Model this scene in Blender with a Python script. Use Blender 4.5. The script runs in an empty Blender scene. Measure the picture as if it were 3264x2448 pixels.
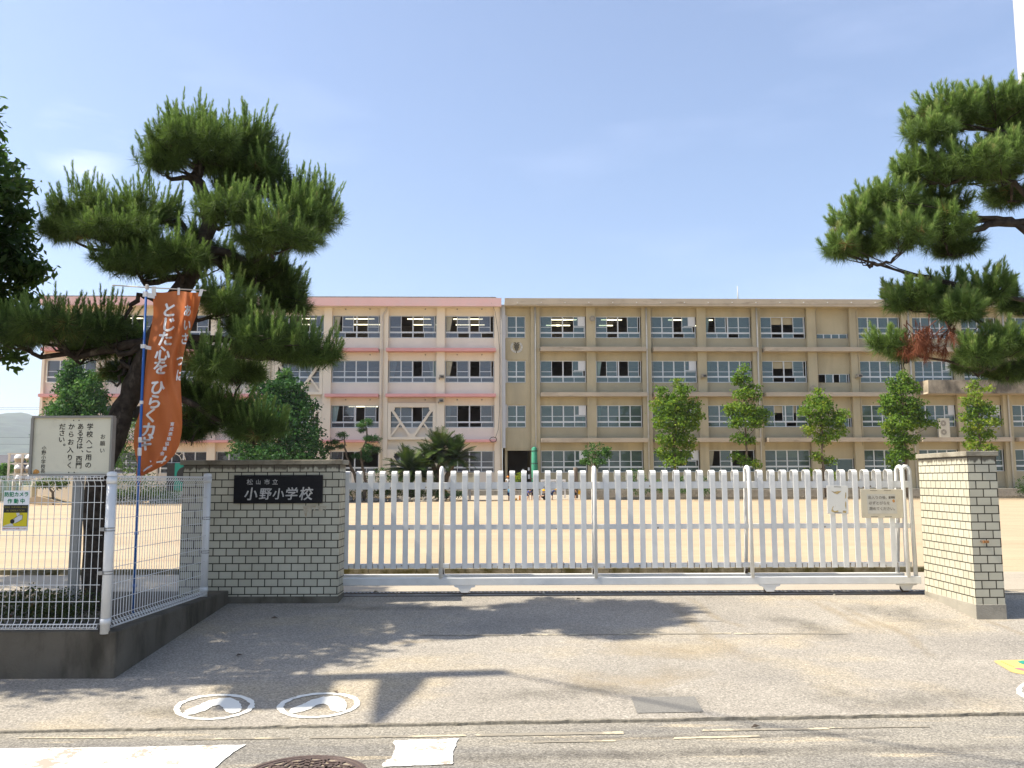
import bpy, math, random
import numpy as np
from mathutils import Vector, Matrix

S = bpy.context.scene
COL = S.collection
R = math.radians
rnd = random.Random(7)
nrg = np.random.default_rng(11)

# ------------------------------------------------------------------ camera, sky, sun, exposure
FPX, CX, CY = 2770.0, 1632.0, 1224.0
PITCH, ROLL = 6.3, -0.2
CAM = Vector((0, 0, 1.5))
cam = bpy.data.objects.new('camera', bpy.data.cameras.new('camera'))
COL.objects.link(cam)
CM = Matrix.Rotation(R(90 + PITCH), 3, 'X') @ Matrix.Rotation(R(ROLL), 3, 'Z')
cam.location = CAM
cam.rotation_euler = CM.to_euler()
cam.data.sensor_width = 36
cam.data.lens = 36 * FPX / 3264
cam.data.clip_start = 0.05
cam.data.clip_end = 9000
S.camera = cam

def ray(px, py):
    return (CM @ Vector(((px - CX) / FPX, -(py - CY) / FPX, -1))).normalized()

SUN = Vector((1, 0.085, -1.17)).normalized()          # the way the light travels
sl = bpy.data.lights.new('sun', 'SUN')
sl.energy = 4.8
sl.angle = R(0.53)
sl.color = (1, 0.93, 0.80)
so = bpy.data.objects.new('sun', sl)
COL.objects.link(so)
so.location = (-30, -5, 40)
so.rotation_euler = SUN.to_track_quat('-Z', 'Y').to_euler()

W = bpy.data.worlds.new('World')
S.world = W
W.use_nodes = True
wn = W.node_tree.nodes
wl = W.node_tree.links
for n in list(wn):
    wn.remove(n)
sky = wn.new('ShaderNodeTexSky')
sky.sky_type = 'NISHITA'
sky.sun_disc = False
sky.sun_elevation = math.asin(-SUN.z)
sky.sun_rotation = math.atan2(-SUN.x, -SUN.y)
sky.air_density = 1.0
sky.dust_density = 1.5
sky.ozone_density = 3.0
tc = wn.new('ShaderNodeTexCoord')
mp = wn.new('ShaderNodeMapping')
mp.inputs['Rotation'].default_value = (0.25, 0.5, 0.3)
mp.inputs['Scale'].default_value = (1.6, 3.0, 7.0)
no = wn.new('ShaderNodeTexNoise')
no.inputs['Scale'].default_value = 1.6
no.inputs['Detail'].default_value = 7
cr = wn.new('ShaderNodeValToRGB')
cr.color_ramp.elements[0].position = 0.56
cr.color_ramp.elements[0].color = (0.08, 0.08, 0.08, 1)
cr.color_ramp.elements[1].position = 0.92
cr.color_ramp.elements[1].color = (0.22, 0.22, 0.22, 1)
mx = wn.new('ShaderNodeMixRGB')
mx.inputs[2].default_value = (7.0, 7.4, 9.6, 1)
bg = wn.new('ShaderNodeBackground')
bg.inputs[1].default_value = 0.108
wo = wn.new('ShaderNodeOutputWorld')
wl.new(tc.outputs['Generated'], mp.inputs[0])
wl.new(mp.outputs[0], no.inputs[0])
wl.new(no.outputs[0], cr.inputs[0])
# one wisp of cirrus high at the left
wd = ray(262, 452)
dp = wn.new('ShaderNodeVectorMath'); dp.operation = 'DOT_PRODUCT'
dp.inputs[1].default_value = wd
nv = wn.new('ShaderNodeVectorMath'); nv.operation = 'NORMALIZE'
wl.new(tc.outputs['Generated'], nv.inputs[0])
wl.new(nv.outputs[0], dp.inputs[0])
wr = wn.new('ShaderNodeMapRange')
wr.inputs['From Min'].default_value = 0.9989
wr.inputs['From Max'].default_value = 1.0
wl.new(dp.outputs['Value'], wr.inputs['Value'])
n2 = wn.new('ShaderNodeTexNoise')
n2.inputs['Scale'].default_value = 9
n2.inputs['Detail'].default_value = 6
mp2 = wn.new('ShaderNodeMapping')
mp2.inputs['Rotation'].default_value = (0, 0.75, 0)
mp2.inputs['Scale'].default_value = (0.5, 1, 3.2)
wl.new(tc.outputs['Generated'], mp2.inputs[0])
wl.new(mp2.outputs[0], n2.inputs['Vector'])
r2w = wn.new('ShaderNodeMapRange')
r2w.inputs['From Min'].default_value = 0.42
r2w.inputs['From Max'].default_value = 0.75
wl.new(n2.outputs[0], r2w.inputs['Value'])
mm = wn.new('ShaderNodeMath'); mm.operation = 'MULTIPLY'
wl.new(wr.outputs[0], mm.inputs[0])
wl.new(r2w.outputs[0], mm.inputs[1])
ad = wn.new('ShaderNodeMath'); ad.operation = 'MULTIPLY_ADD'
ad.inputs[1].default_value = 0.65
wl.new(mm.outputs[0], ad.inputs[0])
wl.new(cr.outputs[0], ad.inputs[2])
wl.new(ad.outputs[0], mx.inputs[0])
wl.new(sky.outputs[0], mx.inputs[1])
wl.new(mx.outputs[0], bg.inputs[0])
wl.new(bg.outputs[0], wo.inputs[0])

S.view_settings.view_transform = 'Standard'
S.view_settings.look = 'None'
S.view_settings.gamma = 1
S.view_settings.exposure = 1.0
S.cycles.max_bounces = 6
S.cycles.transparent_max_bounces = 24
S.cycles.use_denoising = True

# ------------------------------------------------------------------ measuring helpers
def at(px, py, y):
    d = ray(px, py)
    return CAM + d * (y / d.y)

def gplane(px, py, z):
    d = ray(px, py)
    return CAM + d * ((z - CAM.z) / d.z)

_a, _b = gplane(0, 2331, 0), gplane(3264, 2274, 0)
KS = (_b.y - _a.y) / (_b.x - _a.x)
RZ = -0.012
def yc(x):
    return _a.y + KS * (x - _a.x)

def gz(x, y):
    e = yc(x)
    if y <= e:
        return RZ
    if y < 9.42:
        # the slope starts at the road edge, faded in where that lies further off
        return 0.09 * max(0.0, y - 5.6) - 0.09 * max(0.0, e - 5.6) * max(0.0, 1 - (y - e) / 1.5)
    if y < 11.05:
        return 0.344
    return max(0.0, 0.344 - 0.0118 * (y - 11.05))

def gp(px, py):
    p = gplane(px, py, 0)
    for _ in range(25):
        p = gplane(px, py, gz(p.x, p.y))
    return p

BA = R(1.9)
BO = Vector((0, 70, 0))
BF = Matrix.Translation(BO) @ Matrix.Rotation(BA, 4, 'Z')
BN = Vector((-math.sin(BA), math.cos(BA), 0))
BT = Vector((math.cos(BA), math.sin(BA), 0))
def bp(px, py, off=0.0):
    d = ray(px, py)
    o = BO + BN * off
    p = CAM + d * ((o - CAM).dot(BN) / d.dot(BN))
    return (p - o).dot(BT), p.z
def bu(px, py=1045, off=0.0):
    return bp(px, py, off)[0]
def bz(py, px=1500, off=0.0):
    return bp(px, py, off)[1]

# ------------------------------------------------------------------ object helpers
WM = {}
def tag(o, label=None, cat=None, group=None, kind=None):
    if label: o['label'] = label
    if cat: o['category'] = cat
    if group: o['group'] = group
    if kind: o['kind'] = kind
    return o

def thing(name, label, cat, loc=(0, 0, 0), rz=0.0, group=None):
    o = bpy.data.objects.new(name, None)
    o.empty_display_size = 0.2
    COL.objects.link(o)
    o.location = loc
    o.rotation_euler = (0, 0, rz)
    WM[o.name] = Matrix.Translation(Vector(loc)) @ Matrix.Rotation(rz, 4, 'Z')
    return tag(o, label, cat, group)

def link(o, parent):
    COL.objects.link(o)
    if parent is not None:
        o.parent = parent
        WM[o.name] = WM[parent.name]
    else:
        WM[o.name] = Matrix.Identity(4)
    return o

class MB:
    def __init__(s, frame=None):
        s.v, s.f, s.sm, s.uv = [], [], [], {}
        s.frame = frame
    def add(s, vs, fs, smooth=False):
        o = len(s.v)
        s.v += [Vector(p) for p in vs]
        for f in fs:
            s.f.append([i + o for i in f])
            s.sm.append(smooth)
        return s
    def box(s, a, b, m=None):
        x0, y0, z0 = a
        x1, y1, z1 = b
        vs = [Vector(p) for p in ((x0, y0, z0), (x1, y0, z0), (x1, y1, z0), (x0, y1, z0), (x0, y0, z1), (x1, y0, z1), (x1, y1, z1), (x0, y1, z1))]
        if m is not None:
            vs = [m @ p for p in vs]
        return s.add(vs, [(0, 3, 2, 1), (4, 5, 6, 7), (0, 1, 5, 4), (1, 2, 6, 5), (2, 3, 7, 6), (3, 0, 4, 7)])
    def bar(s, p, q, w, h, up=(0, 0, 1)):
        p, q = Vector(p), Vector(q)
        d = (q - p)
        L = d.length
        d.normalize()
        u = Vector(up)
        x = d.cross(u)
        if x.length < 1e-4:
            x = d.cross(Vector((0, 1, 0)))
        x.normalize()
        u = x.cross(d)
        vs = []
        for c in (p, q):
            for i, j in ((-1, -1), (1, -1), (1, 1), (-1, 1)):
                vs.append(c + x * (i * w / 2) + u * (j * h / 2))
        return s.add(vs, [(0, 3, 2, 1), (4, 5, 6, 7), (0, 1, 5, 4), (1, 2, 6, 5), (2, 3, 7, 6), (3, 0, 4, 7)])
    def tube(s, pts, rs, n=8, cap=True, smooth=True):
        pts = [Vector(p) for p in pts]
        if not hasattr(rs, '__len__'):
            rs = [rs] * len(pts)
        vs, fs = [], []
        ref = None
        for i, p in enumerate(pts):
            d = (pts[min(i + 1, len(pts) - 1)] - pts[max(i - 1, 0)]).normalized()
            if ref is None:
                ref = d.orthogonal().normalized()
            ref = (ref - d * ref.dot(d))
            if ref.length < 1e-5:
                ref = d.orthogonal()
            ref.normalize()
            b = d.cross(ref)
            for k in range(n):
                t = 2 * math.pi * k / n
                vs.append(p + (ref * math.cos(t) + b * math.sin(t)) * rs[i])
        for i in range(len(pts) - 1):
            for k in range(n):
                a, c = i * n + k, i * n + (k + 1) % n
                fs.append((a, c, c + n, a + n))
        s.add(vs, fs, smooth)
        if cap:
            o = len(s.v) - len(vs)
            s.f.append([o + k for k in reversed(range(n))]); s.sm.append(False)
            s.f.append([len(s.v) - n + k for k in range(n)]); s.sm.append(False)
        return s
    def lathe(s, c, prof, n=16, smooth=True):
        c = Vector(c)
        vs, fs = [], []
        for r, z in prof:
            for k in range(n):
                t = 2 * math.pi * k / n
                vs.append(c + Vector((r * math.cos(t), r * math.sin(t), z)))
        for i in range(len(prof) - 1):
            for k in range(n):
                a, b = i * n + k, i * n + (k + 1) % n
                fs.append((a, b, b + n, a + n))
        return s.add(vs, fs, smooth)
    def quad(s, a, b, c, d):
        return s.add([a, b, c, d], [(0, 1, 2, 3)])
    def prism(s, poly, fn, t):
        """poly: 2-D outline; fn(a, b, depth) -> point; t thickness"""
        n = len(poly)
        vs = [fn(a, b, 0) for a, b in poly] + [fn(a, b, t) for a, b in poly]
        fs = [list(range(n)), list(reversed(range(n, 2 * n)))]
        fs += [(i, i + n, (i + 1) % n + n, (i + 1) % n) for i in range(n)]
        return s.add(vs, fs)
    def build(s, name, mat, parent=None, uv=False, bevel=0):
        M = Matrix.Identity(4)
        if s.frame is not None:
            M = s.frame
        if parent is not None:
            M = WM[parent.name].inverted() @ M
        me = bpy.data.meshes.new(name)
        me.from_pydata([M @ p for p in s.v], [], s.f)
        me.polygons.foreach_set('use_smooth', s.sm)
        if uv:
            lay = me.uv_layers.new(name='UVMap')
            for p in me.polygons:
                nn = p.normal
                for li in p.loop_indices:
                    co = s.v[me.loops[li].vertex_index]
                    if abs(nn.x) > 0.7: q = (co.y, co.z)
                    elif abs(nn.y) > 0.7: q = (co.x, co.z)
                    else: q = (co.x, co.y)
                    lay.data[li].uv = q
        me.materials.append(mat)
        me.update()
        o = link(bpy.data.objects.new(name, me), parent)
        if bevel:
            bm_ = o.modifiers.new('bevel', 'BEVEL')
            bm_.width = bevel
            bm_.segments = 2
            bm_.limit_method = 'ANGLE'
        return o

def npmesh(name, V, F, mat, parent=None, tint=None, smooth=False):
    V = np.asarray(V, dtype=np.float32)
    F = np.asarray(F, dtype=np.int32)
    if parent is not None:
        M = np.array(WM[parent.name].inverted(), dtype=np.float32)
        V = V @ M[:3, :3].T + M[:3, 3]
    me = bpy.data.meshes.new(name)
    k = F.shape[1]
    me.vertices.add(len(V))
    me.vertices.foreach_set('co', V.ravel())
    me.loops.add(F.size)
    me.loops.foreach_set('vertex_index', F.ravel())
    me.polygons.add(len(F))
    me.polygons.foreach_set('loop_start', np.arange(0, F.size, k, dtype=np.int32))
    if smooth:
        me.polygons.foreach_set('use_smooth', np.ones(len(F), dtype=bool))
    me.update(calc_edges=True)
    if tint is not None:
        at_ = me.attributes.new('tint', 'FLOAT', 'POINT')
        at_.data.foreach_set('value', np.asarray(tint, dtype=np.float32))
    me.materials.append(mat)
    return link(bpy.data.objects.new(name, me), parent)

# ------------------------------------------------------------------ materials
def newmat(name):
    m = bpy.data.materials.new(name)
    m.use_nodes = True
    nt = m.node_tree
    return m, nt, nt.nodes['Principled BSDF'], nt.nodes['Material Output']

def N(nt, t, **kw):
    n = nt.nodes.new(t)
    for k, v in kw.items():
        if k in n.inputs:
            n.inputs[k].default_value = v
        else:
            setattr(n, k, v)
    return n

def ramp(nt, stops):
    r = nt.nodes.new('ShaderNodeValToRGB')
    e = r.color_ramp.elements
    while len(e) < len(stops):
        e.new(0.5)
    for i, (p, c) in enumerate(stops):
        e[i].position = p
        e[i].color = (*c, 1) if len(c) == 3 else c
    return r

def mat(name, col, rough=0.6, amt=0.12, scale=3.0, bump=0.0, bscale=40.0, spec=0.3, metal=0.0, stain=None, sscale=1.2, spos=(0.55, 0.75), stretch=(1, 1, 1)):
    m, nt, b, out = newmat(name)
    L = nt.links
    tcn = N(nt, 'ShaderNodeTexCoord')
    n1 = N(nt, 'ShaderNodeTexNoise', Scale=scale, Detail=6.0)
    L.new(tcn.outputs['Object'], n1.inputs['Vector'])
    r = ramp(nt, [(0.3, tuple(c * (1 - amt) for c in col)), (0.7, tuple(min(1, c * (1 + amt)) for c in col))])
    L.new(n1.outputs[0], r.inputs[0])
    last = r.outputs[0]
    if stain:
        mpn = N(nt, 'ShaderNodeMapping')
        mpn.inputs['Scale'].default_value = stretch
        L.new(tcn.outputs['Object'], mpn.inputs[0])
        n2 = N(nt, 'ShaderNodeTexNoise', Scale=sscale, Detail=8.0, Roughness=0.65)
        L.new(mpn.outputs[0], n2.inputs['Vector'])
        r2 = ramp(nt, [(spos[0], (0, 0, 0)), (spos[1], (1, 1, 1))])
        L.new(n2.outputs[0], r2.inputs[0])
        mixn = N(nt, 'ShaderNodeMixRGB')
        mixn.inputs[2].default_value = (*stain, 1)
        L.new(r2.outputs[0], mixn.inputs[0])
        L.new(last, mixn.inputs[1])
        last = mixn.outputs[0]
    L.new(last, b.inputs['Base Color'])
    b.inputs['Roughness'].default_value = rough
    b.inputs['Specular IOR Level'].default_value = spec
    b.inputs['Metallic'].default_value = metal
    if bump:
        n3 = N(nt, 'ShaderNodeTexNoise', Scale=bscale, Detail=5.0)
        L.new(tcn.outputs['Object'], n3.inputs['Vector'])
        bn = N(nt, 'ShaderNodeBump', Strength=bump, Distance=0.01)
        L.new(n3.outputs[0], bn.inputs['Height'])
        L.new(bn.outputs[0], b.inputs['Normal'])
    return m

def leafmat(name, stops, trans=0.3, rough=0.55):
    m, nt, b, out = newmat(name)
    L = nt.links
    a = N(nt, 'ShaderNodeAttribute', attribute_name='tint')
    r = ramp(nt, stops)
    L.new(a.outputs['Fac'], r.inputs[0])
    L.new(r.outputs[0], b.inputs['Base Color'])
    b.inputs['Roughness'].default_value = rough
    b.inputs['Specular IOR Level'].default_value = 0.12
    t = N(nt, 'ShaderNodeBsdfTranslucent')
    hs = N(nt, 'ShaderNodeHueSaturation', Value=1.5, Saturation=1.1)
    L.new(r.outputs[0], hs.inputs['Color'])
    L.new(hs.outputs[0], t.inputs['Color'])
    mixs = N(nt, 'ShaderNodeMixShader')
    mixs.inputs[0].default_value = trans
    L.new(b.outputs[0], mixs.inputs[1])
    L.new(t.outputs[0], mixs.inputs[2])
    L.new(mixs.outputs[0], out.inputs['Surface'])
    return m

def groundmat(name, col, amt, grain_scale, grain_amt, stains, bump=0.3, pebbles=None, rough=0.9):
    """stains: list of (scale, stretch, lo, hi, colour, strength)"""
    m, nt, b, out = newmat(name)
    L = nt.links
    tcn = N(nt, 'ShaderNodeTexCoord')
    n1 = N(nt, 'ShaderNodeTexNoise', Scale=0.9, Detail=8.0, Roughness=0.6)
    L.new(tcn.outputs['Object'], n1.inputs['Vector'])
    r = ramp(nt, [(0.3, tuple(c * (1 - amt) for c in col)), (0.7, tuple(c * (1 + amt) for c in col))])
    L.new(n1.outputs[0], r.inputs[0])
    last = r.outputs[0]
    for sc, st, lo, hi, sc_col, strength in stains:
        mpn = N(nt, 'ShaderNodeMapping')
        mpn.inputs['Scale'].default_value = st
        mpn.inputs['Location'].default_value = (sc * 3.1, sc * 7.7, 0)
        L.new(tcn.outputs['Object'], mpn.inputs[0])
        n2 = N(nt, 'ShaderNodeTexNoise', Scale=sc, Detail=7.0, Roughness=0.62)
        L.new(mpn.outputs[0], n2.inputs['Vector'])
        r2 = ramp(nt, [(lo, (0, 0, 0)), (hi, (strength,) * 3)])
        L.new(n2.outputs[0], r2.inputs[0])
        mixn = N(nt, 'ShaderNodeMixRGB')
        mixn.inputs[2].default_value = (*sc_col, 1)
        L.new(r2.outputs[0], mixn.inputs[0])
        L.new(last, mixn.inputs[1])
        last = mixn.outputs[0]
    g = N(nt, 'ShaderNodeTexNoise', Scale=grain_scale, Detail=3.0, Roughness=0.75)
    L.new(tcn.outputs['Object'], g.inputs['Vector'])
    gr = ramp(nt, [(0.32, (1 - grain_amt,) * 3), (0.68, (1 + grain_amt,) * 3)])
    L.new(g.outputs[0], gr.inputs[0])
    mul = N(nt, 'ShaderNodeMixRGB', blend_type='MULTIPLY')
    mul.inputs[0].default_value = 1
    L.new(last, mul.inputs[1])
    L.new(gr.outputs[0], mul.inputs[2])
    last = mul.outputs[0]
    if pebbles:
        vo = N(nt, 'ShaderNodeTexVoronoi', Scale=pebbles[0])
        L.new(tcn.outputs['Object'], vo.inputs['Vector'])
        pr = ramp(nt, [(0.0, (1 - pebbles[1],) * 3), (0.5, (1, 1, 1)), (1.0, (1 + pebbles[1],) * 3)])
        sep = N(nt, 'ShaderNodeSeparateColor')
        L.new(vo.outputs['Color'], sep.inputs[0])
        L.new(sep.outputs[0], pr.inputs[0])
        mul2 = N(nt, 'ShaderNodeMixRGB', blend_type='MULTIPLY')
        mul2.inputs[0].default_value = 1
        L.new(last, mul2.inputs[1])
        L.new(pr.outputs[0], mul2.inputs[2])
        last = mul2.outputs[0]
    L.new(last, b.inputs['Base Color'])
    b.inputs['Roughness'].default_value = rough
    b.inputs['Specular IOR Level'].default_value = 0.15
    bn = N(nt, 'ShaderNodeBump', Strength=bump, Distance=0.006)
    L.new(g.outputs[0], bn.inputs['Height'])
    L.new(bn.outputs[0], b.inputs['Normal'])
    return m

def tilemat(name, bw, offset, stain_z):
    m, nt, b, out = newmat(name)
    L = nt.links
    tcn = N(nt, 'ShaderNodeTexCoord')
    br = N(nt, 'ShaderNodeTexBrick', offset=offset, squash=1.0)
    br.inputs['Color1'].default_value = (0.50, 0.475, 0.375, 1)
    br.inputs['Color2'].default_value = (0.44, 0.415, 0.325, 1)
    br.inputs['Mortar'].default_value = (0.040, 0.034, 0.023, 1)
    br.inputs['Scale'].default_value = 1.0
    br.inputs['Mortar Size'].default_value = 0.005
    br.inputs['Mortar Smooth'].default_value = 0.1
    br.inputs['Bias'].default_value = 0.0
    br.inputs['Brick Width'].default_value = bw
    br.inputs['Row Height'].default_value = 0.0756
    L.new(tcn.outputs['UV'], br.inputs['Vector'])
    n1 = N(nt, 'ShaderNodeTexNoise', Scale=2.5, Detail=7.0, Roughness=0.6)
    L.new(tcn.outputs['Object'], n1.inputs['Vector'])
    r1 = ramp(nt, [(0.3, (0.86, 0.85, 0.82)), (0.7, (1.05, 1.05, 1.03))])
    L.new(n1.outputs[0], r1.inputs[0])
    mul = N(nt, 'ShaderNodeMixRGB', blend_type='MULTIPLY')
    mul.inputs[0].default_value = 1
    L.new(br.outputs['Color'], mul.inputs[1])
    L.new(r1.outputs[0], mul.inputs[2])
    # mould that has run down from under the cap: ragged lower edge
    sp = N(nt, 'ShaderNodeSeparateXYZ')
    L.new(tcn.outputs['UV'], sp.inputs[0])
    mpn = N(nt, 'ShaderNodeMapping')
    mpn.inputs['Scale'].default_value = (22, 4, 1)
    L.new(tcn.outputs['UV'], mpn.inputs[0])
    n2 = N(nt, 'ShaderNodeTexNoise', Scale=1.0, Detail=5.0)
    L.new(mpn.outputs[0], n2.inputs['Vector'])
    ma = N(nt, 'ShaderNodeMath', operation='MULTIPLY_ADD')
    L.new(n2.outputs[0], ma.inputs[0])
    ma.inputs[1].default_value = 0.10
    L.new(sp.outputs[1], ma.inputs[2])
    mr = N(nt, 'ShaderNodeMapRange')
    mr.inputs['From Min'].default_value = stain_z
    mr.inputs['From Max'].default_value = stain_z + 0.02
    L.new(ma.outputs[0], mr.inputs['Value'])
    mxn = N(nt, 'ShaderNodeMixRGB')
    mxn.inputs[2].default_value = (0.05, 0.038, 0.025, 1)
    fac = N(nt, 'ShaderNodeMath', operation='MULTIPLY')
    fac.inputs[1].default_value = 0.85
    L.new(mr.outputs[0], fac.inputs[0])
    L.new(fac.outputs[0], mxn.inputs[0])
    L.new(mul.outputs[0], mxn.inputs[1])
    L.new(mxn.outputs[0], b.inputs['Base Color'])
    b.inputs['Roughness'].default_value = 0.55
    b.inputs['Specular IOR Level'].default_value = 0.3
    inv = N(nt, 'ShaderNodeMath', operation='SUBTRACT')
    inv.inputs[0].default_value = 1.0
    L.new(br.outputs['Fac'], inv.inputs[1])
    bn = N(nt, 'ShaderNodeBump', Strength=0.9, Distance=0.006)
    L.new(inv.outputs[0], bn.inputs['Height'])
    L.new(bn.outputs[0], b.inputs['Normal'])
    return m

def panemat(name, tint, gloss, dirt, dirtc):
    m, nt, b, out = newmat(name)
    L = nt.links
    t = N(nt, 'ShaderNodeBsdfTransparent')
    t.inputs[0].default_value = (*tint, 1)
    g = N(nt, 'ShaderNodeBsdfGlossy')
    g.inputs['Roughness'].default_value = 0.03
    g.inputs['Color'].default_value = (0.9, 0.95, 1, 1)
    d = N(nt, 'ShaderNodeBsdfDiffuse')
    d.inputs[0].default_value = (*dirtc, 1)
    tcn = N(nt, 'ShaderNodeTexCoord')
    nz = N(nt, 'ShaderNodeTexNoise', Scale=0.6, Detail=2.0)
    L.new(tcn.outputs['Object'], nz.inputs['Vector'])
    bn = N(nt, 'ShaderNodeBump', Strength=0.25, Distance=0.05)
    L.new(nz.outputs[0], bn.inputs['Height'])
    L.new(bn.outputs[0], g.inputs['Normal'])
    m1 = N(nt, 'ShaderNodeMixShader')
    m1.inputs[0].default_value = gloss
    L.new(t.outputs[0], m1.inputs[1])
    L.new(g.outputs[0], m1.inputs[2])
    m2 = N(nt, 'ShaderNodeMixShader')
    m2.inputs[0].default_value = dirt
    L.new(m1.outputs[0], m2.inputs[1])
    L.new(d.outputs[0], m2.inputs[2])
    L.new(m2.outputs[0], out.inputs['Surface'])
    return m

def emitmat(name, col, st):
    m, nt, b, out = newmat(name)
    b.inputs['Base Color'].default_value = (0.8, 0.8, 0.8, 1)
    b.inputs['Emission Color'].default_value = (*col, 1)
    b.inputs['Emission Strength'].default_value = st
    return m

def paintmat(name, col, under, wear_lo, wear_hi, scale=14.0):
    m, nt, b, out = newmat(name)
    L = nt.links
    tcn = N(nt, 'ShaderNodeTexCoord')
    n1 = N(nt, 'ShaderNodeTexNoise', Scale=scale, Detail=9.0, Roughness=0.72)
    L.new(tcn.outputs['Object'], n1.inputs['Vector'])
    n0 = N(nt, 'ShaderNodeTexNoise', Scale=scale * 0.16, Detail=2.0)
    L.new(tcn.outputs['Object'], n0.inputs['Vector'])
    add = N(nt, 'ShaderNodeMath', operation='ADD')
    L.new(n1.outputs[0], add.inputs[0])
    L.new(n0.outputs[0], add.inputs[1])
    r = ramp(nt, [(wear_lo, (0, 0, 0)), (wear_hi, (1, 1, 1))])
    hf = N(nt, 'ShaderNodeMath', operation='MULTIPLY')
    hf.inputs[1].default_value = 0.5
    L.new(add.outputs[0], hf.inputs[0])
    L.new(hf.outputs[0], r.inputs[0])
    mixn = N(nt, 'ShaderNodeMixRGB')
    mixn.inputs[1].default_value = (*col, 1)
    mixn.inputs[2].default_value = (*under, 1)
    L.new(r.outputs[0], mixn.inputs[0])
    L.new(mixn.outputs[0], b.inputs['Base Color'])
    b.inputs['Roughness'].default_value = 0.8
    b.inputs['Specular IOR Level'].default_value = 0.2
    return m

WALK = (0.30, 0.27, 0.225)
M = {}
M['sidewalk'] = groundmat('pavement concrete', WALK, 0.10, 70, 0.33,
    [(0.55, (1, 1.6, 1), 0.50, 0.68, (0.40, 0.33, 0.22), 0.75), (0.8, (0.6, 1, 1), 0.52, 0.7, (0.20, 0.185, 0.165), 0.6)], 0.6, (95, 0.24))
M['road'] = groundmat('worn road asphalt', (0.27, 0.245, 0.20), 0.12, 70, 0.38,
    [(0.7, (0.35, 2.2, 1), 0.48, 0.62, (0.17, 0.16, 0.145), 0.8), (2.0, (0.4, 3, 1), 0.58, 0.66, (0.44, 0.37, 0.26), 0.7)], 0.8, (110, 0.35))
M['apron'] = groundmat('pale concrete apron', (0.38, 0.33, 0.26), 0.08, 60, 0.15, [(1.2, (0.4, 1.5, 1), 0.52, 0.7, (0.28, 0.25, 0.2), 0.5)], 0.3)
M['sand'] = groundmat('sandy schoolyard', (0.42, 0.325, 0.21), 0.06, 30, 0.10,
    [(0.22, (0.2, 1.5, 1), 0.48, 0.66, (0.36, 0.268, 0.17), 0.8), (0.9, (0.3, 2.4, 1), 0.56, 0.70, (0.31, 0.225, 0.14), 0.6), (3.5, (0.5, 2, 1), 0.60, 0.68, (0.26, 0.185, 0.12), 0.5)], 0.35)
M['soil'] = groundmat('bed soil', (0.09, 0.075, 0.055), 0.2, 40, 0.4, [(3, (1, 1, 1), 0.55, 0.7, (0.15, 0.12, 0.08), 0.6)], 0.8)
M['field'] = groundmat('far ground', (0.22, 0.2, 0.13), 0.2, 2, 0.2, [], 0.1)
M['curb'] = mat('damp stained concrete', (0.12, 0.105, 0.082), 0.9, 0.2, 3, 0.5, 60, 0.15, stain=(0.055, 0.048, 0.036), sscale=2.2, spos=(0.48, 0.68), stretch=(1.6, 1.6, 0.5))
M['kerb'] = mat('kerb concrete', (0.235, 0.21, 0.165), 0.9, 0.3, 30, 0.8, 90, 0.1, stain=(0.13, 0.115, 0.085), sscale=16, spos=(0.5, 0.7))
M['moss'] = mat('mossy kerb', (0.22, 0.19, 0.13), 0.9, 0.3, 6, 0.5, 50, 0.1, stain=(0.07, 0.06, 0.02), sscale=5, spos=(0.4, 0.6))
M['plinth'] = mat('grey plinth concrete', (0.30, 0.275, 0.225), 0.85, 0.12, 4, 0.5, 70, 0.2, stain=(0.16, 0.145, 0.115), sscale=3, spos=(0.5, 0.75))
M['shadeplinth'] = mat('stained plinth concrete darkened for shade', (0.15, 0.135, 0.105), 0.9, 0.15, 4, 0.5, 70, 0.15, stain=(0.08, 0.07, 0.05), sscale=3, spos=(0.45, 0.7))  # left wall's plinth: stains, plus a base colour darkened for the shade there
M['cap'] = mat('wall cap concrete', (0.27, 0.245, 0.19), 0.85, 0.15, 6, 0.5, 60, 0.2, stain=(0.13, 0.11, 0.08), sscale=4, spos=(0.5, 0.7))
M['tile'] = tilemat('cream tile with dark joints', 0.131, 0.5, 0)
M['white'] = mat('white gate paint', (0.645, 0.635, 0.60), 0.45, 0.06, 8, 0.1, 30, 0.4, stain=(0.45, 0.37, 0.27), sscale=9, spos=(0.68, 0.78))
M['fencewhite'] = mat('white coated fence steel', (0.66, 0.66, 0.645), 0.35, 0.04, 8, 0, 1, 0.5)
M['rust'] = mat('rusty steel', (0.10, 0.075, 0.055), 0.8, 0.4, 25, 0.3, 60, 0.3)
M['steel'] = mat('dull steel', (0.30, 0.29, 0.27), 0.5, 0.15, 12, 0.1, 40, 0.5, 0.4)
M['black'] = mat('black granite plaque', (0.010, 0.010, 0.012), 0.4, 0.2, 60, 0, 1, 0.12)
M['greyletter'] = mat('silver lettering', (0.42, 0.41, 0.39), 0.5, 0.25, 30, 0, 1, 0.4)
M['board'] = mat('cream painted board', (0.66, 0.61, 0.46), 0.6, 0.04, 4, 0, 1, 0.3, stain=(0.45, 0.40, 0.29), sscale=3, spos=(0.55, 0.8))
M['boardframe'] = mat('weathered aluminium', (0.26, 0.24, 0.205), 0.6, 0.1, 8, 0, 1, 0.4)
M['post'] = mat('grey post paint', (0.24, 0.24, 0.225), 0.5, 0.1, 6, 0, 1, 0.4)
M['ink'] = mat('black brush ink', (0.018, 0.016, 0.014), 0.6, 0.1, 10, 0, 1, 0.2)
M['bluepole'] = mat('blue plastic pole', (0.012, 0.09, 0.32), 0.35, 0.05, 5, 0, 1, 0.5)
M['signwhite'] = mat('white sign plate', (0.68, 0.69, 0.70), 0.45, 0.03, 5, 0, 1, 0.4)
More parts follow.
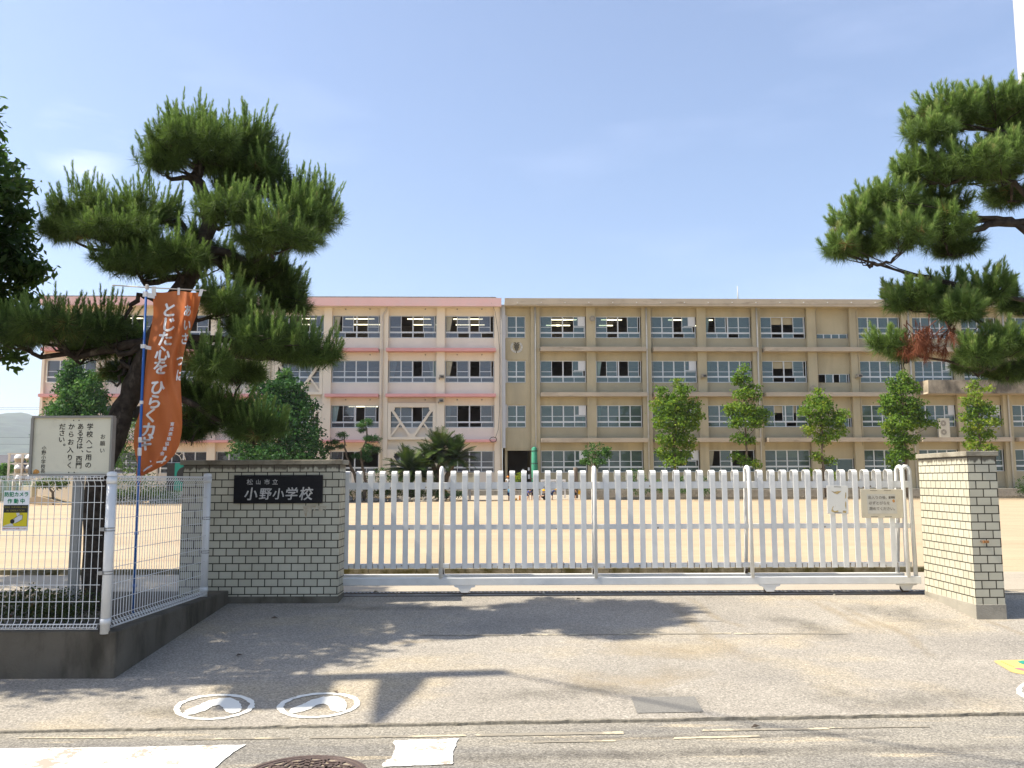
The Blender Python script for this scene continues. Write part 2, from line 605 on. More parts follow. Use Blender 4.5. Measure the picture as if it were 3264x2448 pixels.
M['signgreen'] = mat('green sign ink', (0.01, 0.20, 0.085), 0.5, 0.05, 5, 0, 1, 0.3)
M['signyellow'] = mat('yellow sign ink', (0.55, 0.46, 0.015), 0.5, 0.05, 5, 0, 1, 0.3)
M['signblack'] = mat('black sign ink', (0.015, 0.015, 0.015), 0.5, 0.05, 5, 0, 1, 0.3)
M['signdull'] = mat('faded yellow ink', (0.26, 0.22, 0.03), 0.5, 0.05, 5, 0, 1, 0.3)
M['signred'] = mat('red sign ink', (0.45, 0.06, 0.05), 0.5, 0.05, 5, 0, 1, 0.3)
M['camgrey'] = mat('grey sign ink', (0.50, 0.51, 0.52), 0.5, 0.05, 5, 0, 1, 0.3)
M['notewhite'] = mat('sun bleached plate', (0.66, 0.64, 0.58), 0.55, 0.03, 8, 0, 1, 0.3, stain=(0.42, 0.27, 0.08), sscale=14, spos=(0.62, 0.68))
M['notecream'] = mat('cream notice plate', (0.56, 0.50, 0.375), 0.6, 0.05, 5, 0, 1, 0.3, stain=(0.48, 0.41, 0.29), sscale=5, spos=(0.5, 0.7))
M['notegrey'] = mat('faded grey print', (0.50, 0.47, 0.40), 0.6, 0.08, 9, 0, 1, 0.3)
M['fadedink'] = mat('faded ink', (0.17, 0.15, 0.12), 0.6, 0.2, 20, 0, 1, 0.2)
M['orange'] = mat('orange stain', (0.55, 0.26, 0.07), 0.6, 0.3, 40, 0, 1, 0.2)
M['paint'] = paintmat('worn white road paint', (0.74, 0.72, 0.66), (0.36, 0.31, 0.25), 0.540, 0.565, 26)
M['footpaint'] = paintmat('white footprint paint', (0.74, 0.72, 0.64), (0.29, 0.26, 0.21), 0.60, 0.62, 22)
M['linepaint'] = paintmat('ghost of a painted line', (0.50, 0.43, 0.30), (0.26, 0.23, 0.18), 0.47, 0.50, 9)
M['patch'] = groundmat('grey patch of asphalt', (0.19, 0.18, 0.16), 0.08, 90, 0.25, [], 0.4)
M['iron'] = mat('rusty brown cast iron', (0.105, 0.072, 0.058), 0.6, 0.15, 12, 0.2, 60, 0.5, 0.2)
M['bark'] = mat('dark scaly pine bark', (0.050, 0.040, 0.032), 0.95, 0.45, 16, 1.0, 28, 0.1, stain=(0.14, 0.115, 0.09), sscale=9, spos=(0.58, 0.70), stretch=(1, 1, 0.35))
M['trunk'] = mat('grey brown bark', (0.13, 0.10, 0.07), 0.95, 0.3, 8, 0.6, 25, 0.1)
M['needle'] = leafmat('pine needles', [(0.0, (0.038, 0.062, 0.022)), (0.35, (0.097, 0.143, 0.037)), (0.55, (0.128, 0.205, 0.054)), (0.75, (0.22, 0.315, 0.09)), (0.86, (0.28, 0.32, 0.12)), (1.0, (0.22, 0.09, 0.045))], 0.30)
M['deadneedle'] = leafmat('dead brown needles', [(0.0, (0.13, 0.05, 0.028)), (1.0, (0.27, 0.105, 0.06))], 0.2)
M['leafdark'] = leafmat('dark glossy leaves', [(0.0, (0.030, 0.055, 0.016)), (0.6, (0.055, 0.10, 0.026)), (1.0, (0.14, 0.19, 0.05))], 0.5, 0.4)
M['leafmid'] = leafmat('mid green leaves', [(0.0, (0.022, 0.058, 0.018)), (0.5, (0.045, 0.115, 0.030)), (1.0, (0.13, 0.23, 0.055))], 0.25)
M['leafbright'] = leafmat('bright ginkgo leaves', [(0.0, (0.055, 0.11, 0.018)), (0.5, (0.12, 0.21, 0.03)), (1.0, (0.25, 0.29, 0.045))], 0.38)
M['leafred'] = leafmat('reddish azalea leaves', [(0.0, (0.035, 0.055, 0.02)), (0.6, (0.07, 0.085, 0.028)), (1.0, (0.16, 0.06, 0.04))], 0.25)
M['cycad'] = leafmat('cycad fronds', [(0.0, (0.022, 0.042, 0.014)), (0.6, (0.05, 0.085, 0.02)), (1.0, (0.12, 0.15, 0.04))], 0.2, 0.45)
M['pinkwall'] = mat('pale cream wall paint', (0.78, 0.68, 0.535), 0.85, 0.05, 0.6, 0.15, 20, 0.2, stain=(0.73, 0.63, 0.50), sscale=0.8, spos=(0.5, 0.8), stretch=(1, 1, 0.3))
M['spandrel'] = mat('pinkish white spandrel paint', (0.76, 0.675, 0.565), 0.85, 0.05, 0.8, 0.15, 20, 0.2)
M['pinktrim'] = mat('pink ledge paint', (0.66, 0.33, 0.31), 0.8, 0.06, 0.8, 0.1, 20, 0.2)
M['pinkfascia'] = mat('chalky pink fascia paint', (0.74, 0.46, 0.42), 0.85, 0.05, 0.6, 0.1, 20, 0.2, stain=(0.70, 0.49, 0.46), sscale=0.5, spos=(0.45, 0.7))
M['beigewall'] = mat('weathered beige wall paint', (0.455, 0.39, 0.255), 0.9, 0.09, 0.5, 0.2, 20, 0.15, stain=(0.36, 0.31, 0.21), sscale=0.7, spos=(0.45, 0.75), stretch=(1.4, 1, 0.25))
M['greyspandrel'] = mat('grey stained beige spandrel', (0.385, 0.335, 0.225), 0.9, 0.09, 0.6, 0.2, 20, 0.15, stain=(0.42, 0.38, 0.30), sscale=1.5, spos=(0.62, 0.75))
M['beigetrim'] = mat('greyish beige ledge concrete', (0.45, 0.375, 0.28), 0.9, 0.1, 0.7, 0.2, 25, 0.15, stain=(0.27, 0.215, 0.15), sscale=1.1, spos=(0.55, 0.75), stretch=(0.6, 1, 2.5))
M['stained'] = mat('blackened balcony concrete', (0.36, 0.30, 0.22), 0.9, 0.15, 0.8, 0.2, 20, 0.15, stain=(0.11, 0.095, 0.075), sscale=0.7, spos=(0.42, 0.62), stretch=(1, 1, 0.7))
M['joint'] = mat('pale joint cover', (0.50, 0.50, 0.50), 0.7, 0.04, 2, 0, 1, 0.3)
M['pipe'] = mat('drainpipe plastic', (0.56, 0.50, 0.42), 0.5, 0.05, 2, 0, 1, 0.3)
M['pipegrey'] = mat('grey drainpipe', (0.48, 0.46, 0.40), 0.5, 0.08, 2, 0, 1, 0.3)
M['alu'] = mat('white window aluminium', (0.62, 0.64, 0.64), 0.4, 0.03, 3, 0, 1, 0.4)
M['pane'] = panemat('window glass', (0.42, 0.42, 0.45), 0.10, 0.20, (0.30, 0.31, 0.36))
M['paneteal'] = panemat('greenish window glass', (0.36, 0.46, 0.44), 0.10, 0.26, (0.22, 0.33, 0.31))
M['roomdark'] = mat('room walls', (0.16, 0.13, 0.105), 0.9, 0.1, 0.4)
M['curtain'] = mat('cream curtain', (0.52, 0.50, 0.40), 0.9, 0.1, 2)
M['curtainteal'] = mat('pale teal curtain', (0.36, 0.47, 0.47), 0.9, 0.1, 2)
M['lamp'] = emitmat('lit fluorescent tube', (1.0, 0.93, 0.62), 1.3)
M['bronze'] = mat('dull bronze', (0.10, 0.085, 0.055), 0.6, 0.3, 8, 0.3, 20, 0.4)
M['wreath'] = mat('pale weathered metal', (0.55, 0.53, 0.47), 0.6, 0.3, 8, 0.3, 20, 0.4)
M['lampbox'] = mat('grey lamp housing', (0.28, 0.25, 0.20), 0.6, 0.2, 6)
M['dark'] = mat('dark plastic', (0.04, 0.038, 0.035), 0.6, 0.2, 6)
M['netgreen'] = mat('green netting', (0.05, 0.25, 0.15), 0.8, 0.1, 4)
M['teal'] = mat('teal door paint', (0.02, 0.30, 0.22), 0.5, 0.06, 3)
M['acwhite'] = mat('air conditioner casing', (0.52, 0.48, 0.38), 0.5, 0.05, 3)
M['hill'] = mat('wooded hillside', (0.050, 0.072, 0.035), 0.95, 0.35, 0.02, 0.0)
M['rooftile'] = mat('dark roof tiles', (0.085, 0.08, 0.085), 0.7, 0.15, 1.5)
M['houseplaster'] = mat('house plaster', (0.50, 0.47, 0.42), 0.85, 0.06, 1)
M['tankwhite'] = mat('white tank dome', (0.72, 0.73, 0.75), 0.4, 0.03, 2)
M['tankbrown'] = mat('brown tank belly', (0.42, 0.33, 0.22), 0.6, 0.1, 2)  # brown lower half of the white topped tanks
M['rock'] = mat('garden rock', (0.16, 0.145, 0.12), 0.9, 0.3, 3, 0.6, 8)
M['steps'] = mat('pale concrete steps', (0.48, 0.46, 0.42), 0.9, 0.08, 2)
M['wood'] = mat('weathered post wood', (0.17, 0.14, 0.115), 0.9, 0.2, 5)
M['polecon'] = mat('pale concrete pole', (0.37, 0.365, 0.355), 0.7, 0.06, 3, 0.1, 30)
M['cable'] = mat('black cable', (0.02, 0.02, 0.02), 0.6, 0.1, 3)
def clothmat(name, c):
    return mat(name, c, 0.85, 0.08, 8)
M['skin'] = clothmat('skin', (0.50, 0.31, 0.21))

# orange flag cloth: lets some light through
def flagmat():
    m, nt, b, out = newmat('orange flag cloth')
    L = nt.links
    tcn = N(nt, 'ShaderNodeTexCoord')
    n1 = N(nt, 'ShaderNodeTexNoise', Scale=3.0, Detail=5.0)
    L.new(tcn.outputs['Object'], n1.inputs['Vector'])
    r = ramp(nt, [(0.3, (0.58, 0.165, 0.05)), (0.7, (0.66, 0.21, 0.07))])
    L.new(n1.outputs[0], r.inputs[0])
    L.new(r.outputs[0], b.inputs['Base Color'])
    b.inputs['Roughness'].default_value = 0.6
    b.inputs['Specular IOR Level'].default_value = 0.3
    t = N(nt, 'ShaderNodeBsdfTranslucent')
    L.new(r.outputs[0], t.inputs['Color'])
    ms = N(nt, 'ShaderNodeMixShader')
    ms.inputs[0].default_value = 0.45
    L.new(b.outputs[0], ms.inputs[1])
    L.new(t.outputs[0], ms.inputs[2])
    L.new(ms.outputs[0], out.inputs['Surface'])
    return m
M['flag'] = flagmat()
M['flagwhite'] = mat('white flag print', (0.70, 0.68, 0.66), 0.7, 0.03, 5)

# ------------------------------------------------------------------ lettering
_GL = {}
def glyph(ch, bold=0.0):
    k = (ch, bold)
    if k not in _GL:
        cu = bpy.data.curves.new('lettering', 'FONT')
        cu.body = ch
        cu.size = 1.0
        cu.offset = bold
        cu.resolution_u = 3
        o = bpy.data.objects.new('lettering', cu)
        COL.objects.link(o)
        dg = bpy.context.evaluated_depsgraph_get()
        me = bpy.data.meshes.new_from_object(o.evaluated_get(dg))
        vs = [(v.co.x, v.co.y) for v in me.vertices]
        fs = [tuple(p.vertices) for p in me.polygons]
        bpy.data.objects.remove(o)
        bpy.data.curves.remove(cu)
        bpy.data.meshes.remove(me)
        cjk = ord(ch) > 0x2000
        cx = 0.5 if cjk else (min(v[0] for v in vs) + max(v[0] for v in vs)) / 2 if vs else 0.3
        w = max(v[0] for v in vs) - min(v[0] for v in vs) if vs else 0.3
        _GL[k] = ([(x - cx, y - 0.36) for x, y in vs], fs, w)
    return _GL[k]

def put_glyph(mb, ch, fn, a, b, size, bold=0.0, sx=1.0, shear=0.0):
    """heavier strokes: the glyph again a hair to each side, each a hair nearer"""
    vs, fs, w = glyph(ch)
    for i, (ox, oy) in enumerate(((0, 0), (bold, 0), (-bold, 0), (0, bold), (0, -bold)) if bold else ((0, 0),)):
        dy = Vector((0, -0.00012 * i, 0))
        mb.add([fn(a + ((x + ox) * sx + shear * y) * size, b + (y + oy) * size) + dy for x, y in vs], fs)
    return w * size

def put_line(mb, text, fn, a, b, size, bold=0.0, sx=1.0, pitch=None):
    """one horizontal line centred on (a, b)"""
    ws = [(glyph(c)[2] if c != ' ' else 0.3) * size * sx if not pitch else pitch for c in text]
    gap = 0 if pitch else 0.10 * size * sx
    tot = sum(ws) + gap * (len(text) - 1)
    x = a - tot / 2
    for c, w in zip(text, ws):
        if c != ' ':
            put_glyph(mb, c, fn, x + w / 2, b, size, bold, sx)
        x += w + gap

def put_column(mb, text, fn, a, b, size, pitch, bold=0.0, sx=1.0):
    for i, c in enumerate(text):
        if c in '、。':
            put_glyph(mb, c, fn, a + size * 0.75, b - i * pitch + size * 0.45, size, bold, sx)
        elif c != ' ':
            put_glyph(mb, c, fn, a, b - i * pitch, size, bold, sx)

# ================================================================== THE SETTING
def sheet(name, rows, m, kind='structure'):
    """rows: list of rows of points, joined into a grid"""
    mb = MB()
    n = len(rows[0])
    vs = [p for r in rows for p in r]
    fs = [(i * n + k, i * n + k + 1, (i + 1) * n + k + 1, (i + 1) * n + k) for i in range(len(rows) - 1) for k in range(n - 1)]
    mb.add(vs, fs)
    return tag(mb.build(name, m), kind=kind)

XK = (5.6 - _a.y) / KS + _a.x                        # where the road edge crosses the foot of the slope
XS = sorted([-20, -12, -6, -3, 0, 3, 6, 12, 20, XK])
sheet('ground', [[(x, y, -0.6) for x in (-2400, 0, 2400)] for y in (-600, 60, 3200)], M['field'])
sheet('road', [[(x, -9, RZ) for x in XS], [(x, yc(x) - 0.001, RZ) for x in XS]], M['road'])
sheet('sidewalk', [[(x, yc(x), -0.04) for x in XS], [(x, yc(x) + 0.004, gz(x, yc(x) + 0.02)) for x in XS], [(x, max(5.6, yc(x) + 0.02), gz(x, max(5.6, yc(x) + 0.02))) for x in XS],
                   [(x, yc(x) + 1.5, gz(x, yc(x) + 1.5)) for x in XS],
                   [(x, 9.10, gz(x, 9.10)) for x in XS], [(x, 9.101, .24) for x in XS], [(x, 9.37, .24) for x in XS]], M['sidewalk'])
tag(MB().box((4.625, 9.095, .2), (20, 9.362, .326)).build('sidewalk', M['sidewalk']), kind='structure')
sheet('concrete_apron', [[(x, 9.36, 0.330) for x in XS], [(x, 11.0, 0.344) for x in XS]], M['apron'])
YS = [11.0, 18, 30, 41, 66.5, 90]
sheet('schoolyard', [[(x, y, gz(x, y + 0.06)) for x in (-90, -40, -15, 0, 15, 40, 90)] for y in YS], M['sand'])
# old gutter line between pavement and road: rough concrete edging
mb = MB()
seg = 260
pts = []
for i in range(seg + 1):
    x = -9 + 18 * i / seg
    pts.append((x, yc(x)))
row = []
for x, y in pts:
    j, k_ = rnd.uniform(-.007, .007), rnd.uniform(-.014, .016)
    z = gz(x, y + .05) + .0035 + rnd.uniform(-.001, .002)
    row.append([(x, y - .008 + j, RZ - .004), (x, y - .004 + j, z - .004), (x, y + .002, z), (x, y + .013 + k_ * .6, z - .0012)])
for i in range(seg):
    mb.add(row[i] + row[i + 1], [(0, 4, 5, 1), (1, 5, 6, 2), (2, 6, 7, 3)])
tag(mb.build('kerb', M['kerb']), kind='structure')

def flat(px_poly, lift, name=None, m=None, mbx=None, label=None, cat=None):
    """a marking lying on the ground"""
    mbx = mbx or MB()
    vs = []
    for px, py in px_poly:
        p = gp(px, py)
        vs.append((p.x, p.y, gz(p.x, p.y) + lift))
    mbx.add(vs, [list(range(len(vs)))])
    if name:
        return tag(mbx.build(name, m), label, cat)
    return mbx

def rough(poly, step=14, amt=1.2, seed=1):
    q = random.Random(seed)
    out = []
    for i in range(len(poly)):
        (x0, y0), (x1, y1) = poly[i], poly[(i + 1) % len(poly)]
        n = max(1, int(math.hypot(x1 - x0, (y1 - y0) * 3) / step))
        for k in range(n):
            t = k / n
            out.append((x0 + (x1 - x0) * t + q.uniform(-amt, amt) * 1.5, y0 + (y1 - y0) * t + q.uniform(-amt, amt) * 0.5))
    return out

flat(rough([(-60, 2389), (400, 2384), (786, 2376), (745, 2400), (712, 2425), (672, 2462), (650, 2480), (-60, 2482)], 20, 1.5, 3), 0.005, 'stop_line', M['paint'],
     label='broad cracked white stop line on the road at left', cat='road marking')
flat(rough([(1259, 2362), (1462, 2357), (1455, 2372), (1443, 2402), (1446, 2434), (1440, 2439), (1222, 2446), (1216, 2440), (1232, 2426), (1247, 2420), (1262, 2385), (1252, 2370)], 16, 1.5, 5), 0.005, 'road_mark_block', M['paint'],
     label='short worn white block painted beside the manhole cover', cat='road marking')
mb = MB()
for x0, x1, y0, y1, w in ((60, 420, 2353, 2352, 2.5), (585, 920, 2357, 2352, 4), (990, 1480, 2350, 2343, 6), (1520, 1985, 2341, 2333, 8), (2240, 2640, 2326, 2321, 6), (2640, 2960, 2320, 2316, 3), (1700, 1960, 2365, 2360, 5), (2150, 2420, 2352, 2345, 6)):
    flat(rough([(x0, y0), (x1, y1), (x1 + 6, y1 + w), (x0 - 4, y0 + w)], 12, 1.6, x0), 0.004, mbx=mb)
tag(mb.build('edge_line', M['linepaint']), 'broken ghost of a pale edge line along the kerb', 'road marking')
flat([(2012, 2224), (2214, 2222), (2243, 2271), (2030, 2275)], 0.0045, 'asphalt_patch', M['patch'], label='dark grey rectangular patch in the pavement near the kerb', cat='pavement patch')
# pale seam across the drive and the drifted sand of the wheel tracks
mb = MB()
for (x0, y0, x1, y1, w) in ((1335, 2024, 1640, 2024, 3), (1660, 2023, 2000, 2021, 3), (2005, 2020, 2330, 2018, 3.5), (2340, 2019, 2700, 2019, 3)):
    flat(rough([(x0, y0), (x1, y1), (x1, y1 + w), (x0, y0 + w)], 10, 1.0, x0), 0.004, mbx=mb)
tag(mb.build('pavement_seam', M['linepaint']), 'thin pale seam running across the pavement before the gate', 'pavement seam')

def softmat(name, col, strength, scale=5.0):
    m, nt, b, out = newmat(name)
    L = nt.links
    a = N(nt, 'ShaderNodeAttribute', attribute_name='tint')
    tcn = N(nt, 'ShaderNodeTexCoord')
    n1 = N(nt, 'ShaderNodeTexNoise', Scale=scale, Detail=8.0, Roughness=0.7)
    L.new(tcn.outputs['Object'], n1.inputs['Vector'])
    r = ramp(nt, [(0.35, (0.1,) * 3), (0.65, (1, 1, 1))])
    L.new(n1.outputs[0], r.inputs[0])
    mu = N(nt, 'ShaderNodeMath', operation='MULTIPLY')
    L.new(a.outputs['Fac'], mu.inputs[0])
    L.new(r.outputs[0], mu.inputs[1])
    m2 = N(nt, 'ShaderNodeMath', operation='MULTIPLY')
    m2.inputs[1].default_value = strength
    L.new(mu.outputs[0], m2.inputs[0])
    b.inputs['Base Color'].default_value = (*col, 1)
    b.inputs['Roughness'].default_value = 0.95
    b.inputs['Specular IOR Level'].default_value = 0.1
    t = N(nt, 'ShaderNodeBsdfTransparent')
    ms = N(nt, 'ShaderNodeMixShader')
    L.new(m2.outputs[0], ms.inputs[0])
    L.new(t.outputs[0], ms.inputs[1])
    L.new(b.outputs[0], ms.inputs[2])
    L.new(ms.outputs[0], out.inputs['Surface'])
    return m
def soft(strips, m, name, label, lift):
    o_ = gp(*strips[0][0][0])
    r = thing(name, label, 'ground stain', (o_.x, o_.y, gz(o_.x, o_.y)))
    for line, w in strips:
        V, F, T = [], [], []
        pts = []
        for (x0, y0), (x1, y1) in zip(line, line[1:]):
            for k in range(8):
                pts.append((x0 + (x1 - x0) * k / 8, y0 + (y1 - y0) * k / 8))
        pts.append(line[-1])
        base = len(V)
        n = len(pts)
        for i, (x, y) in enumerate(pts):
            a = gp(x, y)
            q, q2 = gp(*pts[max(i - 1, 0)]), gp(*pts[min(i + 1, n - 1)])
            d = (q2 - q).normalized()
            sd = Vector((-d.y, d.x, 0))
            e = math.sin(math.pi * (i + .02) / (n - .96)) ** .6 if n > 1 else 1
            for j, f in enumerate((-1, -.55, 0, .55, 1)):
                p = a + sd * (f * w * (1 + .25 * math.sin(i * 1.3 + j)))
                V.append((p.x, p.y, gz(p.x, p.y) + lift))
                T.append((0, .6, 1, .6, 0)[j] * e)
        for i in range(n - 1):
            for j in range(4):
                F.append((base + i * 5 + j, base + i * 5 + j + 1, base + (i + 1) * 5 + j + 1, base + (i + 1) * 5 + j))
        npmesh('streak', V, F, m, r, T)
    return r
def k6(x, y): return 2114 + x * .52, 1400 + y * .52
soft([([k6(30, 965), k6(130, 1080), k6(300, 1230), k6(600, 1370)], .10), ([k6(150, 965), k6(330, 1100), k6(520, 1160)], .06), ([k6(870, 970), k6(1100, 1080), k6(1370, 1205)], .09), ([k6(990, 975), k6(1250, 1100), k6(1480, 1190), k6(1660, 1350)], .07),
      ([k6(1950, 1105), k6(2090, 1150), k6(2230, 1210)], .05), ([(1240, 2056), (1300, 2046), (1420, 2042)], .06), ([(1900, 2060), (2100, 2080), (2350, 2070)], .25), ([(1750, 2160), (2000, 2180), (2300, 2150)], .3)],
     softmat('drifted sand', (0.42, 0.345, 0.235), 0.55), 'sand_drift', 'pale streaks of drifted sand fanning over the drive from the gate', 0.003)
soft([([(2680, 1935), (2860, 1950), (3040, 2010)], .30), ([(2420, 1960), (2560, 1990), (2700, 2050)], .22), ([(1500, 2230), (1900, 2200), (2300, 2240)], .16), ([(2500, 2200), (2800, 2240), (3200, 2210)], .25), ([(300, 2230), (500, 2270), (800, 2290)], .12), ([(900, 1935), (1300, 1940), (1700, 1930)], .13)],
     softmat('old damp grime', (0.15, 0.14, 0.115), 0.4), 'grime_stain', 'broad faint grey grime stains on the pavement, darkest by the pillar', 0.0035)
soft([([(1000, 2425), (1800, 2410), (2600, 2392), (3300, 2380)], .10), ([(1500, 2362), (2200, 2350), (2900, 2338)], .05)],
     softmat('dark tyre grime', (0.12, 0.11, 0.10), 0.6), 'tyre_stain', 'long dark tyre stains along the near edge of the road', 0.003)

def ring(cx, cy, rx, ry, rot, lx, name, label):
    root_p = gp(cx, cy)
    r = thing(name, label, 'footprint marking', (root_p.x, root_p.y, gz(root_p.x, root_p.y)), 0, 'painted footprints')
    q = random.Random(int(cx))
    mb = MB()
    n = 52
    vs = []
    for k in range(n):
        t = 2 * math.pi * k / n
        for f in (1.0 + q.uniform(-.025, .02), 0.86 + q.uniform(-.03, .02)):
            x, y = rx * f * math.cos(t), ry * f * math.sin(t)
            p = gp(cx + x * math.cos(rot) - y * math.sin(rot), cy + x * math.sin(rot) + y * math.cos(rot))
            vs.append((p.x, p.y, gz(p.x, p.y) + 0.0045))
    mb.add(vs, [(2 * k, (2 * k + 2) % (2 * n), (2 * k + 3) % (2 * n), 2 * k + 1) for k in range(n)])
    mb.build('outer_ring', M['footpaint'], r)
    foot = [(-100, 22), (-92, 10), (-60, 0), (-20, -18), (20, -28), (62, -30), (92, -18), (102, 0), (96, 16), (70, 22), (46, 16), (36, 2), (22, -6), (0, -2), (-20, 10), (-44, 18), (-70, 24), (-90, 27)]
    flat(rough([(cx + lx + a * 0.92, cy + b * 0.98) for a, b in foot], 9, 1.6, int(cx)), 0.0045, mbx=(m2 := MB()))
    m2.build('foot_mark', M['footpaint'], r)
ring(683, 2255, 131, 41, -0.07, -6, 'footprint_marking', 'white ringed footprint on the pavement, half in the boxy shadow')
ring(1016, 2250, 133, 40, -0.07, -4, 'footprint_marking', 'white ringed footprint on the pavement, right of the boxy shadow')
ring(3370, 2196, 132, 40, -0.05, 0, 'footprint_marking', 'white ringed footprint cut off at the right edge of the pavement')

# yellow road sticker at the right edge
p0 = gp(3300, 2130)
r = thing('ground_sticker', 'yellow ground sticker with a green patch, at the right edge', 'sticker', (p0.x, p0.y, gz(p0.x, p0.y)))
flat(rough([(3168, 2109), (3180, 2107), (3420, 2100), (3440, 2104), (3500, 2140), (3490, 2146), (3262, 2151), (3240, 2148), (3222, 2143), (3175, 2115)], 400, 0, 1), 0.005, mbx=(mb := MB()))
mb.build('sheet', mat('yellow sticker', (0.62, 0.44, 0.15), 0.6, 0.05, 6), r)
flat(rough([(3243, 2112), (3258, 2108), (3290, 2106), (3330, 2108), (3350, 2114), (3320, 2121), (3280, 2124), (3258, 2119)], 9, 1.0, 4), 0.0065, mbx=(mb := MB()))
mb.build('green_patch', mat('green sticker print', (0.03, 0.27, 0.20), 0.6, 0.05, 6), r)
flat(rough([(3232, 2133), (3250, 2131), (3300, 2140), (3330, 2144), (3290, 2145), (3255, 2139)], 9, 0.8, 6), 0.0065, mbx=(mb := MB()))
mb.build('pink_patch', mat('pink sticker print', (0.60, 0.16, 0.20), 0.6, 0.05, 6), r)
mb = MB()
for k in range(7):
    x, y = 3193 + k * 6.2, 2112 + k * 2.7
    flat([(x - 2, y - 0.9), (x + 2.2, y - 0.7), (x + 3, y + 0.9), (x - 1.2, y + 0.8)], 0.0068, mbx=mb)
mb.build('lettering', mat('orange sticker print', (0.60, 0.20, 0.03), 0.6, 0.05, 6), r)

# manhole cover: cast iron with a radial pattern of raised ribs
mc = gp(968, 2476)
mr_ = (gp(1170, 2476) - gp(766, 2476)).length / 2
mh = thing('manhole_cover', 'round brown cast iron manhole cover in the road', 'manhole cover', (mc.x, mc.y, RZ))
mb = MB()
mb.lathe((mc.x, mc.y, RZ), [(mr_ * 1.0, -0.01), (mr_ * 1.0, 0.009), (mr_ * 0.93, 0.009), (mr_ * 0.92, 0.003), (mr_ * 0.90, 0.003), (mr_ * 0.90, 0.009), (mr_ * 0.84, 0.009), (mr_ * 0.83, 0.002)], 48, False)
mb.build('frame_ring', M['iron'], mh)
mb = MB()
mb.lathe((mc.x, mc.y, RZ), [(mr_ * 0.835, 0.0035), (0.0, 0.0035)], 48, False)
mb.build('cover_plate', mat('sand filled cover', (0.30, 0.25, 0.18), 0.9, 0.2, 20), mh)
mb = MB()
def rb(r0, t0, r1, t1, w):
    a = Vector((mc.x + r0 * mr_ * math.cos(t0), mc.y + r0 * mr_ * math.sin(t0), RZ + 0.007))
    b_ = Vector((mc.x + r1 * mr_ * math.cos(t1), mc.y + r1 * mr_ * math.sin(t1), RZ + 0.007))
    mb.bar(a, b_, w, 0.006)
for k in range(16):
    t = 2 * math.pi * (k + 0.35) / 16
    rb(0.16, t, 0.845, t, 0.016 if k % 2 else 0.026)
for ri, ww in ((0.28, 0.02), (0.45, 0.016), (0.60, 0.014), (0.73, 0.014)):
    for k in range(32):
        t = 2 * math.pi * k / 32
        o_ = 0.05 if k % 2 else -0.03
        rb(ri + o_, t, ri - o_, t + 2 * math.pi / 32, ww)
mb.lathe((mc.x, mc.y, RZ + 0.010), [(mr_ * 0.16, -0.006), (mr_ * 0.16, 0), (0, 0)], 24, False)
mb.build('cast_pattern', M['iron'], mh)

# gate rail, drain grate, yard kerb
r = thing('gate_rail', 'steel gate rail and slotted gutter set in the drive under the gate', 'gate rail', (0.7, 9.2, 0.33))
mb = MB()
mb.box((-9.0, 9.105, 0.26), (4.62, 9.135, gz(0, 9.1) + 0.004)).box((-9.0, 9.235, 0.26), (4.62, 9.262, gz(0, 9.24) + 0.003))
mb.build('channel', M['rust'], r)
mb = MB().box((-9, 9.135, 0.25), (4.62, 9.235, 0.315))
mb.build('gutter_bed', M['plinth'], r)
mb = MB().tube([(-9, 9.187, 0.318), (4.62, 9.187, 0.318)], 0.011, 6)
mb.build('rail', M['steel'], r)
mb = MB().box((-9, 9.262, 0.25), (4.62, 9.36, 0.322))
for k in range(330):
    x = -8.95 + k * 0.041
    mb.box((x, 9.275, 0.322), (x + 0.018, 9.35, 0.331))
mb.build('grate', M['steel'], r)
mb = MB()
x = -9.0
while x < 4.9:
    w = 0.6 + rnd.uniform(-.004, .004)
    mb.box((x, 11.0, 0.30), (x + w - 0.006, 11.12, 0.402))
    x += w
tag(mb.build('kerb', M['moss']), kind='structure')

# small litter of pale stones and dry leaves along the rail and on the drive
for k, (px, py, s) in enumerate(((1197, 1887, 5), (1240, 1898, 4), (1265, 1898, 4), (1277, 1898, 3), (1733, 1894, 5), (1480, 1899, 3), (2660, 1897, 4))):
    p = gp(px, py)
    mb = MB().lathe((p.x, p.y, gz(p.x, p.y)), [(s * .0033, 0), (s * .0036, s * .0018), (s * .0018, s * .0036), (0, s * .0038)], 7)
    tag(mb.build('pebble', M['plinth']), 'tiny pale pebble lying by the gate rail', 'pebble', 'pebbles by the gate rail')
for px, py, an, lab in ((1844, 1912, 0.5, 'dry leaf in the dappled shade just before the gate rail'), (1070, 2210, 2.2, 'dry brown leaf on the rim of a ringed footprint'), (874, 1972, 0.2, 'dry leaf on the shaded drive before the brick wall'),
                        (762, 2092, 1.0, 'dark dry leaf in shade beyond the ringed footprints'), (2409, 2321, 0.3, 'dry brown leaf lying on the road beside the kerb')):
    p = gp(px, py)
    z = gz(p.x, p.y) + 0.006
    c_, s_ = math.cos(an) * .035, math.sin(an) * .035
    mb = MB().add([(p.x - c_, p.y - s_, z), (p.x + s_ * .4, p.y - c_ * .4, z + .012), (p.x + c_, p.y + s_, z + .004), (p.x - s_ * .4, p.y + c_ * .4, z + .016)], [(0, 1, 2), (0, 2, 3)])
    tag(mb.build('fallen_leaf', M['rust']), lab, 'leaf', 'dry leaves on the ground')

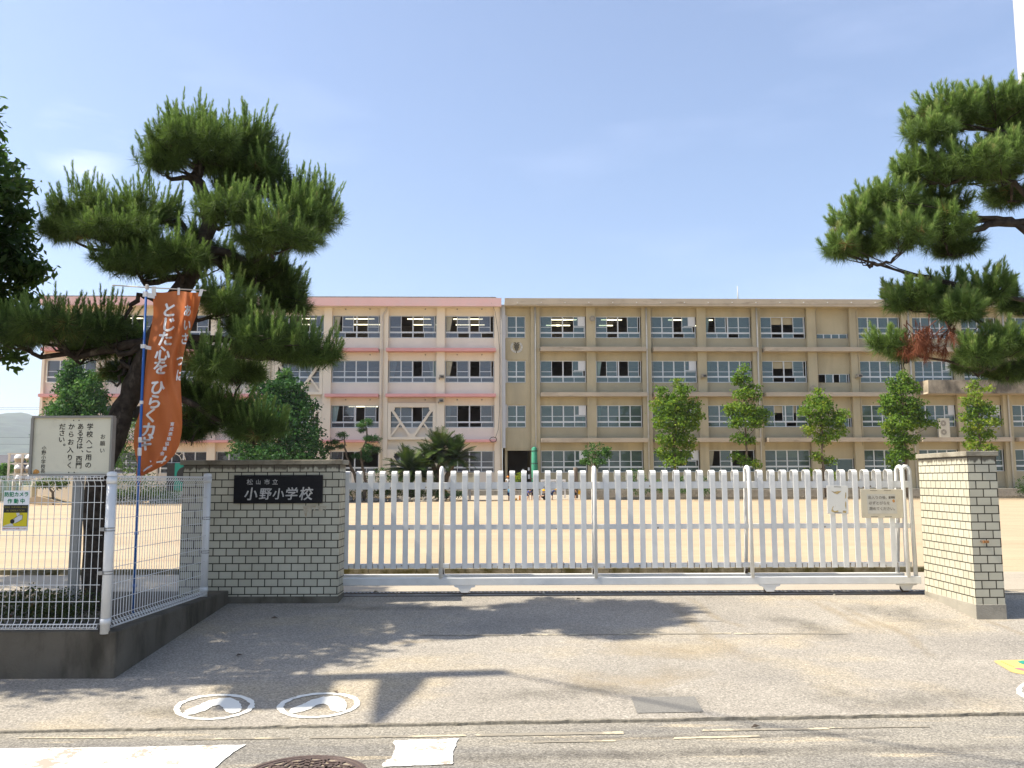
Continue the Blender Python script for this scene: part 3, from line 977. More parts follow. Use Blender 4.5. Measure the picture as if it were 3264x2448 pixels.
# ================================================================== WALL, PILLAR, KERB WALL, FENCE
WY = 8.82
wx0, wx1 = at(577, 1700, WY).x, at(1079, 1760, WY).x
wz0 = gz(0, WY)
wbase, wtop = at(900, 1901, WY).z, at(900, 1481, WY).z
wcap = at(900, 1466, WY).z
def tiled(name, label, x0, x1, y0, y1, zg, zb, zt, zc, over, group=None):
    r = thing(name, label, 'gate wall', ((x0 + x1) / 2, (y0 + y1) / 2, zg), 0, group)
    MB().box((x0 - .006, y0 - .006, zg - .12), (x1 + .006, y1 + .006, zb)).build('plinth', M['plinth'] if name == 'gate_pillar' else M['shadeplinth'], r, bevel=0.004)
    m = MB()
    lay = []
    m.box((x0, y0, zb), (x1, y1, zt))
    o = m.build('tiled_wall', M['tile'], r)
    me = o.data
    uvl = me.uv_layers.new(name='UVMap')
    Mw = WM[o.name]
    for p in me.polygons:
        for li in p.loop_indices:
            co = Mw @ me.vertices[me.loops[li].vertex_index].co
            if abs(p.normal.x) > 0.7:
                q = ((co.y - y0) * 0.131 / 0.098 if name == 'gate_pillar' else (co.y - y0), co.z - zt)
            else:
                q = (co.x - x0, co.z - zt)
            uvl.data[li].uv = q
    MB().box((x0 - over, y0 - over, zt), (x1 + over, y1 + over, zc)).build('cap', M['cap'], r, bevel=0.006)
    return r
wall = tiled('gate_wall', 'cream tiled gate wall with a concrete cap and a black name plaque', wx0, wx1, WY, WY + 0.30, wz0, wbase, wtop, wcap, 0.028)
def pipe_(pts, rad, **k):
    return MB().tube(pts, rad, **k)

pc = gp(3112, 1974)
PY0, PY1 = pc.y, pc.y + 0.98
px1 = at(3203, 1900, PY0).x
pz = gz(pc.x, PY0)
pillar = tiled('gate_pillar', 'cream tiled gate pillar at the right end of the white gate', pc.x + .006, px1, PY0, PY1, pz, at(3100, 1927, PY0).z, at(3090, 1454, PY0).z, at(3085, 1438, PY0).z, 0.018)
# rust run under the plaque and the iron peg in the pillar
pg = at(3130, 1725, PY0)
r = thing('wall_peg', 'rusty iron peg sticking out of the pillar front', 'peg', (pg.x, PY0, pg.z))
mb = MB().tube([(pg.x - .006, PY0 + .01, pg.z), (pg.x - .006, PY0 - .055, pg.z)], 0.011, 8).tube([(pg.x + .02, PY0 + .01, pg.z - .004), (pg.x + .02, PY0 - .05, pg.z - .004)], 0.008, 8)
mb.build('peg', M['rust'], r)
MB().box((pg.x - .018, PY0 - .058, pg.z - .014), (pg.x + .034, PY0 - .048, pg.z + .010)).build('end_plate', mat('orange rust', (0.34, 0.16, 0.06), 0.85, 0.3, 30), r)

# name plaque
a0, a1 = at(744, 1605, WY - .02), at(1029, 1514, WY - .02)
r = thing('name_plaque', 'black stone school name plaque with silver characters on the tiled wall', 'plaque', ((a0.x + a1.x) / 2, WY, a0.z))
MB().box((a0.x, WY - .03, a0.z), (a1.x, WY - .002, a1.z)).build('slab', M['black'], r, bevel=0.004)
pw = (a1.x - a0.x) / 285.0
fnp = lambda a, b: Vector((a0.x + a * pw, WY - .0325, a1.z - b * pw))
mb = MB()
for ch, x, s in (('松', 52, 21), ('山', 79, 17), ('市', 107, 19), ('立', 133, 19)):
    put_glyph(mb, ch, lambda a, b: fnp(x + a, 22 - b), 0, 0, s, 0.006)
mb.build('small_lettering', M['greyletter'], r)
mb = MB()
for ch, x, s in (('小', 57, 43), ('野', 103, 40), ('小', 145, 38), ('学', 187, 42), ('校', 234, 44)):
    put_glyph(mb, ch, lambda a, b: fnp(x + a, 60 - b), 0, 0, s, 0.018, shear=0.12)
mb.build('large_lettering', M['greyletter'], r)
# rust streak as a thin stain sheet on the tiles
mb = MB()
for px, w, y0, y1 in ((975, 9, 1612, 1652), (988, 12, 1610, 1640), (1003, 6, 1611, 1630), (1024, 14, 1612, 1632), (1037, 6, 1612, 1626)):
    b_ = [at(px - w + rnd.uniform(-2, 2), y0, WY), at(px + w, y0, WY), at(px + w * .5, (y0 + y1) / 2, WY), at(px + 1, y1, WY), at(px - w * .6, (y0 + y1) / 2 + 3, WY)]
    mb.add([(p.x, WY - .0015 - 0.0005 * (px % 3), p.z) for p in b_], [(0, 1, 2, 3, 4)])
wall_stain = mb.build('rust_stain', mat('rust run on tile', (0.43, 0.385, 0.29), 0.7, 0.12, 30, 0, 1, 0.2, stain=(0.34, 0.26, 0.16), sscale=25, spos=(0.5, 0.7)), wall)

# concrete kerb wall round the planting bed
FY, FX = 6.50, at(346, 1760, 6.5).x
cz = at(200, 2022, 6.36).z
fx_o = gp(364, 2163)
cw = thing('kerb_wall', 'low dark stained concrete kerb wall carrying the white mesh fence', 'wall', (fx_o.x - .6, fx_o.y, 0))
cy0 = fx_o.y
mb = MB()
ct = 0.30
nx = 5
def cwz(y):
    return cz + 0.0 * (y - cy0)
outer = [(-9, cy0), (fx_o.x, cy0), (fx_o.x + 0.06, 8.84)]
inner = [(-9, cy0 + ct), (fx_o.x - 0.22, cy0 + ct), (fx_o.x - 0.17, 8.84)]
vs = []
for (xo, yo), (xi, yi) in zip(outer, inner):
    vs += [(xo, yo, -0.1), (xi, yi, -0.1), (xi, yi, cz), (xo, yo, cz)]
fs = []
for i in range(2):
    o_ = i * 4
    fs += [(o_, o_ + 3, o_ + 7, o_ + 4), (o_ + 3, o_ + 2, o_ + 6, o_ + 7), (o_ + 2, o_ + 1, o_ + 5, o_ + 6)]
mb.add(vs, fs)
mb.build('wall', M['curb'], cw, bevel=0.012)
tag(MB().add([(-9, cy0 + ct - .01, cz - .05), (fx_o.x - .2, cy0 + ct - .01, cz - .05), (fx_o.x - .16, 8.80, cz - .05), (wx0 - .02, 9.42, 0.335), (-9, 9.42, 0.335)], [(0, 1, 2, 3, 4)]).build('planting_bed', M['soil']), kind='structure')

# white mesh fence: two posts, two folded wire panels, clips
ftop = at(346, 1517, FY).z
fbot = at(346, 2003, FY).z
fence = thing('mesh_fence', 'white welded wire mesh fence turning the corner on the kerb wall', 'fence', (FX, FY, cz))
def post(x, y):
    r_ = 0.034
    mb = MB().tube([(x, y, cz - .02), (x, y, ftop + .012)], r_, 14)
    o = mb.build('post', M['fencewhite'], fence)
    MB().lathe((x, y, ftop + .012), [(r_ * 1.08, -.012), (r_ * 1.08, .008), (r_ * .8, .018), (0, .022)], 14).build('post_cap', M['fencewhite'], o)
    return o
EY = 8.37
EX = at(656, 1700, EY).x
posts = [post(FX, FY), post(EX, EY)]
# bands and clips on the posts
for po, (x, y) in zip(posts, ((FX, FY), (EX, EY))):
    mb = MB()
    for z in (ftop - .035, fbot + .05):
        mb.lathe((x, y, z), [(.0355, -.022), (.0375, -.022), (.0375, .022), (.0355, .022)], 14)
    mb.build('post_band', M['fencewhite'], po)
    mb = MB()
    H = ftop - fbot
    for z in (fbot + H * .655, fbot + H * .37):
        mb.lathe((x, y, z), [(.036, -.004), (.039, 0), (.036, .004)], 14)
        mb.lathe((x, y, z - .02), [(.036, -.004), (.039, 0), (.036, .004)], 14)
        mb.box((x - .05, y - .045, z - .022), (x - .02, y - .030, z + .004))
    mb.build('wire_clip', M['steel'], po)
def panel(p0, p1, out, n):
    p0, p1 = Vector(p0), Vector(p1)
    out = Vector(out)
    L = (p1 - p0).length
    d = (p1 - p0) / L
    w = 0.0026
    H = ftop - fbot
    mb = MB()
    fold = 0.045
    def P(t, z, o):
        q = p0 + d * t + out * o
        return Vector((q.x, q.y, z))
    for i in range(n + 1):
        t = L * (i + 0.5) / (n + 1)
        pr = [P(t, ftop - .075, 0), P(t, ftop - .062, 0), P(t, ftop - .030, .022), P(t, ftop - .012, .032), P(t, ftop, .012), P(t, ftop - .004, -.020), P(t, ftop - .030, -.032)]
        mb.tube(pr, w, 4, False, False)
        pr = [P(t, fbot + .075, 0), P(t, fbot + .060, 0), P(t, fbot + .032, .022), P(t, fbot + .014, .032), P(t, fbot, .012), P(t, fbot + .004, -.020), P(t, fbot + .030, -.032)]
        mb.tube(pr, w, 4, False, False)
        mb.tube([P(t, fbot + .07, 0), P(t, ftop - .07, 0)], w, 4, False, False)
    hz = [(fbot + .075 + (H - .15) * k / 8, 0.003) for k in range(9)]
    hz += [(ftop - .012, .033), (ftop - .035, .022), (ftop, .008), (ftop - .03, -.033), (fbot + .014, .033), (fbot + .035, .022), (fbot, .008), (fbot + .03, -.033)]
    for z, o in hz:
        mb.tube([P(0.0, z, o), P(L, z, o)], w * 1.1, 4, False, False)
    return mb.build('mesh_panel', M['fencewhite'], fence)
panel((FX - .04, FY - .02, 0), (FX - 2.04, FY - .02, 0), (0, -1, 0), 40)
panel((FX + .012, FY + .04, 0), (EX + .012, EY - .04, 0), (1, 0, 0), 38)

# security camera sign hung on the fence
c0 = at(11, 1566, FY - .07)
s_ = (FY - .07) / 2770.0 * 1.004
r = thing('warning_sign', 'tilted white and yellow camera warning sign wired to the mesh fence', 'sign', tuple(at(50, 1690, FY - .07)))
SO = at(51, 1628, FY - .07)
def fs_(a, b, d=0.0):
    # (a right, b down) in twelve-hundredths about the sign centre
    return Vector((SO.x + a * s_, SO.y - d, SO.z - b * s_))
def srect(x0, y0, x1, y1, d):
    return [fs_(x0, y0, d), fs_(x1, y0, d), fs_(x1, y1, d), fs_(x0, y1, d)]
mb = MB()
mb.add(srect(-40, -63, 41, 62, 0) + srect(-40, -63, 41, 62, .004), [(0, 1, 2, 3), (7, 6, 5, 4), (0, 4, 5, 1), (1, 5, 6, 2), (2, 6, 7, 3), (3, 7, 4, 0)])
mb.build('plate', M['signwhite'], r)
MB().add(srect(-38, -18, 38.5, 49, .005), [(0, 1, 2, 3)]).build('black_field', M['signblack'], r)
MB().add(srect(-37, 6, 37.5, 48, .006), [(0, 1, 2, 3)]).build('yellow_field', M['signyellow'], r)
mb = MB()
put_line(mb, '防犯カメラ', lambda a, b: fs_(a, -b, .0055), 0, 51, 15.5, 0.03, pitch=15.4)
put_line(mb, '作動中', lambda a, b: fs_(a, -b, .0055), 0, 30, 15.5, 0.03, pitch=20)
mb.build('green_lettering', M['signgreen'], r)
mb = MB()
put_line(mb, 'VIDEO SURVEILLANCE', lambda a, b: fs_(a, -b, .0065), 0, 11.5, 8.0, 0.0, 0.98)
put_line(mb, 'IN OPERATION', lambda a, b: fs_(a, -b, .0065), 0, 0.8, 8.0, 0.0, 1.0)
mb.build('yellow_lettering', M['signdull'], r)
mb = MB()
put_line(mb, '児童の安全のために設置しています', lambda a, b: fs_(a, -b, .0055), 0, -55, 4.8, 0.01, pitch=4.75)
mb.build('red_lettering', M['signred'], r)
mb = MB()
mb.add([fs_(a, b, .0068) for a, b in ((-36, 47), (-9, 38), (-3, 47))], [(0, 1, 2)])
mb.add([fs_(a, b, .0072) for a, b in ((-10, 28), (14, 12), (23, 14), (22, 27), (2, 38), (-7, 39))], [(0, 1, 2, 3, 4, 5)])
mb.add([fs_(a, b, .0072) for a, b in ((3, 7), (12, 6), (14, 13), (6, 17))], [(0, 1, 2, 3)])
mb.build('camera_drawing', M['camgrey'], r)
mb = MB()
mb.add([fs_(-8 + 7.2 * math.cos(t * math.pi / 6), 33 + 7.2 * math.sin(t * math.pi / 6), .0076) for t in range(12)], [list(range(12))])
for (a, b), (c, d) in (((-10, 28), (14, 12)), ((14, 12), (23, 14)), ((23, 14), (22, 27)), ((22, 27), (2, 38)), ((-2, 24), (0, 31)), ((14, 12), (16, 20)), ((12, 6), (22, 9)), ((22, 9), (23, 14))):
    mb.add([fs_(a, b, .0077), fs_(c, d, .0077), fs_(c + .9, d + .9, .0077), fs_(a + .9, b + .9, .0077)], [(0, 1, 2, 3)])
mb.build('camera_outline', M['signblack'], r)

# notice board on a single steel post behind the fence
BY = 7.15
b0, b1 = at(104, 1511, BY), at(360, 1332, BY)
pp = at(231, 1900, BY)
r = thing('notice_board', 'cream notice board with black brush writing on a grey steel post', 'notice board', (pp.x, BY, cz))
MB().box((b0.x, BY - .015, b0.z), (b1.x, BY + .015, b1.z)).build('panel', M['board'], r)
mb = MB()
t = .017
mb.box((b0.x - .012, BY - .035, b1.z), (b1.x + .012, BY + .03, b1.z + t)).box((b0.x - .012, BY - .035, b0.z - t), (b1.x + .012, BY + .03, b0.z))
mb.box((b0.x - .020, BY - .034, b0.z), (b0.x, BY + .03, b1.z)).box((b1.x, BY - .034, b0.z), (b1.x + .016, BY + .03, b1.z))
mb.build('frame', M['boardframe'], r)
xa = at(217, 1700, BY).x
mb = MB().box((xa, BY + .032, cz - .1), (xa + .065, BY + .040, b0.z + .3)).box((xa, BY + .092, cz - .1), (xa + .065, BY + .10, b0.z + .3)).box((xa + .058, BY + .04, cz - .1), (xa + .065, BY + .092, b0.z + .3))
mb.build('post', M['post'], r)
mb = MB()
k = 7.15 / 2770 * 1.0
fb = lambda a, b: Vector((b0.x + (a - 104) * k * 1.005, BY - .0165, b1.z - (-b - 1332) * k * 1.0))
put_column(mb, 'お願い', fb, 323, -1392, 17, 22, 0.006)
put_column(mb, '学校へご用の', fb, 281, -1360, 21, 24.4, 0.016)
put_column(mb, 'ある方は、西門', lambda a, b: fb(a, b), 251, -1360, 21, 20.5, 0.016)
put_column(mb, 'からお入りく', fb, 222, -1360, 21, 24.5, 0.016)
put_column(mb, 'ださい。', fb, 193, -1360, 21, 20.5, 0.016)
put_column(mb, '小野小学校長', fb, 139, -1428, 15, 14.5, 0.006)
for a, b in ((228, -1340), (245, -1340), (221, -1505), (238, -1505)):
    mb.add([fb(a + 2 * math.cos(q), b + 2 * math.sin(q)) for q in (0, .8, 1.6, 2.4, 3.1, 3.9, 4.7, 5.5)], [list(range(8))])
mb.build('lettering', M['ink'], r)
mb = MB()
mb.add([fb(a, b) - Vector((0, .0004, 0)) for a, b in ((108, -1509), (110, -1498), (117, -1494), (126, -1498), (129, -1505), (123, -1509))], [tuple(range(6))])
mb.build('rust_stain', M['orange'], r)

# ================================================================== SLIDING GATE
GY = 9.13
GC = 1632
xc = lambda px, py=1700: at(px, py, GY).x
zc_ = lambda py: at(1632, py, GY).z
z_top, z_rt0, z_rt1 = zc_(1500), zc_(1559), zc_(1537)
z_m0, z_m1 = zc_(1688), zc_(1672)
z_b0, z_b1 = zc_(1811), zc_(1796)
z_s0, z_s1 = zc_(1864), zc_(1840)
gxr = at(2928, 1850, GY).x
h1, h2, h3, h4 = xc(1406), xc(1897), xc(2392), xc(2884)
P = (h3 - h1) / 26.0
gxl = h1 - 13 * P - .02
gate = thing('sliding_gate', 'long white steel sliding gate of looped pickets across the school drive', 'gate', ((gxl + gxr) / 2, GY, gz(0, GY)))
FRm = M['white']
D = 0.118
mb = MB().box((gxl, GY + .009, z_rt0), (gxr - .03, GY + .050, z_rt1))
mb.build('top_rail', FRm, gate, bevel=.004)
MB().box((gxl, GY + .009, z_m0), (gxr - .05, GY + .036, z_m1)).build('middle_rail', FRm, gate, bevel=.004)
MB().box((gxl, GY + .009, z_b0), (gxr - .05, GY + .045, z_b1)).build('bottom_rail', FRm, gate, bevel=.004)
o = MB().box((gxl, GY - .045, z_s0), (gxr + .01, GY + .02, z_s1)).build('base_beam', FRm, gate, bevel=.006)
MB().box((gxl, GY + .20, z_s0 + .02), (gxr - .05, GY + .255, z_s1 + .01)).build('rear_beam', FRm, gate, bevel=.006)
def picket(x, k):
    w = 0.028
    q = random.Random(k)
    x += q.uniform(-.002, .002)
    prof = [(0.0, z_b0 - .004), (0.0, z_top - .052)]
    for i in range(1, 8):
        t = math.pi * i / 8
        prof.append((D / 2 - D / 2 * math.cos(t), z_top - .052 + .052 * math.sin(t) ** .72))
    prof += [(D, z_top - .06), (D, z_rt0 + .02)]
    th = 0.007
    vs, fs = [], []
    for i, (y, z) in enumerate(prof):
        a, b = prof[max(i - 1, 0)], prof[min(i + 1, len(prof) - 1)]
        d = Vector((b[0] - a[0], b[1] - a[1])).normalized()
        nx_, nz_ = d.y, -d.x
        for s in (-1, 1):
            vs.append((x + s * w, GY + y - 0, z))
            vs.append((x + s * w, GY + y + nx_ * th, z + nz_ * th))
    n = len(prof)
    for i in range(n - 1):
        o_ = i * 4
        fs += [(o_, o_ + 2, o_ + 6, o_ + 4), (o_ + 1, o_ + 5, o_ + 7, o_ + 3), (o_, o_ + 4, o_ + 5, o_ + 1), (o_ + 2, o_ + 3, o_ + 7, o_ + 6)]
    fs += [(0, 1, 3, 2), (n * 4 - 4, n * 4 - 2, n * 4 - 1, n * 4 - 3)]
    MB().add(vs, fs).build('picket', FRm, gate, bevel=.002)
k = 0
for base in (h1 - 13 * P, h1, h2, h3):
    for i in range(1, 13):
        x = base + P * i
        if x < gxr - .06:
            picket(x, k)
            k += 1
mb = MB()
z_hp = zc_(1491)
def hoop(x, name='brace_hoop', yb=.225):
    m = MB()
    pts = [(x, GY - .03, z_s1 - .01), (x, GY - .02, z_rt0)]
    for i in range(0, 9):
        t = math.pi * i / 8
        pts.append((x, GY - .015 + .075 - .075 * math.cos(t), z_hp - .075 + .075 * math.sin(t)))
    pts += [(x, GY + .16, z_m0), (x, GY + yb, z_s1 + .01)]
    m.tube(pts, .021, 10)
    return m.build(name, FRm, gate)
for x in (h1, h2, h3):
    hoop(x)
    MB().bar((x, GY + .16, z_b0 - .03), (x, GY + .225, z_s1), .03, .012).build('brace_foot', M['rust'], gate)
# end frame by the pillar: a broad tube frame and a second hoop
xe0, xe1 = xc(2882, 1560), gxr - .025
m = MB()
pts = [(xe0, GY + .03, z_b0)]
for i in range(0, 5):
    t = math.pi / 2 * i / 4
    pts.append((xe0 + .05 - .05 * math.cos(t), GY + .03, z_hp - .05 + .05 * math.sin(t)))
for i in range(0, 5):
    t = math.pi / 2 * i / 4
    pts.append((xe1 - .05 + .05 * math.sin(t), GY + .03, z_hp - .05 + .05 * math.cos(t)))
pts.append((xe1, GY + .0, z_s1))
m.tube(pts, .022, 10)
m.build('end_frame', FRm, gate)
hoop(xe1 - .09, 'end_hoop')
m = MB()
for base in (h1 - 13 * P, h1, h2, h3):
    for i in range(1, 13):
        x = base + P * i
        if x < gxr - .06:
            for sd in (-1, 1):
                if rnd.random() < .8:
                    m.box((x + sd * .0345 - .0022, GY + .004, z_b0 - .003), (x + sd * .0345 + .0022, GY + .0086, z_b0 + rnd.uniform(.02, .065)))
                if rnd.random() < .22:
                    z = rnd.choice((z_rt0, z_m0, z_b0 + .01)) + rnd.uniform(0, .02)
                    m.box((x + sd * .038 - .006, GY + .005, z), (x + sd * .038 + .005, GY + .0087, z + rnd.uniform(.006, .016)))
m.build('weld_rust', mat('rust at the welds', (0.22, 0.15, 0.09), 0.85, 0.4, 60), gate)
# wheel brackets
def wheel(px, front):
    x = at(px, 1870, GY).x
    y = GY - .012 if front else GY + .05
    zr = 0.329
    prof = [(-.18, z_s0), (-.165, z_s0 - .03), (-.11, z_s0 - .04), (-.085, z_s0 - .09), (-.055, z_s0 - .125), (.055, z_s0 - .125), (.085, z_s0 - .09), (.11, z_s0 - .04), (.165, z_s0 - .03), (.18, z_s0)]
    sc = (z_s0 - zr) / .165
    b = MB().prism([(a * .62, z_s0 + (z - z_s0) * sc) for a, z in prof], lambda a, z, d: Vector((x + a, y - .03 + d, z)), .012)
    o = b.build('wheel_bracket', FRm, gate)
    w = MB()
    rr = (z_s0 - zr) * .5
    for yy in (0,):
        c = Vector((x, y + .02, zr + rr))
        n = 18
        vs = [c + Vector((rr * math.cos(2 * math.pi * i / n), s, rr * math.sin(2 * math.pi * i / n))) for s in (-.014, .014) for i in range(n)]
        w.add(vs, [tuple(range(n)), tuple(reversed(range(n, 2 * n)))] + [(i, i + n, (i + 1) % n + n, (i + 1) % n) for i in range(n)])
    w.build('wheel', M['rust'], o)
wheel(1482, True)
wheel(2450, True)
wheel(2893, False)
m = MB().tube([at(2830, 1535, GY + .06), at(2841, 1515, GY + .02)], .008, 6)
q = at(2841, 1514, GY + .02)
m.lathe((q.x, q.y, q.z), [(0, -.014), (.012, -.008), (.014, 0), (.012, .008), (0, .014)], 8)
m.build('latch_handle', M['rust'], gate)

# two plates tied to the gate
SY = GY - .03
def plate(name, label, px0, py0, px1, py1, tilt, m):
    o = at((px0 + px1) / 2, (py0 + py1) / 2, SY)
    k_ = SY / 2770.0
    def f(a, b, d=0.0):
        c, s = math.cos(tilt), math.sin(tilt)
        return Vector((o.x + (a * c + b * s) * k_ * 1.03, SY - d, o.z + (b * c - a * s) * k_ * 1.0))
    r = thing(name, label, 'sign', tuple(o))
    w, h = (px1 - px0) / 2, (py1 - py0) / 2
    q = [(-w, -h), (w, -h), (w, h), (-w, h)]
    MB().add([f(a, b, 0) for a, b in q] + [f(a, b, .006) for a, b in q], [(0, 3, 2, 1), (4, 5, 6, 7), (0, 1, 5, 4), (1, 2, 6, 5), (2, 3, 7, 6), (3, 0, 4, 7)]).build('plate', m, r, bevel=.002)
    return r, f
r, f = plate('faded_plate', 'blank white plate with peeled orange edges tied to the gate', 2637, 1549, 2702, 1637, R(1.2), M['notewhite'])
mb = MB()
for poly in ([(-20, 28), (-10, 25), (0, 27), (12, 28), (6, 22), (-1, 17), (-10, 20)], [(24, 24), (27, 22), (26, 8), (22, 2), (23, 12)], [(23, -4), (26, -8), (25, -30), (22, -20)], [(-16, -22), (-12, -20), (-17, -30), (-10, -36), (0, -33), (2, -38), (-14, -40), (-21, -36)], [(16, -33), (26, -34), (25, -41), (14, -40)]):
    mb.add([f(a, b, .0068) for a, b in poly], [list(range(len(poly)))])
mb.build('peeled_print', mat('peeled yellow print', (0.50, 0.37, 0.16), 0.7, 0.35, 60, 0, 1, 0.2, stain=(0.30, 0.24, 0.15), sscale=40, spos=(0.5, 0.6)), r)
mb = MB()
for b in (40.5, -40.5):
    mb.add([f(-11, b - 1, .0068), f(11, b - 1, .0068), f(11, b + 1, .0068), f(-11, b + 1, .0068)], [(0, 1, 2, 3)])
mb.build('slot', M['fadedink'], r)
r, f = plate('gate_notice', 'cream notice plate asking to shut the gate, tied beside the pillar', 2746, 1560, 2875, 1650, R(0.6), M['notecream'])
w_, h_ = 43, 31
MB().add([f(a - 1, b - 1, .0068) for a, b in ((-w_, -h_), (w_ + 4, -h_ + 1), (w_ - 1, h_), (-w_ - 2, h_))], [(0, 1, 2, 3)]).build('printed_sheet', M['notegrey'], r)
mb = MB()
put_line(mb, '出入りの後、', lambda a, b: f(a, b, .0072), -10, 19, 11, 0.015, pitch=11)
put_line(mb, '必ずとびらを', lambda a, b: f(a, b, .0072), -8, 1.5, 11, 0.015, pitch=11)
put_line(mb, '閉めてください。', lambda a, b: f(a, b, .0072), 3, -16, 11, 0.015, pitch=10.6)
mb.build('lettering', M['fadedink'], r)
mb = MB()
for x0, x1, y0, y1 in ((21, 27, 15, 23), (28, 40, 16, 23)):
    mb.add([f(x0, y0, .0071), f(x1, y0, .0071), f(x1, y1, .0071), f(x0, y1, .0071)], [(0, 1, 2, 3)])
for a, b in ((-24, 41), (18, 41), (-24, -41), (18, -41)):
    mb.add([f(a - 11, b - .8, .0071), f(a + 11, b - .8, .0071), f(a + 11, b + .8, .0071), f(a - 11, b + .8, .0071)], [(0, 1, 2, 3)])
mb.build('dark_patches', M['fadedink'], r)
mb = MB().add([f(a, b, .0072) for a, b in ((31, 9), (35, 14), (39, 12), (40, 5), (35, 3))], [(0, 1, 2, 3, 4)])
mb.build('orange_patch', M['orange'], r)

# ================================================================== ORANGE BANNER ON A BLUE POLE
NY = 7.35
PBt, PBb = at(466, 926, NY), at(424, 1960, NY)
PBb.z = cz - .05
flag = thing('banner_flag', 'orange banner with white writing on a blue pole before the pine trunk', 'banner', tuple(PBb))
def pole_at(py):
    return at(466 + (424 - 466) * (py - 926) / (1960 - 926.0), py, NY)
mb = MB().tube([PBb, pole_at(1500), PBt], [.0135, .0125, .0105], 10)
pole = mb.build('pole', M['bluepole'], flag)
mb = MB()
for py in (1700, 1867):
    p = pole_at(py)
    mb.lathe(p, [(.015, -.014), (.018, -.01), (.018, .01), (.015, .014)], 10)
mb.build('pole_joint', M['bluepole'], pole)
ca, cb = at(358, 909, NY), at(657, 926, NY + .02)
mb = MB().tube([ca, (ca + cb) / 2 + Vector((0, 0, -.003)), cb], .0055, 8)
mb.build('cross_arm', M['pipe'], flag)
mb = MB().lathe(at(469, 912, NY), [(.012, -.03), (.016, -.02), (.016, .006), (.012, .014), (0, .018)], 10)
mb.build('pole_cap', M['pipe'], flag)
TAB = [(930, 487, 641), (960, 488, 637), (1000, 489, 628), (1050, 481, 610), (1100, 471, 592), (1150, 466, 581), (1200, 461, 575), (1250, 457, 577), (1300, 450, 580), (1350, 433, 581), (1380, 427, 579), (1420, 426, 571), (1450, 431, 556), (1480, 438, 528), (1500, 436, 490), (1515, 433, 456), (1535, 434, 448), (1560, 435, 447), (1582, 435, 446)]
def edges(py):
    for (y0, l0, r0), (y1, l1, r1) in zip(TAB, TAB[1:]):
        if py <= y1:
            t = (py - y0) / (y1 - y0)
            t = max(0, t)
            return l0 + (l1 - l0) * t, r0 + (r1 - r0) * t
    return TAB[-1][1:]
def flagpt(u, py, lift=0.0):
    l, r_ = edges(py)
    px = l + (r_ - l) * u
    v = (py - 930) / 650.0
    y = NY + .02
    if py > 1290: y += .035 * min(1, (py - 1290) / 60.0)
    y += .030 * math.sin(u * 7.5 + v * 7) * min(1, v * 6 + .15)
    y += .014 * math.sin(u * 17 - v * 22 + 1.0) * (0.3 + u)
    fold = max(0, u - .62) / .38
    y += -.075 * math.sin(min(1, fold * 1.6) * math.pi) * max(0, 1 - abs(py - 1040) / 260.0)
    y += .05 * fold * max(0, (py - 1150) / 300.0 if py < 1450 else 1)
    return at(px, py + 2.5 * math.sin(u * 9) * max(0, 1 - v * 6), y - lift)
NU, NV = 26, 90
vs, fs = [], []
for j in range(NV + 1):
    py = 930 + 652 * j / NV
    for i in range(NU + 1):
        vs.append(flagpt(i / NU, py))
for j in range(NV):
    for i in range(NU):
        a = j * (NU + 1) + i
        fs.append((a, a + 1, a + NU + 2, a + NU + 1))
MB().add(vs, fs, True).build('cloth', M['flag'], flag)
mb = MB()
def fglyph(ch, px, py, size, bold, slant=0.12, xs=1.0):
    vs_, fs_2, w = glyph(ch)
    for i, (ox, oy) in enumerate(((0, 0), (bold, 0), (-bold, 0), (0, bold), (0, -bold))):
        out = []
        for x, y in vs_:
            qy = py - (y + oy) * size
            qx = px + (x + ox) * size * xs + slant * (y * size)
            l, r_ = edges(min(max(qy, 931), 1580))
            u = (qx - l) / (r_ - l)
            out.append(flagpt(min(max(u, 0.0), 1.0), min(max(qy, 931), 1580), .006 + .0003 * i))
        mb.add(out, fs_2)
for ch, px, py in (('と', 539, 988), ('じ', 537, 1034), ('た', 527, 1080), ('心', 518, 1127), ('を', 511, 1171), ('ひ', 502, 1235), ('ら', 492, 1281), ('く', 481, 1324), ('カ', 474, 1370), ('ギ', 463, 1414)):
    fglyph(ch, px, py, 50, .035)
for ch, px, py in (('あ', 598, 990), ('い', 596, 1036), ('さ', 588, 1080), ('つ', 574, 1150), ('は', 573, 1196)):
    fglyph(ch, px, py, 40, .035, .12, .62)
for i, ch in enumerate('育成連絡協議会'):
    fglyph(ch, 549 - i * 1.6 - (i * i) * .62, 1352 + i * 15.6, 13.5, .02)
mb.build('lettering', M['flagwhite'], flag)
mb = MB()
for poly in ([(478, 1468), (500, 1471), (530, 1466), (529, 1470), (500, 1476), (478, 1473)], [(500, 1470), (514, 1476), (521, 1462), (528, 1452), (533, 1455), (524, 1468), (516, 1478), (506, 1474)], [(455, 1500), (470, 1488), (484, 1482), (486, 1486), (472, 1493), (458, 1504)]):
    q = []
    for px, py in poly:
        l, r_ = edges(py)
        q.append(flagpt(min(1, max(0, (px - l) / (r_ - l))), py, .007))
    mb.add(q, [tuple(range(len(q)))])
mb.build('crumpled_print', M['flagwhite'], flag)
def tabstrip(py, u_end, h=13, name='white_tab'):
    p = pole_at(py)
    e = flagpt(u_end, max(931, py + 6), .004)
    dz = Vector((0, 0, h * NY / 2770 / 2))
    m = MB()
    m.add([p + Vector((-.022, -.016, 0)) + dz, e + dz * .9, e - dz * .9, p + Vector((-.022, -.016, 0)) - dz], [(0, 1, 2, 3)])
    m.lathe(p - dz, [(.016, 0), (.0165, 2 * dz.z)], 10)
    m.build(name, M['flagwhite'], flag)
tabstrip(938, .04, 17)
tabstrip(1104, .10)
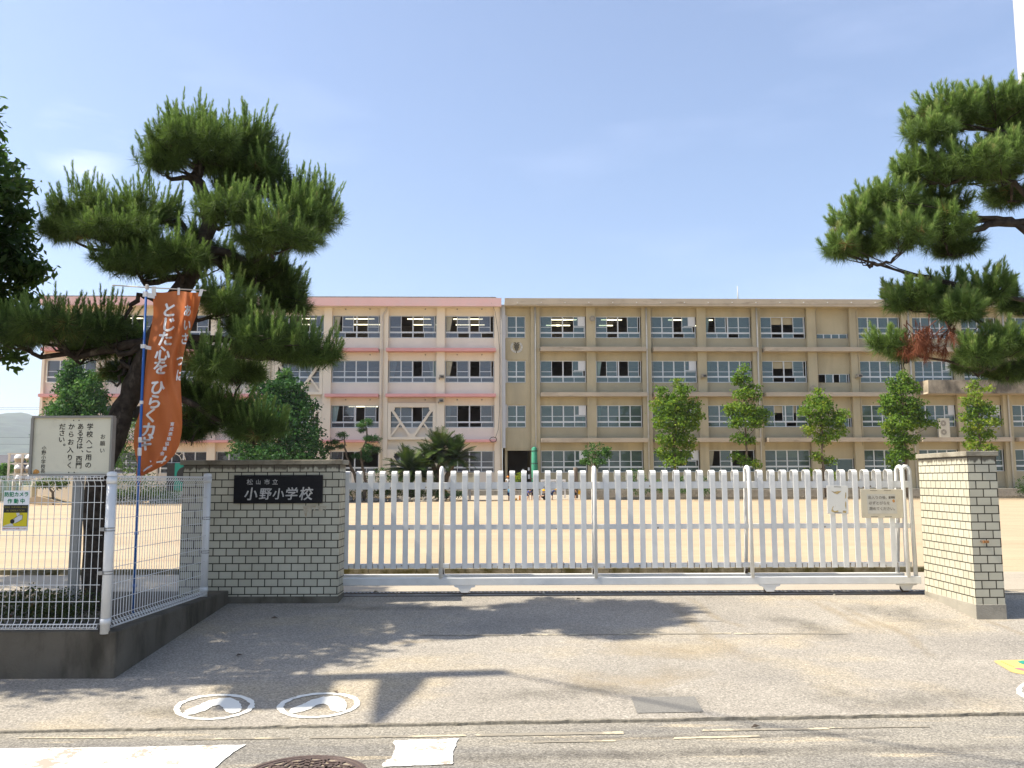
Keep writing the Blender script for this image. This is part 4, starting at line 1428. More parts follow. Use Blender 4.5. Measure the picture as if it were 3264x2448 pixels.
for py, h in ((1283, 11), (1402, 17), (1440, 26)):
    p = pole_at(py)
    dz = h * NY / 2770 / 2
    MB().lathe(p, [(.0155, -dz), (.017, -dz * .9), (.017, dz * .9), (.0155, dz)], 10).build('white_tab', M['flagwhite'], flag)
for u, px, w in ((.03, 488, 9), (.54, 568, 5), (.98, 641, 7)):
    e = flagpt(u, 932, .004)
    yy = 909 + 17 * (px - 358) / 299.0
    q = at(px + 3, yy, NY)
    k_ = w * NY / 2770
    MB().add([q + Vector((-k_ * .8, -.008, .008)), q + Vector((k_ * .8, -.008, .008)), e + Vector((k_ * .8, -.003, -.03)), e + Vector((-k_ * .8, -.003, -.03))], [(0, 1, 2, 3)]).build('white_loop', M['flagwhite'], flag)

# ================================================================== PINES
def frames(D):
    D = D / np.linalg.norm(D, axis=1, keepdims=True)
    a = np.where(np.abs(D[:, 2:3]) < 0.9, np.array([[0, 0, 1.0]]), np.array([[1.0, 0, 0]]))
    X = np.cross(a, D)
    X /= np.linalg.norm(X, axis=1, keepdims=True)
    Y = np.cross(D, X)
    return np.stack([X, Y, D], axis=2)           # columns

def blades(base, tip, w, seed):
    """thin triangles from base to tip"""
    g = np.random.default_rng(seed)
    d = tip - base
    s = np.cross(d, g.normal(size=d.shape))
    s /= np.linalg.norm(s, axis=1, keepdims=True) + 1e-9
    V = np.stack([base - s * w / 2, base + s * w / 2, tip], axis=1).reshape(-1, 3)
    return V

def candle_template(seed, L, n=58, nl=0.046, bw=0.0056):
    g = np.random.default_rng(seed)
    t = np.sort(g.uniform(0.12, 1.0, n))
    az = g.uniform(0, 2 * np.pi, n)
    ang = np.radians(46 - 22 * t + g.normal(0, 4, n))
    ln = nl * (0.75 + 0.35 * np.sin(np.pi * t)) * g.uniform(.85, 1.15, n)
    base = np.stack([0 * t, 0 * t, t * L * .94], axis=1)
    d = np.stack([np.sin(ang) * np.cos(az), np.sin(ang) * np.sin(az), np.cos(ang)], axis=1)
    V = blades(base, base + d * ln[:, None], bw, seed)
    T = np.repeat(0.50 + 0.27 * t + g.uniform(-.05, .05, n), 3)
    # stem, three sided
    st = np.array([[.005, 0, 0], [-.0025, .0043, 0], [0, 0, L], [-.0025, .0043, 0], [-.0025, -.0043, 0], [0, 0, L], [-.0025, -.0043, 0], [.005, 0, 0], [0, 0, L]])
    return np.vstack([V, st]), np.concatenate([T, np.full(9, .84)])

def tuft_template(seed, n=52, nl=0.105, spread=105):
    g = np.random.default_rng(seed)
    az = g.uniform(0, 2 * np.pi, n)
    ang = np.radians(g.uniform(12, spread, n))
    ln = nl * g.uniform(.75, 1.15, n)
    base = np.stack([0 * az, 0 * az, g.uniform(-.07, 0.02, n)], axis=1)
    d = np.stack([np.sin(ang) * np.cos(az), np.sin(ang) * np.sin(az), np.cos(ang)], axis=1)
    tip = base + d * ln[:, None]
    V = blades(base, tip, 0.0046, seed)
    T = np.repeat(np.clip(g.normal(.30, .12, n), 0, .56), 3)
    st = np.array([[.006, 0, -.16], [-.003, .005, -.16], [0, 0, .02], [-.003, .005, -.16], [-.003, -.005, -.16], [0, 0, .02], [-.003, -.005, -.16], [.006, 0, -.16], [0, 0, .02]])
    return np.vstack([V, st]), np.concatenate([T, np.full(9, .0)])

CT = [candle_template(100 + i, L, int(50 + 230 * L), .036) for i, L in enumerate((.10, .13, .17, .20, .24, .29))]
CT2 = [candle_template(150 + i, L, int(60 + 260 * L), .060, .0062) for i, L in enumerate((.08, .10, .12, .14, .17, .20))]
TT = [tuft_template(200 + i, 74, nl) for i, nl in enumerate((.105, .12, .13, .14, .12))]

def scatter(templates, pick, P, D, S_, tint_off):
    Vs, Ts = [], []
    Fm = frames(D)
    for k, (tv, tt) in enumerate(templates):
        idx = np.where(pick == k)[0]
        if len(idx) == 0:
            continue
        V = np.einsum('nij,vj->nvi', Fm[idx], tv) * S_[idx][:, None, None] + P[idx][:, None, :]
        T = tt[None, :] + tint_off[idx][:, None] * (tt[None, :] < .8)
        Vs.append(V.reshape(-1, 3))
        Ts.append(T.reshape(-1))
    return np.vstack(Vs), np.concatenate(Ts)

def pine_foliage(pads, seed, ct=None, kmul=1.0, lean=.30):
    """pads: (centre, ax, ay, az, n, candles 0..1, tint)"""
    g = np.random.default_rng(seed)
    tp, td, cp, cd, tint_t, tint_c, cl = [], [], [], [], [], [], []
    for c, ax, ay, az, n, kc, tn in pads:
        c = np.array(c)
        u = g.normal(size=(n, 3))
        u /= np.linalg.norm(u, axis=1, keepdims=True)
        r = g.uniform(.25, 1, n) ** .55
        # a wavy outline: some directions reach further than others
        ph = g.uniform(0, 6.28, 4)
        az_ = np.arctan2(u[:, 1], u[:, 0])
        r = r * (0.86 + .10 * np.sin(3 * az_ + ph[0]) + .08 * np.sin(5 * az_ + ph[1]))
        z = u[:, 2] * r
        z = np.where(z < 0, z * .62, z)
        p = c + np.stack([u[:, 0] * r * ax, u[:, 1] * r * ay, z * az], axis=1)
        d = np.stack([u[:, 0] * .8, u[:, 1] * .8, u[:, 2] * .6 + .16], axis=1) + g.normal(0, .22, (n, 3))
        tp.append(p); td.append(d)
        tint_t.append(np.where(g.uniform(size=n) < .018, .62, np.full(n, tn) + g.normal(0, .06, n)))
        up = u[:, 2] > -.28
        for rep in range(4):
            sel = up & (g.uniform(size=n) < kmul * kc * (.62, .38, .2, .08)[rep])
            m = sel.sum()
            cp.append(p[sel] + g.normal(0, .012, (m, 3)))
            dd = np.stack([u[sel, 0] * lean, u[sel, 1] * lean, np.full(m, 1.0)], axis=1) + g.normal(0, .13, (m, 3))
            cd.append(dd)
            tint_c.append(np.full(m, tn) + g.normal(0, .04, m))
            hi = np.clip((u[sel, 2] + .2), 0, 1)
            cl.append(np.clip((hi * 3.2 + g.normal(0.8, 1.4, m)), 0, 5).astype(int))
    tp, td = np.vstack(tp), np.vstack(td)
    cp, cd = np.vstack(cp), np.vstack(cd)
    V1, T1 = scatter(TT, g.integers(0, len(TT), len(tp)), tp, td, g.uniform(.8, 1.15, len(tp)), np.concatenate(tint_t))
    V2, T2 = scatter(ct or CT, np.concatenate(cl), cp, cd, g.uniform(.85, 1.15, len(cp)), np.concatenate(tint_c))
    V = np.vstack([V1, V2])
    return V, np.arange(len(V)).reshape(-1, 3), np.clip(np.concatenate([T1, T2]), 0, 1)

def wiggle(pts, n=4, amt=.03, seed=0):
    q = random.Random(seed)
    out = []
    for a, b in zip(pts, pts[1:]):
        a, b = Vector(a), Vector(b)
        for k in range(n):
            t = k / n
            j = Vector((q.uniform(-1, 1), q.uniform(-1, 1), q.uniform(-1, 1))) * amt * (1 if k else .3)
            out.append(a.lerp(b, t) + j)
    out.append(Vector(pts[-1]))
    return out

TY = 8.0
def ppad(px, py, hw, hh, dy=0.0, depth=None, n=None, kc=.75, tn=0.0, Y0=TY):
    y = Y0 + dy
    k_ = y / 2770.0
    ax, az = hw * k_, hh * k_
    ay = depth if depth else min(.75, ax * .95)
    n = n or int(185 * 3.14 * ax * ay + 36)
    p = at(px, py, y)
    return ((p.x, p.y, p.z), ax, ay, az, n, kc, tn)
pads = []
def c0(x, y): return x * .52, 240 + y * .52
def c1(x, y): return x * .52, 850 + y * .52
def addp(lst, cv, x, y, hw, hh, sc=.52, **k):
    px, py = cv(x, y)
    lst.append(ppad(px, py, hw * sc * 1.1, hh * sc * 1.16, **k))
addp(pads, c0, 1240, 460, 360, 120, dy=-.1, kc=.95)
addp(pads, c0, 1000, 520, 160, 80, dy=-.25, kc=.9)
addp(pads, c0, 1500, 420, 210, 110, dy=.15, kc=.95)
addp(pads, c0, 1180, 330, 170, 70, dy=.1, kc=.95)
addp(pads, c0, 1640, 590, 150, 120, dy=.1, kc=.8, tn=-.05)
addp(pads, c0, 1480, 560, 230, 80, dy=.3, kc=.5, tn=-.1)
addp(pads, c0, 560, 850, 270, 130, dy=-.2, kc=.95)
addp(pads, c0, 900, 860, 230, 110, dy=-.05, kc=.95)
addp(pads, c0, 420, 960, 160, 90, dy=.1, kc=.7, tn=-.03)
addp(pads, c0, 720, 960, 280, 70, dy=-.35, kc=.7)
addp(pads, c0, 1400, 830, 230, 110, dy=-.45, kc=.9)
addp(pads, c0, 1820, 900, 270, 170, dy=-.1, kc=.95)
addp(pads, c0, 1690, 1000, 290, 110, dy=-.4, kc=.9)
addp(pads, c0, 1970, 840, 130, 140, dy=.2, kc=.85)
addp(pads, c0, 1800, 740, 180, 80, dy=.35, kc=.8, tn=-.05)
addp(pads, c0, 850, 1160, 270, 90, dy=-.15, kc=.85)
addp(pads, c0, 1080, 1120, 210, 110, dy=-.3, kc=.8, tn=-.03)
addp(pads, c0, 1300, 1100, 170, 70, dy=.3, kc=.5, tn=-.1)
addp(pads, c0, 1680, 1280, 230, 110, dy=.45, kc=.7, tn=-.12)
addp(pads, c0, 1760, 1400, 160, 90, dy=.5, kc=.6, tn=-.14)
addp(pads, c0, 1400, 1400, 210, 110, dy=-.25, kc=.95, tn=.06)
addp(pads, c1, 330, 380, 300, 120, dy=-.35, kc=.75, tn=-.08)
addp(pads, c1, 640, 400, 200, 120, dy=.0, kc=.75, tn=-.08)
addp(pads, c1, 80, 430, 200, 110, dy=-.1, kc=.6, tn=-.08)
addp(pads, c1, 1640, 480, 270, 120, dy=-.2, kc=.95)
addp(pads, c1, 1900, 540, 210, 110, dy=-.05, kc=.95)
addp(pads, c1, 1290, 610, 180, 110, dy=-.45, kc=.85)
addp(pads, c1, 1500, 380, 150, 80, dy=.1, kc=.8)
addp(pads, c1, 1250, 960, 140, 100, dy=.5, kc=.5, tn=-.12)
addp(pads, c1, 1520, 990, 180, 90, dy=.35, kc=.6, tn=-.02)
addp(pads, c1, 740, 640, 110, 90, dy=.25, kc=.4, tn=-.1)
addp(pads, c1, 1060, 760, 110, 70, dy=.4, kc=.4, tn=-.1)
n_main = len(pads)
addp(pads, c1, 1230, 800, 130, 80, dy=.45, kc=.5, tn=-.1)
addp(pads, c1, 1380, 870, 170, 70, dy=.3, kc=.6, tn=-.06)
addp(pads, c1, 1160, 1010, 110, 60, dy=.5, kc=.5, tn=-.12)
addp(pads, c1, 1600, 1000, 150, 70, dy=.2, kc=.6, tn=0)
addp(pads, c1, 560, 500, 170, 80, dy=.2, kc=.6, tn=-.08)
addp(pads, c1, 800, 500, 120, 80, dy=.35, kc=.5, tn=-.1)
addp(pads, c0, 1480, 700, 190, 60, dy=.25, kc=.6, tn=-.06)
addp(pads, c0, 1180, 1010, 110, 70, dy=.1, kc=.6, tn=-.03)
addp(pads, c0, 1560, 1190, 200, 60, dy=.2, kc=.6, tn=-.08)
addp(pads, c1, 1480, 660, 160, 70, dy=.3, kc=.5, tn=-.08)
tb = at(300, 1955, TY)
pine = thing('pine_tree', 'shaped black pine with layered pads rising behind the banner', 'pine tree', (tb.x, tb.y, cz - .1))
TR = [(300, 1990, 0), (303, 1760, 0), (306, 1560, 0), (335, 1450, .03), (392, 1300, .08), (440, 1200, .1), (490, 1085, .05), (540, 980, 0), (605, 880, 0), (650, 790, .05), (668, 700, .05), (650, 620, 0), (622, 570, -.02), (640, 510, 0), (605, 450, 0)]
RD = [.115, .10, .098, .105, .10, .092, .085, .08, .085, .078, .065, .055, .06, .035, .015]
pts = [at(a, b, TY + c) for a, b, c in TR]
mb = MB()
wp = wiggle(pts, 3, .014, 5)
rr = []
for i in range(len(pts) - 1):
    for k in range(3):
        rr.append((RD[i] + (RD[i + 1] - RD[i]) * k / 3) * (1 + rnd.uniform(-.05, .08)))
rr.append(RD[-1])
mb.tube(wp, rr, 12)
JO = []
def limb(i, pad, r0, seed, mid=None, sub=6, pd=None):
    c, ax, ay, az = pad[0], pad[1], pad[2], pad[3]
    e = Vector(c) - Vector((0, 0, az * .35))
    src = pts[i]
    near = [p for p in JO if (p - e).length < .75 * (src - e).length and p.z < e.z + .12]
    if near and not mid:
        src = min(near, key=lambda p: (p - e).length)
        r0 = r0 * .7
    m_ = at(*mid) if mid else src.lerp(e, .5) + Vector((0, 0, -.10))
    w_ = wiggle([src, m_, e], 4, .022, seed)
    JO.extend(w_[2:])
    mb.tube(w_, [r0 * (1 - .7 * k / (len(w_) - 1)) for k in range(len(w_))], 7)
    q = random.Random(seed)
    for s in range(sub):
        a = q.uniform(0, 6.28)
        rr_ = q.uniform(.45, .95)
        t = w_[q.randint(len(w_) // 2, len(w_) - 1)]
        tip = Vector((c[0] + math.cos(a) * ax * rr_, c[1] + math.sin(a) * ay * rr_, c[2] + q.uniform(-.2, .15) * az))
        tw = wiggle([t, t.lerp(tip, .5) + Vector((0, 0, -.03)), tip], 3, .015, seed + s)
        mb.tube(tw, [r0 * .33 * (1 - .8 * k / (len(tw) - 1)) for k in range(len(tw))], 5, False)
for i, pi, r0, mid in ((12, 0, .035, None), (12, 1, .03, (545, 570, TY - .1)), (13, 2, .03, None), (13, 3, .02, None), (11, 4, .03, None), (11, 5, .025, None),
                       (9, 6, .04, (480, 770, TY - .1)), (9, 7, .03, (570, 700, TY)), (9, 8, .028, (330, 800, TY)), (9, 9, .025, None), (10, 10, .03, None),
                       (9, 11, .045, (800, 840, TY)), (9, 12, .035, None), (10, 13, .03, None), (10, 14, .028, None), (8, 15, .04, (460, 905, TY)), (8, 16, .03, None), (8, 17, .03, None),
                       (9, 18, .04, (730, 880, TY + .2)), (9, 19, .03, (800, 900, TY + .3)), (7, 20, .03, None), (6, 21, .045, (240, 1140, TY)), (6, 22, .04, (380, 1130, TY)), (6, 23, .035, (130, 1140, TY)),
                       (6, 24, .05, (700, 1080, TY)), (6, 25, .045, (830, 1140, TY)), (6, 26, .035, None), (7, 27, .03, None), (5, 28, .035, None), (5, 29, .04, (680, 1330, TY + .2)), (5, 30, .03, (390, 1150, TY)), (6, 31, .03, None)):
    limb(i, pads[pi], r0, 40 + pi, mid)
for i, pi in zip((5, 5, 5, 4, 6, 6, 10, 8, 9, 6), range(n_main, n_main + 10)):
    limb(i, pads[pi], .028, 90 + pi)
# gnarled stub limb left of the banner and hanging bare twigs
for w_, r0 in (([(505, 960, .1), (440, 940, .05), (405, 1000, 0), (385, 1030, 0)], .035), ([(430, 1100, .1), (395, 1180, .05), (372, 1230, 0), (350, 1215, 0)], .022), ([(390, 1140, .1), (400, 1170, .1), (420, 1200, .1)], .018), ([(600, 1230, .4), (640, 1330, .4), (610, 1420, .35)], .025)):
    q = wiggle([at(a, b, TY + c) for a, b, c in w_], 4, .018, int(w_[0][0]))
    mb.tube(q, [r0 * (1 - .75 * k / (len(q) - 1)) for k in range(len(q))], 7)
mb.build('trunk', M['bark'], pine)
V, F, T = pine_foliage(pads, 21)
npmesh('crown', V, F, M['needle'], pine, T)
print('pine tris', len(F))

# the second pine stands right of the frame and reaches in
RY = 8.9
rp = []
def c2(x, y): return 2564 + x * .4522, 150 + y * .4522
def c3(x, y): return 2664 + x * .2712, 800 + y * .2712
def addr(cv, sc, x, y, hw, hh, **k):
    px, py = cv(x, y)
    rp.append(ppad(px, py, hw * sc * 1.12, hh * sc * 1.25, Y0=RY, **k))
s2, s3 = .4522, .2712
addr(c2, s2, 1000, 500, 300, 110, kc=.8, tn=.04, dy=0)
addr(c2, s2, 1350, 440, 330, 120, kc=.85, tn=.04, dy=.1)
addr(c2, s2, 1700, 420, 330, 130, kc=.85, tn=.02, dy=.2)
addr(c2, s2, 900, 620, 180, 80, kc=.5, tn=.05, dy=-.3)
addr(c2, s2, 1150, 850, 330, 140, kc=.7, tn=.06, dy=-.3)
addr(c2, s2, 830, 880, 210, 120, kc=.75, tn=.04, dy=-.1)
addr(c2, s2, 1450, 820, 300, 120, kc=.75, tn=.03, dy=-.1)
addr(c2, s2, 600, 1120, 250, 130, kc=.8, tn=.04, dy=-.05)
addr(c2, s2, 380, 1230, 170, 120, kc=.8, tn=.05, dy=-.1)
addr(c2, s2, 260, 1430, 130, 70, kc=.7, tn=.06, dy=-.15)
addr(c2, s2, 430, 1420, 170, 70, kc=.5, tn=.02, dy=.1)
addr(c2, s2, 720, 1330, 220, 130, kc=.6, tn=.06, dy=-.35)
addr(c2, s2, 1020, 1270, 190, 120, kc=.5, tn=.03, dy=-.2)
addr(c2, s2, 1060, 1420, 190, 70, kc=.2, tn=-.08, dy=.2)
addr(c2, s2, 950, 1130, 200, 100, kc=.6, tn=-.04, dy=.3)
addr(c2, s2, 1500, 640, 220, 110, kc=.7, tn=.02, dy=.2)
addr(c2, s2, 1420, 1060, 190, 110, kc=.3, tn=-.12, dy=.5)
addr(c3, s3, 880, 590, 330, 150, kc=.8, tn=.06, dy=-.1)
addr(c3, s3, 1250, 520, 300, 140, kc=.85, tn=.05, dy=.1)
addr(c3, s3, 1750, 500, 330, 160, kc=.9, tn=.05, dy=-.1)
addr(c3, s3, 1450, 720, 300, 130, kc=.5, tn=.06, dy=-.3)
addr(c3, s3, 2100, 640, 200, 170, kc=.5, tn=-.1, dy=.5)
addr(c3, s3, 600, 1110, 190, 90, kc=.7, tn=.05, dy=-.15)
addr(c3, s3, 800, 1200, 150, 70, kc=.3, tn=-.06, dy=.1)
addr(c3, s3, 1950, 1130, 420, 150, kc=.75, tn=.06, dy=-.3)
addr(c3, s3, 1700, 1230, 260, 120, kc=.4, tn=.05, dy=-.4)
addr(c3, s3, 1550, 1330, 220, 90, kc=.3, tn=-.1, dy=.2)
addr(c3, s3, 2050, 1420, 320, 110, kc=.1, tn=-.12, dy=.1)
trx = at(3560, 1200, RY).x
rpine = thing('pine_tree', 'second pine reaching into the picture from the right above the pillar', 'pine tree', (trx, RY, .35))
mb = MB()
RTR = [(trx + .1, RY, .3), (trx, RY, 1.2), (trx - .05, RY + .05, 2.2), (trx + .1, RY, 3.2), (trx + .0, RY, 4.2), (trx - .15, RY, 5.0)]
pts = [Vector(p) for p in RTR]
w_ = wiggle(pts, 4, .02, 3)
mb.tube(w_, [.15 - .10 * k / (len(w_) - 1) for k in range(len(w_))], 12)
JO.clear()
def lim2(i, pi, r0, mid=None):
    pad = rp[pi]
    limb(i, pad, r0, 300 + pi, mid)
for i, pi, r0, mid in ((4, 0, .04, (3200, 420, RY)), (4, 1, .04, None), (4, 2, .03, None), (4, 3, .025, None), (3, 4, .04, (3230, 580, RY)), (3, 5, .035, None), (3, 6, .03, None),
                       (3, 7, .05, (3220, 700, RY)), (3, 8, .035, None), (3, 9, .03, None), (3, 10, .03, None), (3, 11, .03, None), (3, 12, .03, None), (3, 13, .02, None), (3, 14, .03, None),
                       (4, 15, .03, None), (3, 16, .025, None), (2, 17, .035, (3100, 1010, RY)), (2, 18, .035, None), (2, 19, .03, None), (2, 20, .03, None), (2, 21, .02, None), (2, 22, .035, None), (2, 23, .02, None), (2, 24, .03, None), (2, 25, .03, None), (2, 26, .025, None), (2, 27, .02, None)):
    lim2(i, pi, r0, mid)
mb.tube(wiggle([pts[3], at(3264, 707, RY), at(3150, 715, RY), at(3080, 745, RY), at(2990, 770, RY)], 4, .015, 9), [.055 - .035 * k / 16 for k in range(17)], 8)
mb.build('trunk', M['bark'], rpine)
V, F, T = pine_foliage(rp, 22, CT2, 1.15, .55)
npmesh('crown', V, F, M['needle'], rpine, T)
# dead brown clump
g = np.random.default_rng(5)
n = 52
p = at(*c3(1040, 1080), RY - .3)
P_ = np.array(p) + g.normal(0, 1, (n, 3)) * np.array([.12, .10, .075])
q = at(*c3(1470, 1010), RY - .1)
P_[-9:] = np.array(q) + g.normal(0, 1, (9, 3)) * np.array([.07, .07, .04])
D_ = np.stack([g.normal(-.2, .4, n), g.normal(-.2, .4, n), g.normal(-.9, .3, n)], axis=1)
DT = [tuft_template(400 + i, 44, .115, 60) for i in range(3)]
V, T = scatter(DT, g.integers(0, 3, n), P_, D_, g.uniform(.9, 1.3, n), g.normal(.2, .2, n))
npmesh('dead_needles', V, np.arange(len(V)).reshape(-1, 3), M['deadneedle'], rpine, np.clip(T, 0, 1))

# ================================================================== LEAFY TREES AND SHRUBS
def leafcloud(blobs, per, nl, size, spread, seed, aspect=.55, tn=0.0, up=.5, shell=.45):
    """blobs: (centre, rx, ry, rz); per: clumps per blob (list or int); nl leaves per clump"""
    g = np.random.default_rng(seed)
    C, B = [], []
    for i, (c, rx, ry, rz) in enumerate(blobs):
        n = per[i] if hasattr(per, '__len__') else per
        u = g.normal(size=(n, 3))
        u /= np.linalg.norm(u, axis=1, keepdims=True)
        r = g.uniform(shell ** 3, 1, n) ** (1 / 3)
        C.append(np.array(c) + u * r[:, None] * np.array([rx, ry, rz]))
        B.append(g.normal(0, .10) + g.normal(0, .12, n) + .42 + tn)
    C, B = np.vstack(C), np.concatenate(B)
    m = len(C) * nl
    P = np.repeat(C, nl, axis=0) + g.normal(0, spread, (m, 3)) * np.array([1, 1, .7])
    T = np.clip(np.repeat(B, nl) + g.normal(0, .13, m), 0, 1)
    nrm = g.normal(size=(m, 3)) + np.array([0, 0, up])
    nrm /= np.linalg.norm(nrm, axis=1, keepdims=True)
    Fm = frames(nrm)
    s = size * g.uniform(.65, 1.3, m)
    a = g.uniform(0, 6.28, m)
    X = Fm[:, :, 0] * np.cos(a)[:, None] + Fm[:, :, 1] * np.sin(a)[:, None]
    Y = -Fm[:, :, 0] * np.sin(a)[:, None] + Fm[:, :, 1] * np.cos(a)[:, None]
    Z = Fm[:, :, 2]
    V = np.stack([P - X * s[:, None] * .5, P + Y * (s * aspect * .5)[:, None] + Z * (s * .06)[:, None],
                  P + X * s[:, None] * .5, P - Y * (s * aspect * .5)[:, None] + Z * (s * .06)[:, None]], axis=1).reshape(-1, 3)
    F = np.arange(m * 4).reshape(-1, 4)
    return V, F, np.repeat(T, 4)

def leafy(name, label, cat, base, trunk, blobs, per, nl, size, spread, m, seed, group=None, tn=0.0, limbs=True, aspect=.6, up=.5, tmat='trunk', shell=.45):
    t = thing(name, label, cat, base, 0, group)
    if trunk:
        mb = MB()
        mb.tube(wiggle([p for p, _ in trunk], 3, trunk[0][1] * .25, seed), sum([[a[1] + (b[1] - a[1]) * k / 3 for k in range(3)] for a, b in zip(trunk, trunk[1:])], []) + [trunk[-1][1]], 8)
        if limbs:
            q = random.Random(seed)
            for c, rx, ry, rz in blobs:
                s = min(trunk, key=lambda t_: (Vector(t_[0]) - Vector(c)).length)
                w = wiggle([s[0], Vector(s[0]).lerp(Vector(c), .6) - Vector((0, 0, .06)), c], 3, s[1] * .2, seed)
                mb.tube(w, [max(.012, s[1] * .45 * (1 - .8 * k / (len(w) - 1))) for k in range(len(w))], 5)
        mb.build('trunk', M[tmat], t)
    V, F, T = leafcloud(blobs, per, nl, size, spread, seed, aspect, tn, up, shell)
    npmesh('crown' if trunk else 'foliage', V, F, M[m], t, T)
    return t

def blobpx(y, lst, dep=.85):
    """(px, py, hw, hh) list -> blobs at distance y"""
    k = y / 2770.0
    q = random.Random(int(y * 10) + len(lst))
    out = []
    for px, py, hw, hh in lst:
        yy = y + q.uniform(-.4, .4) * hw * k
        p = at(px, py, yy)
        out.append(((p.x, p.y, p.z), hw * k, hw * k * dep, hh * k))
    return out

# broadleaf tree that leans in from the left edge
LY = 9.3
bl = blobpx(LY, [(-40, 560, 70, 70), (10, 620, 50, 60), (20, 720, 50, 60), (-40, 780, 90, 90), (60, 790, 45, 60), (85, 870, 50, 45), (20, 870, 70, 60), (105, 865, 30, 30), (30, 960, 60, 50), (-30, 1010, 90, 70), (50, 1040, 40, 50), (-20, 1110, 50, 40), (40, 1140, 22, 24), (-150, 700, 130, 140), (-160, 950, 140, 130), (60, 690, 20, 25), (75, 590, 12, 22)])
bl += [((-6.15, 8.3, 4.7), 1.15, 1.0, 1.1), ((-5.75, 7.25, 4.4), 1.15, 1.0, 1.1), ((-7.2, 7.4, 5.6), 1.4, 1.4, 1.2), ((-7.6, 8.9, 5.6), 1.5, 1.2, 1.3), ((-6.0, 6.75, 3.2), .95, .7, .8), ((-6.3, 8.2, 3.3), .95, 1.0, .8),
       ((-8.3, 7.9, 6.6), 1.4, 1.5, 1.2), ((-7.0, 6.5, 4.9), 1.1, .8, 1.0), ((-8.6, 8.8, 4.8), 1.3, 1.3, 1.3), ((-7.2, 7.9, 4.2), 1.2, 1.2, 1.0), ((-8.6, 10.3, 5.0), 1.5, .9, 1.2), ((-7.9, 10.5, 3.9), 1.3, .8, .9)]
b_ = at(-330, 1900, LY)
leafy('broadleaf_tree', 'dark broadleaf tree leaning in from the left edge behind the fence', 'tree', (b_.x, LY, .3),
      [((b_.x, LY, .3), .14), (tuple(at(-300, 1400, LY)), .12), (tuple(at(-200, 1050, LY)), .09), (tuple(at(-110, 800, LY)), .06), (tuple(at(-60, 600, LY)), .02)],
      bl, [38, 30, 30, 52, 24, 26, 34, 14, 30, 42, 20, 16, 7, 80, 80, 9, 5] + [420, 420, 420, 420, 230, 260, 330, 260, 300, 300, 380, 300], 12, .105, .065, 'leafdark', 31, aspect=.42, up=.2)
# azalea hedge behind the fence
mid = [(at(px, 1950, 7.0 + dy)) for px, dy in ((20, 0), (80, .1), (140, 0), (195, .1), (-60, 0), (240, .15))]
az = [((p.x, p.y, cz + .10), .17, .2, .13) for p in mid]
leafy('azalea_shrub', 'low reddish green azalea hedge behind the mesh fence', 'shrub', (mid[2].x, 7.0, cz - .05), None, az, [60] * 6, 9, .028, .035, 'leafred', 32)

# round crowned trees before the pale building (left)
def conetree(name, label, y, top, basepx, hw, m, seed, n, tn=0, px=None, lean=0):
    q = random.Random(seed)
    k = y / 2770.0
    lst = []
    (px0, py0), py1 = top, basepx
    levels = 9
    for i in range(levels):
        t = (i + .5) / levels
        w = hw * (0.22 + .85 * t ** .7) * (1 if t < .85 else .9)
        m_ = 1 if i == 0 else 5
        for j in range(m_):
            a = 2 * math.pi * (j + q.random() * .6) / m_
            ox = math.cos(a) * w * .62
            lst.append((px0 + lean * t + ox, py0 + (py1 - py0) * t + q.uniform(-8, 8), w * q.uniform(.38, .58), (py1 - py0) / levels * q.uniform(.7, 1.0), math.sin(a) * w * .62 * k))
    blobs = []
    for a, b, c, d, dy in lst:
        p = at(a, b, y + dy)
        blobs.append(((p.x, p.y, p.z), c * k, c * k, d * k))
    p = at(px0 + lean, py1, y)
    base = (p.x, y, 0.05)
    tr = [((p.x, y, 0.0), .16), ((p.x, y, p.z + .5), .14), (tuple(at(px0, py0 + 30, y)), .03)]
    return leafy(name, label, 'tree', base, tr, blobs, n, 8, .24, .17, m, seed, 'trees before the pale building', tn=tn, limbs=False)
conetree('round_tree', 'bushy dark green tree right of the banner, before the pale building', 61, (890, 1185), 1500, 170, 'leafmid', 51, 64, tn=-.06)
conetree('round_tree', 'bushy green tree standing behind the notice board', 59, (258, 1160), 1480, 145, 'leafmid', 52, 60, tn=.06)
# shaded hedge with pale rocks left of the wall, behind the board
def shrub(name, label, y, lst, m, seed, per=40, size=.16, spread=.11, tn=0, group=None):
    bl = blobpx(y, lst)
    c = bl[0][0]
    return leafy(name, label, 'shrub', (c[0], y, gz(c[0], y)), None, bl, per, 8, size, spread, m, seed, group, tn=tn)
shrub('tall_shrub', 'tall layered shrub left of the banner foot, before the pale building', 55, [(420, 1360, 40, 22), (400, 1400, 45, 22), (425, 1440, 50, 22), (400, 1480, 60, 22), (430, 1515, 65, 25), (400, 1555, 80, 25), (470, 1560, 60, 22)], 'leafdark', 53, 45, .14, .12, .12)
shrub('clipped_hedge', 'dark clipped hedge along the far left edge of the schoolyard', 57.5, [(px, 1580 + (px % 3), 30, 20) for px in range(290, 560, 38)], 'leafdark', 54, 60, .11, .12)
# small dark tree left, by the net fence
ty = 57
bl = blobpx(ty, [(150, 1535, 36, 14), (180, 1528, 40, 14), (135, 1545, 24, 12), (175, 1548, 30, 10), (195, 1540, 26, 12)])
p = at(172, 1590, ty)
leafy('small_tree', 'small leaning dark tree by the cream wall, far left', 'tree', (p.x, ty, .1), [((p.x, ty, 0), .09), (tuple(at(168, 1570, ty)), .08), (tuple(at(155, 1555, ty)), .06), (tuple(at(150, 1540, ty)), .03)], bl, 40, 8, .12, .09, 'leafdark', 55, tn=.05)

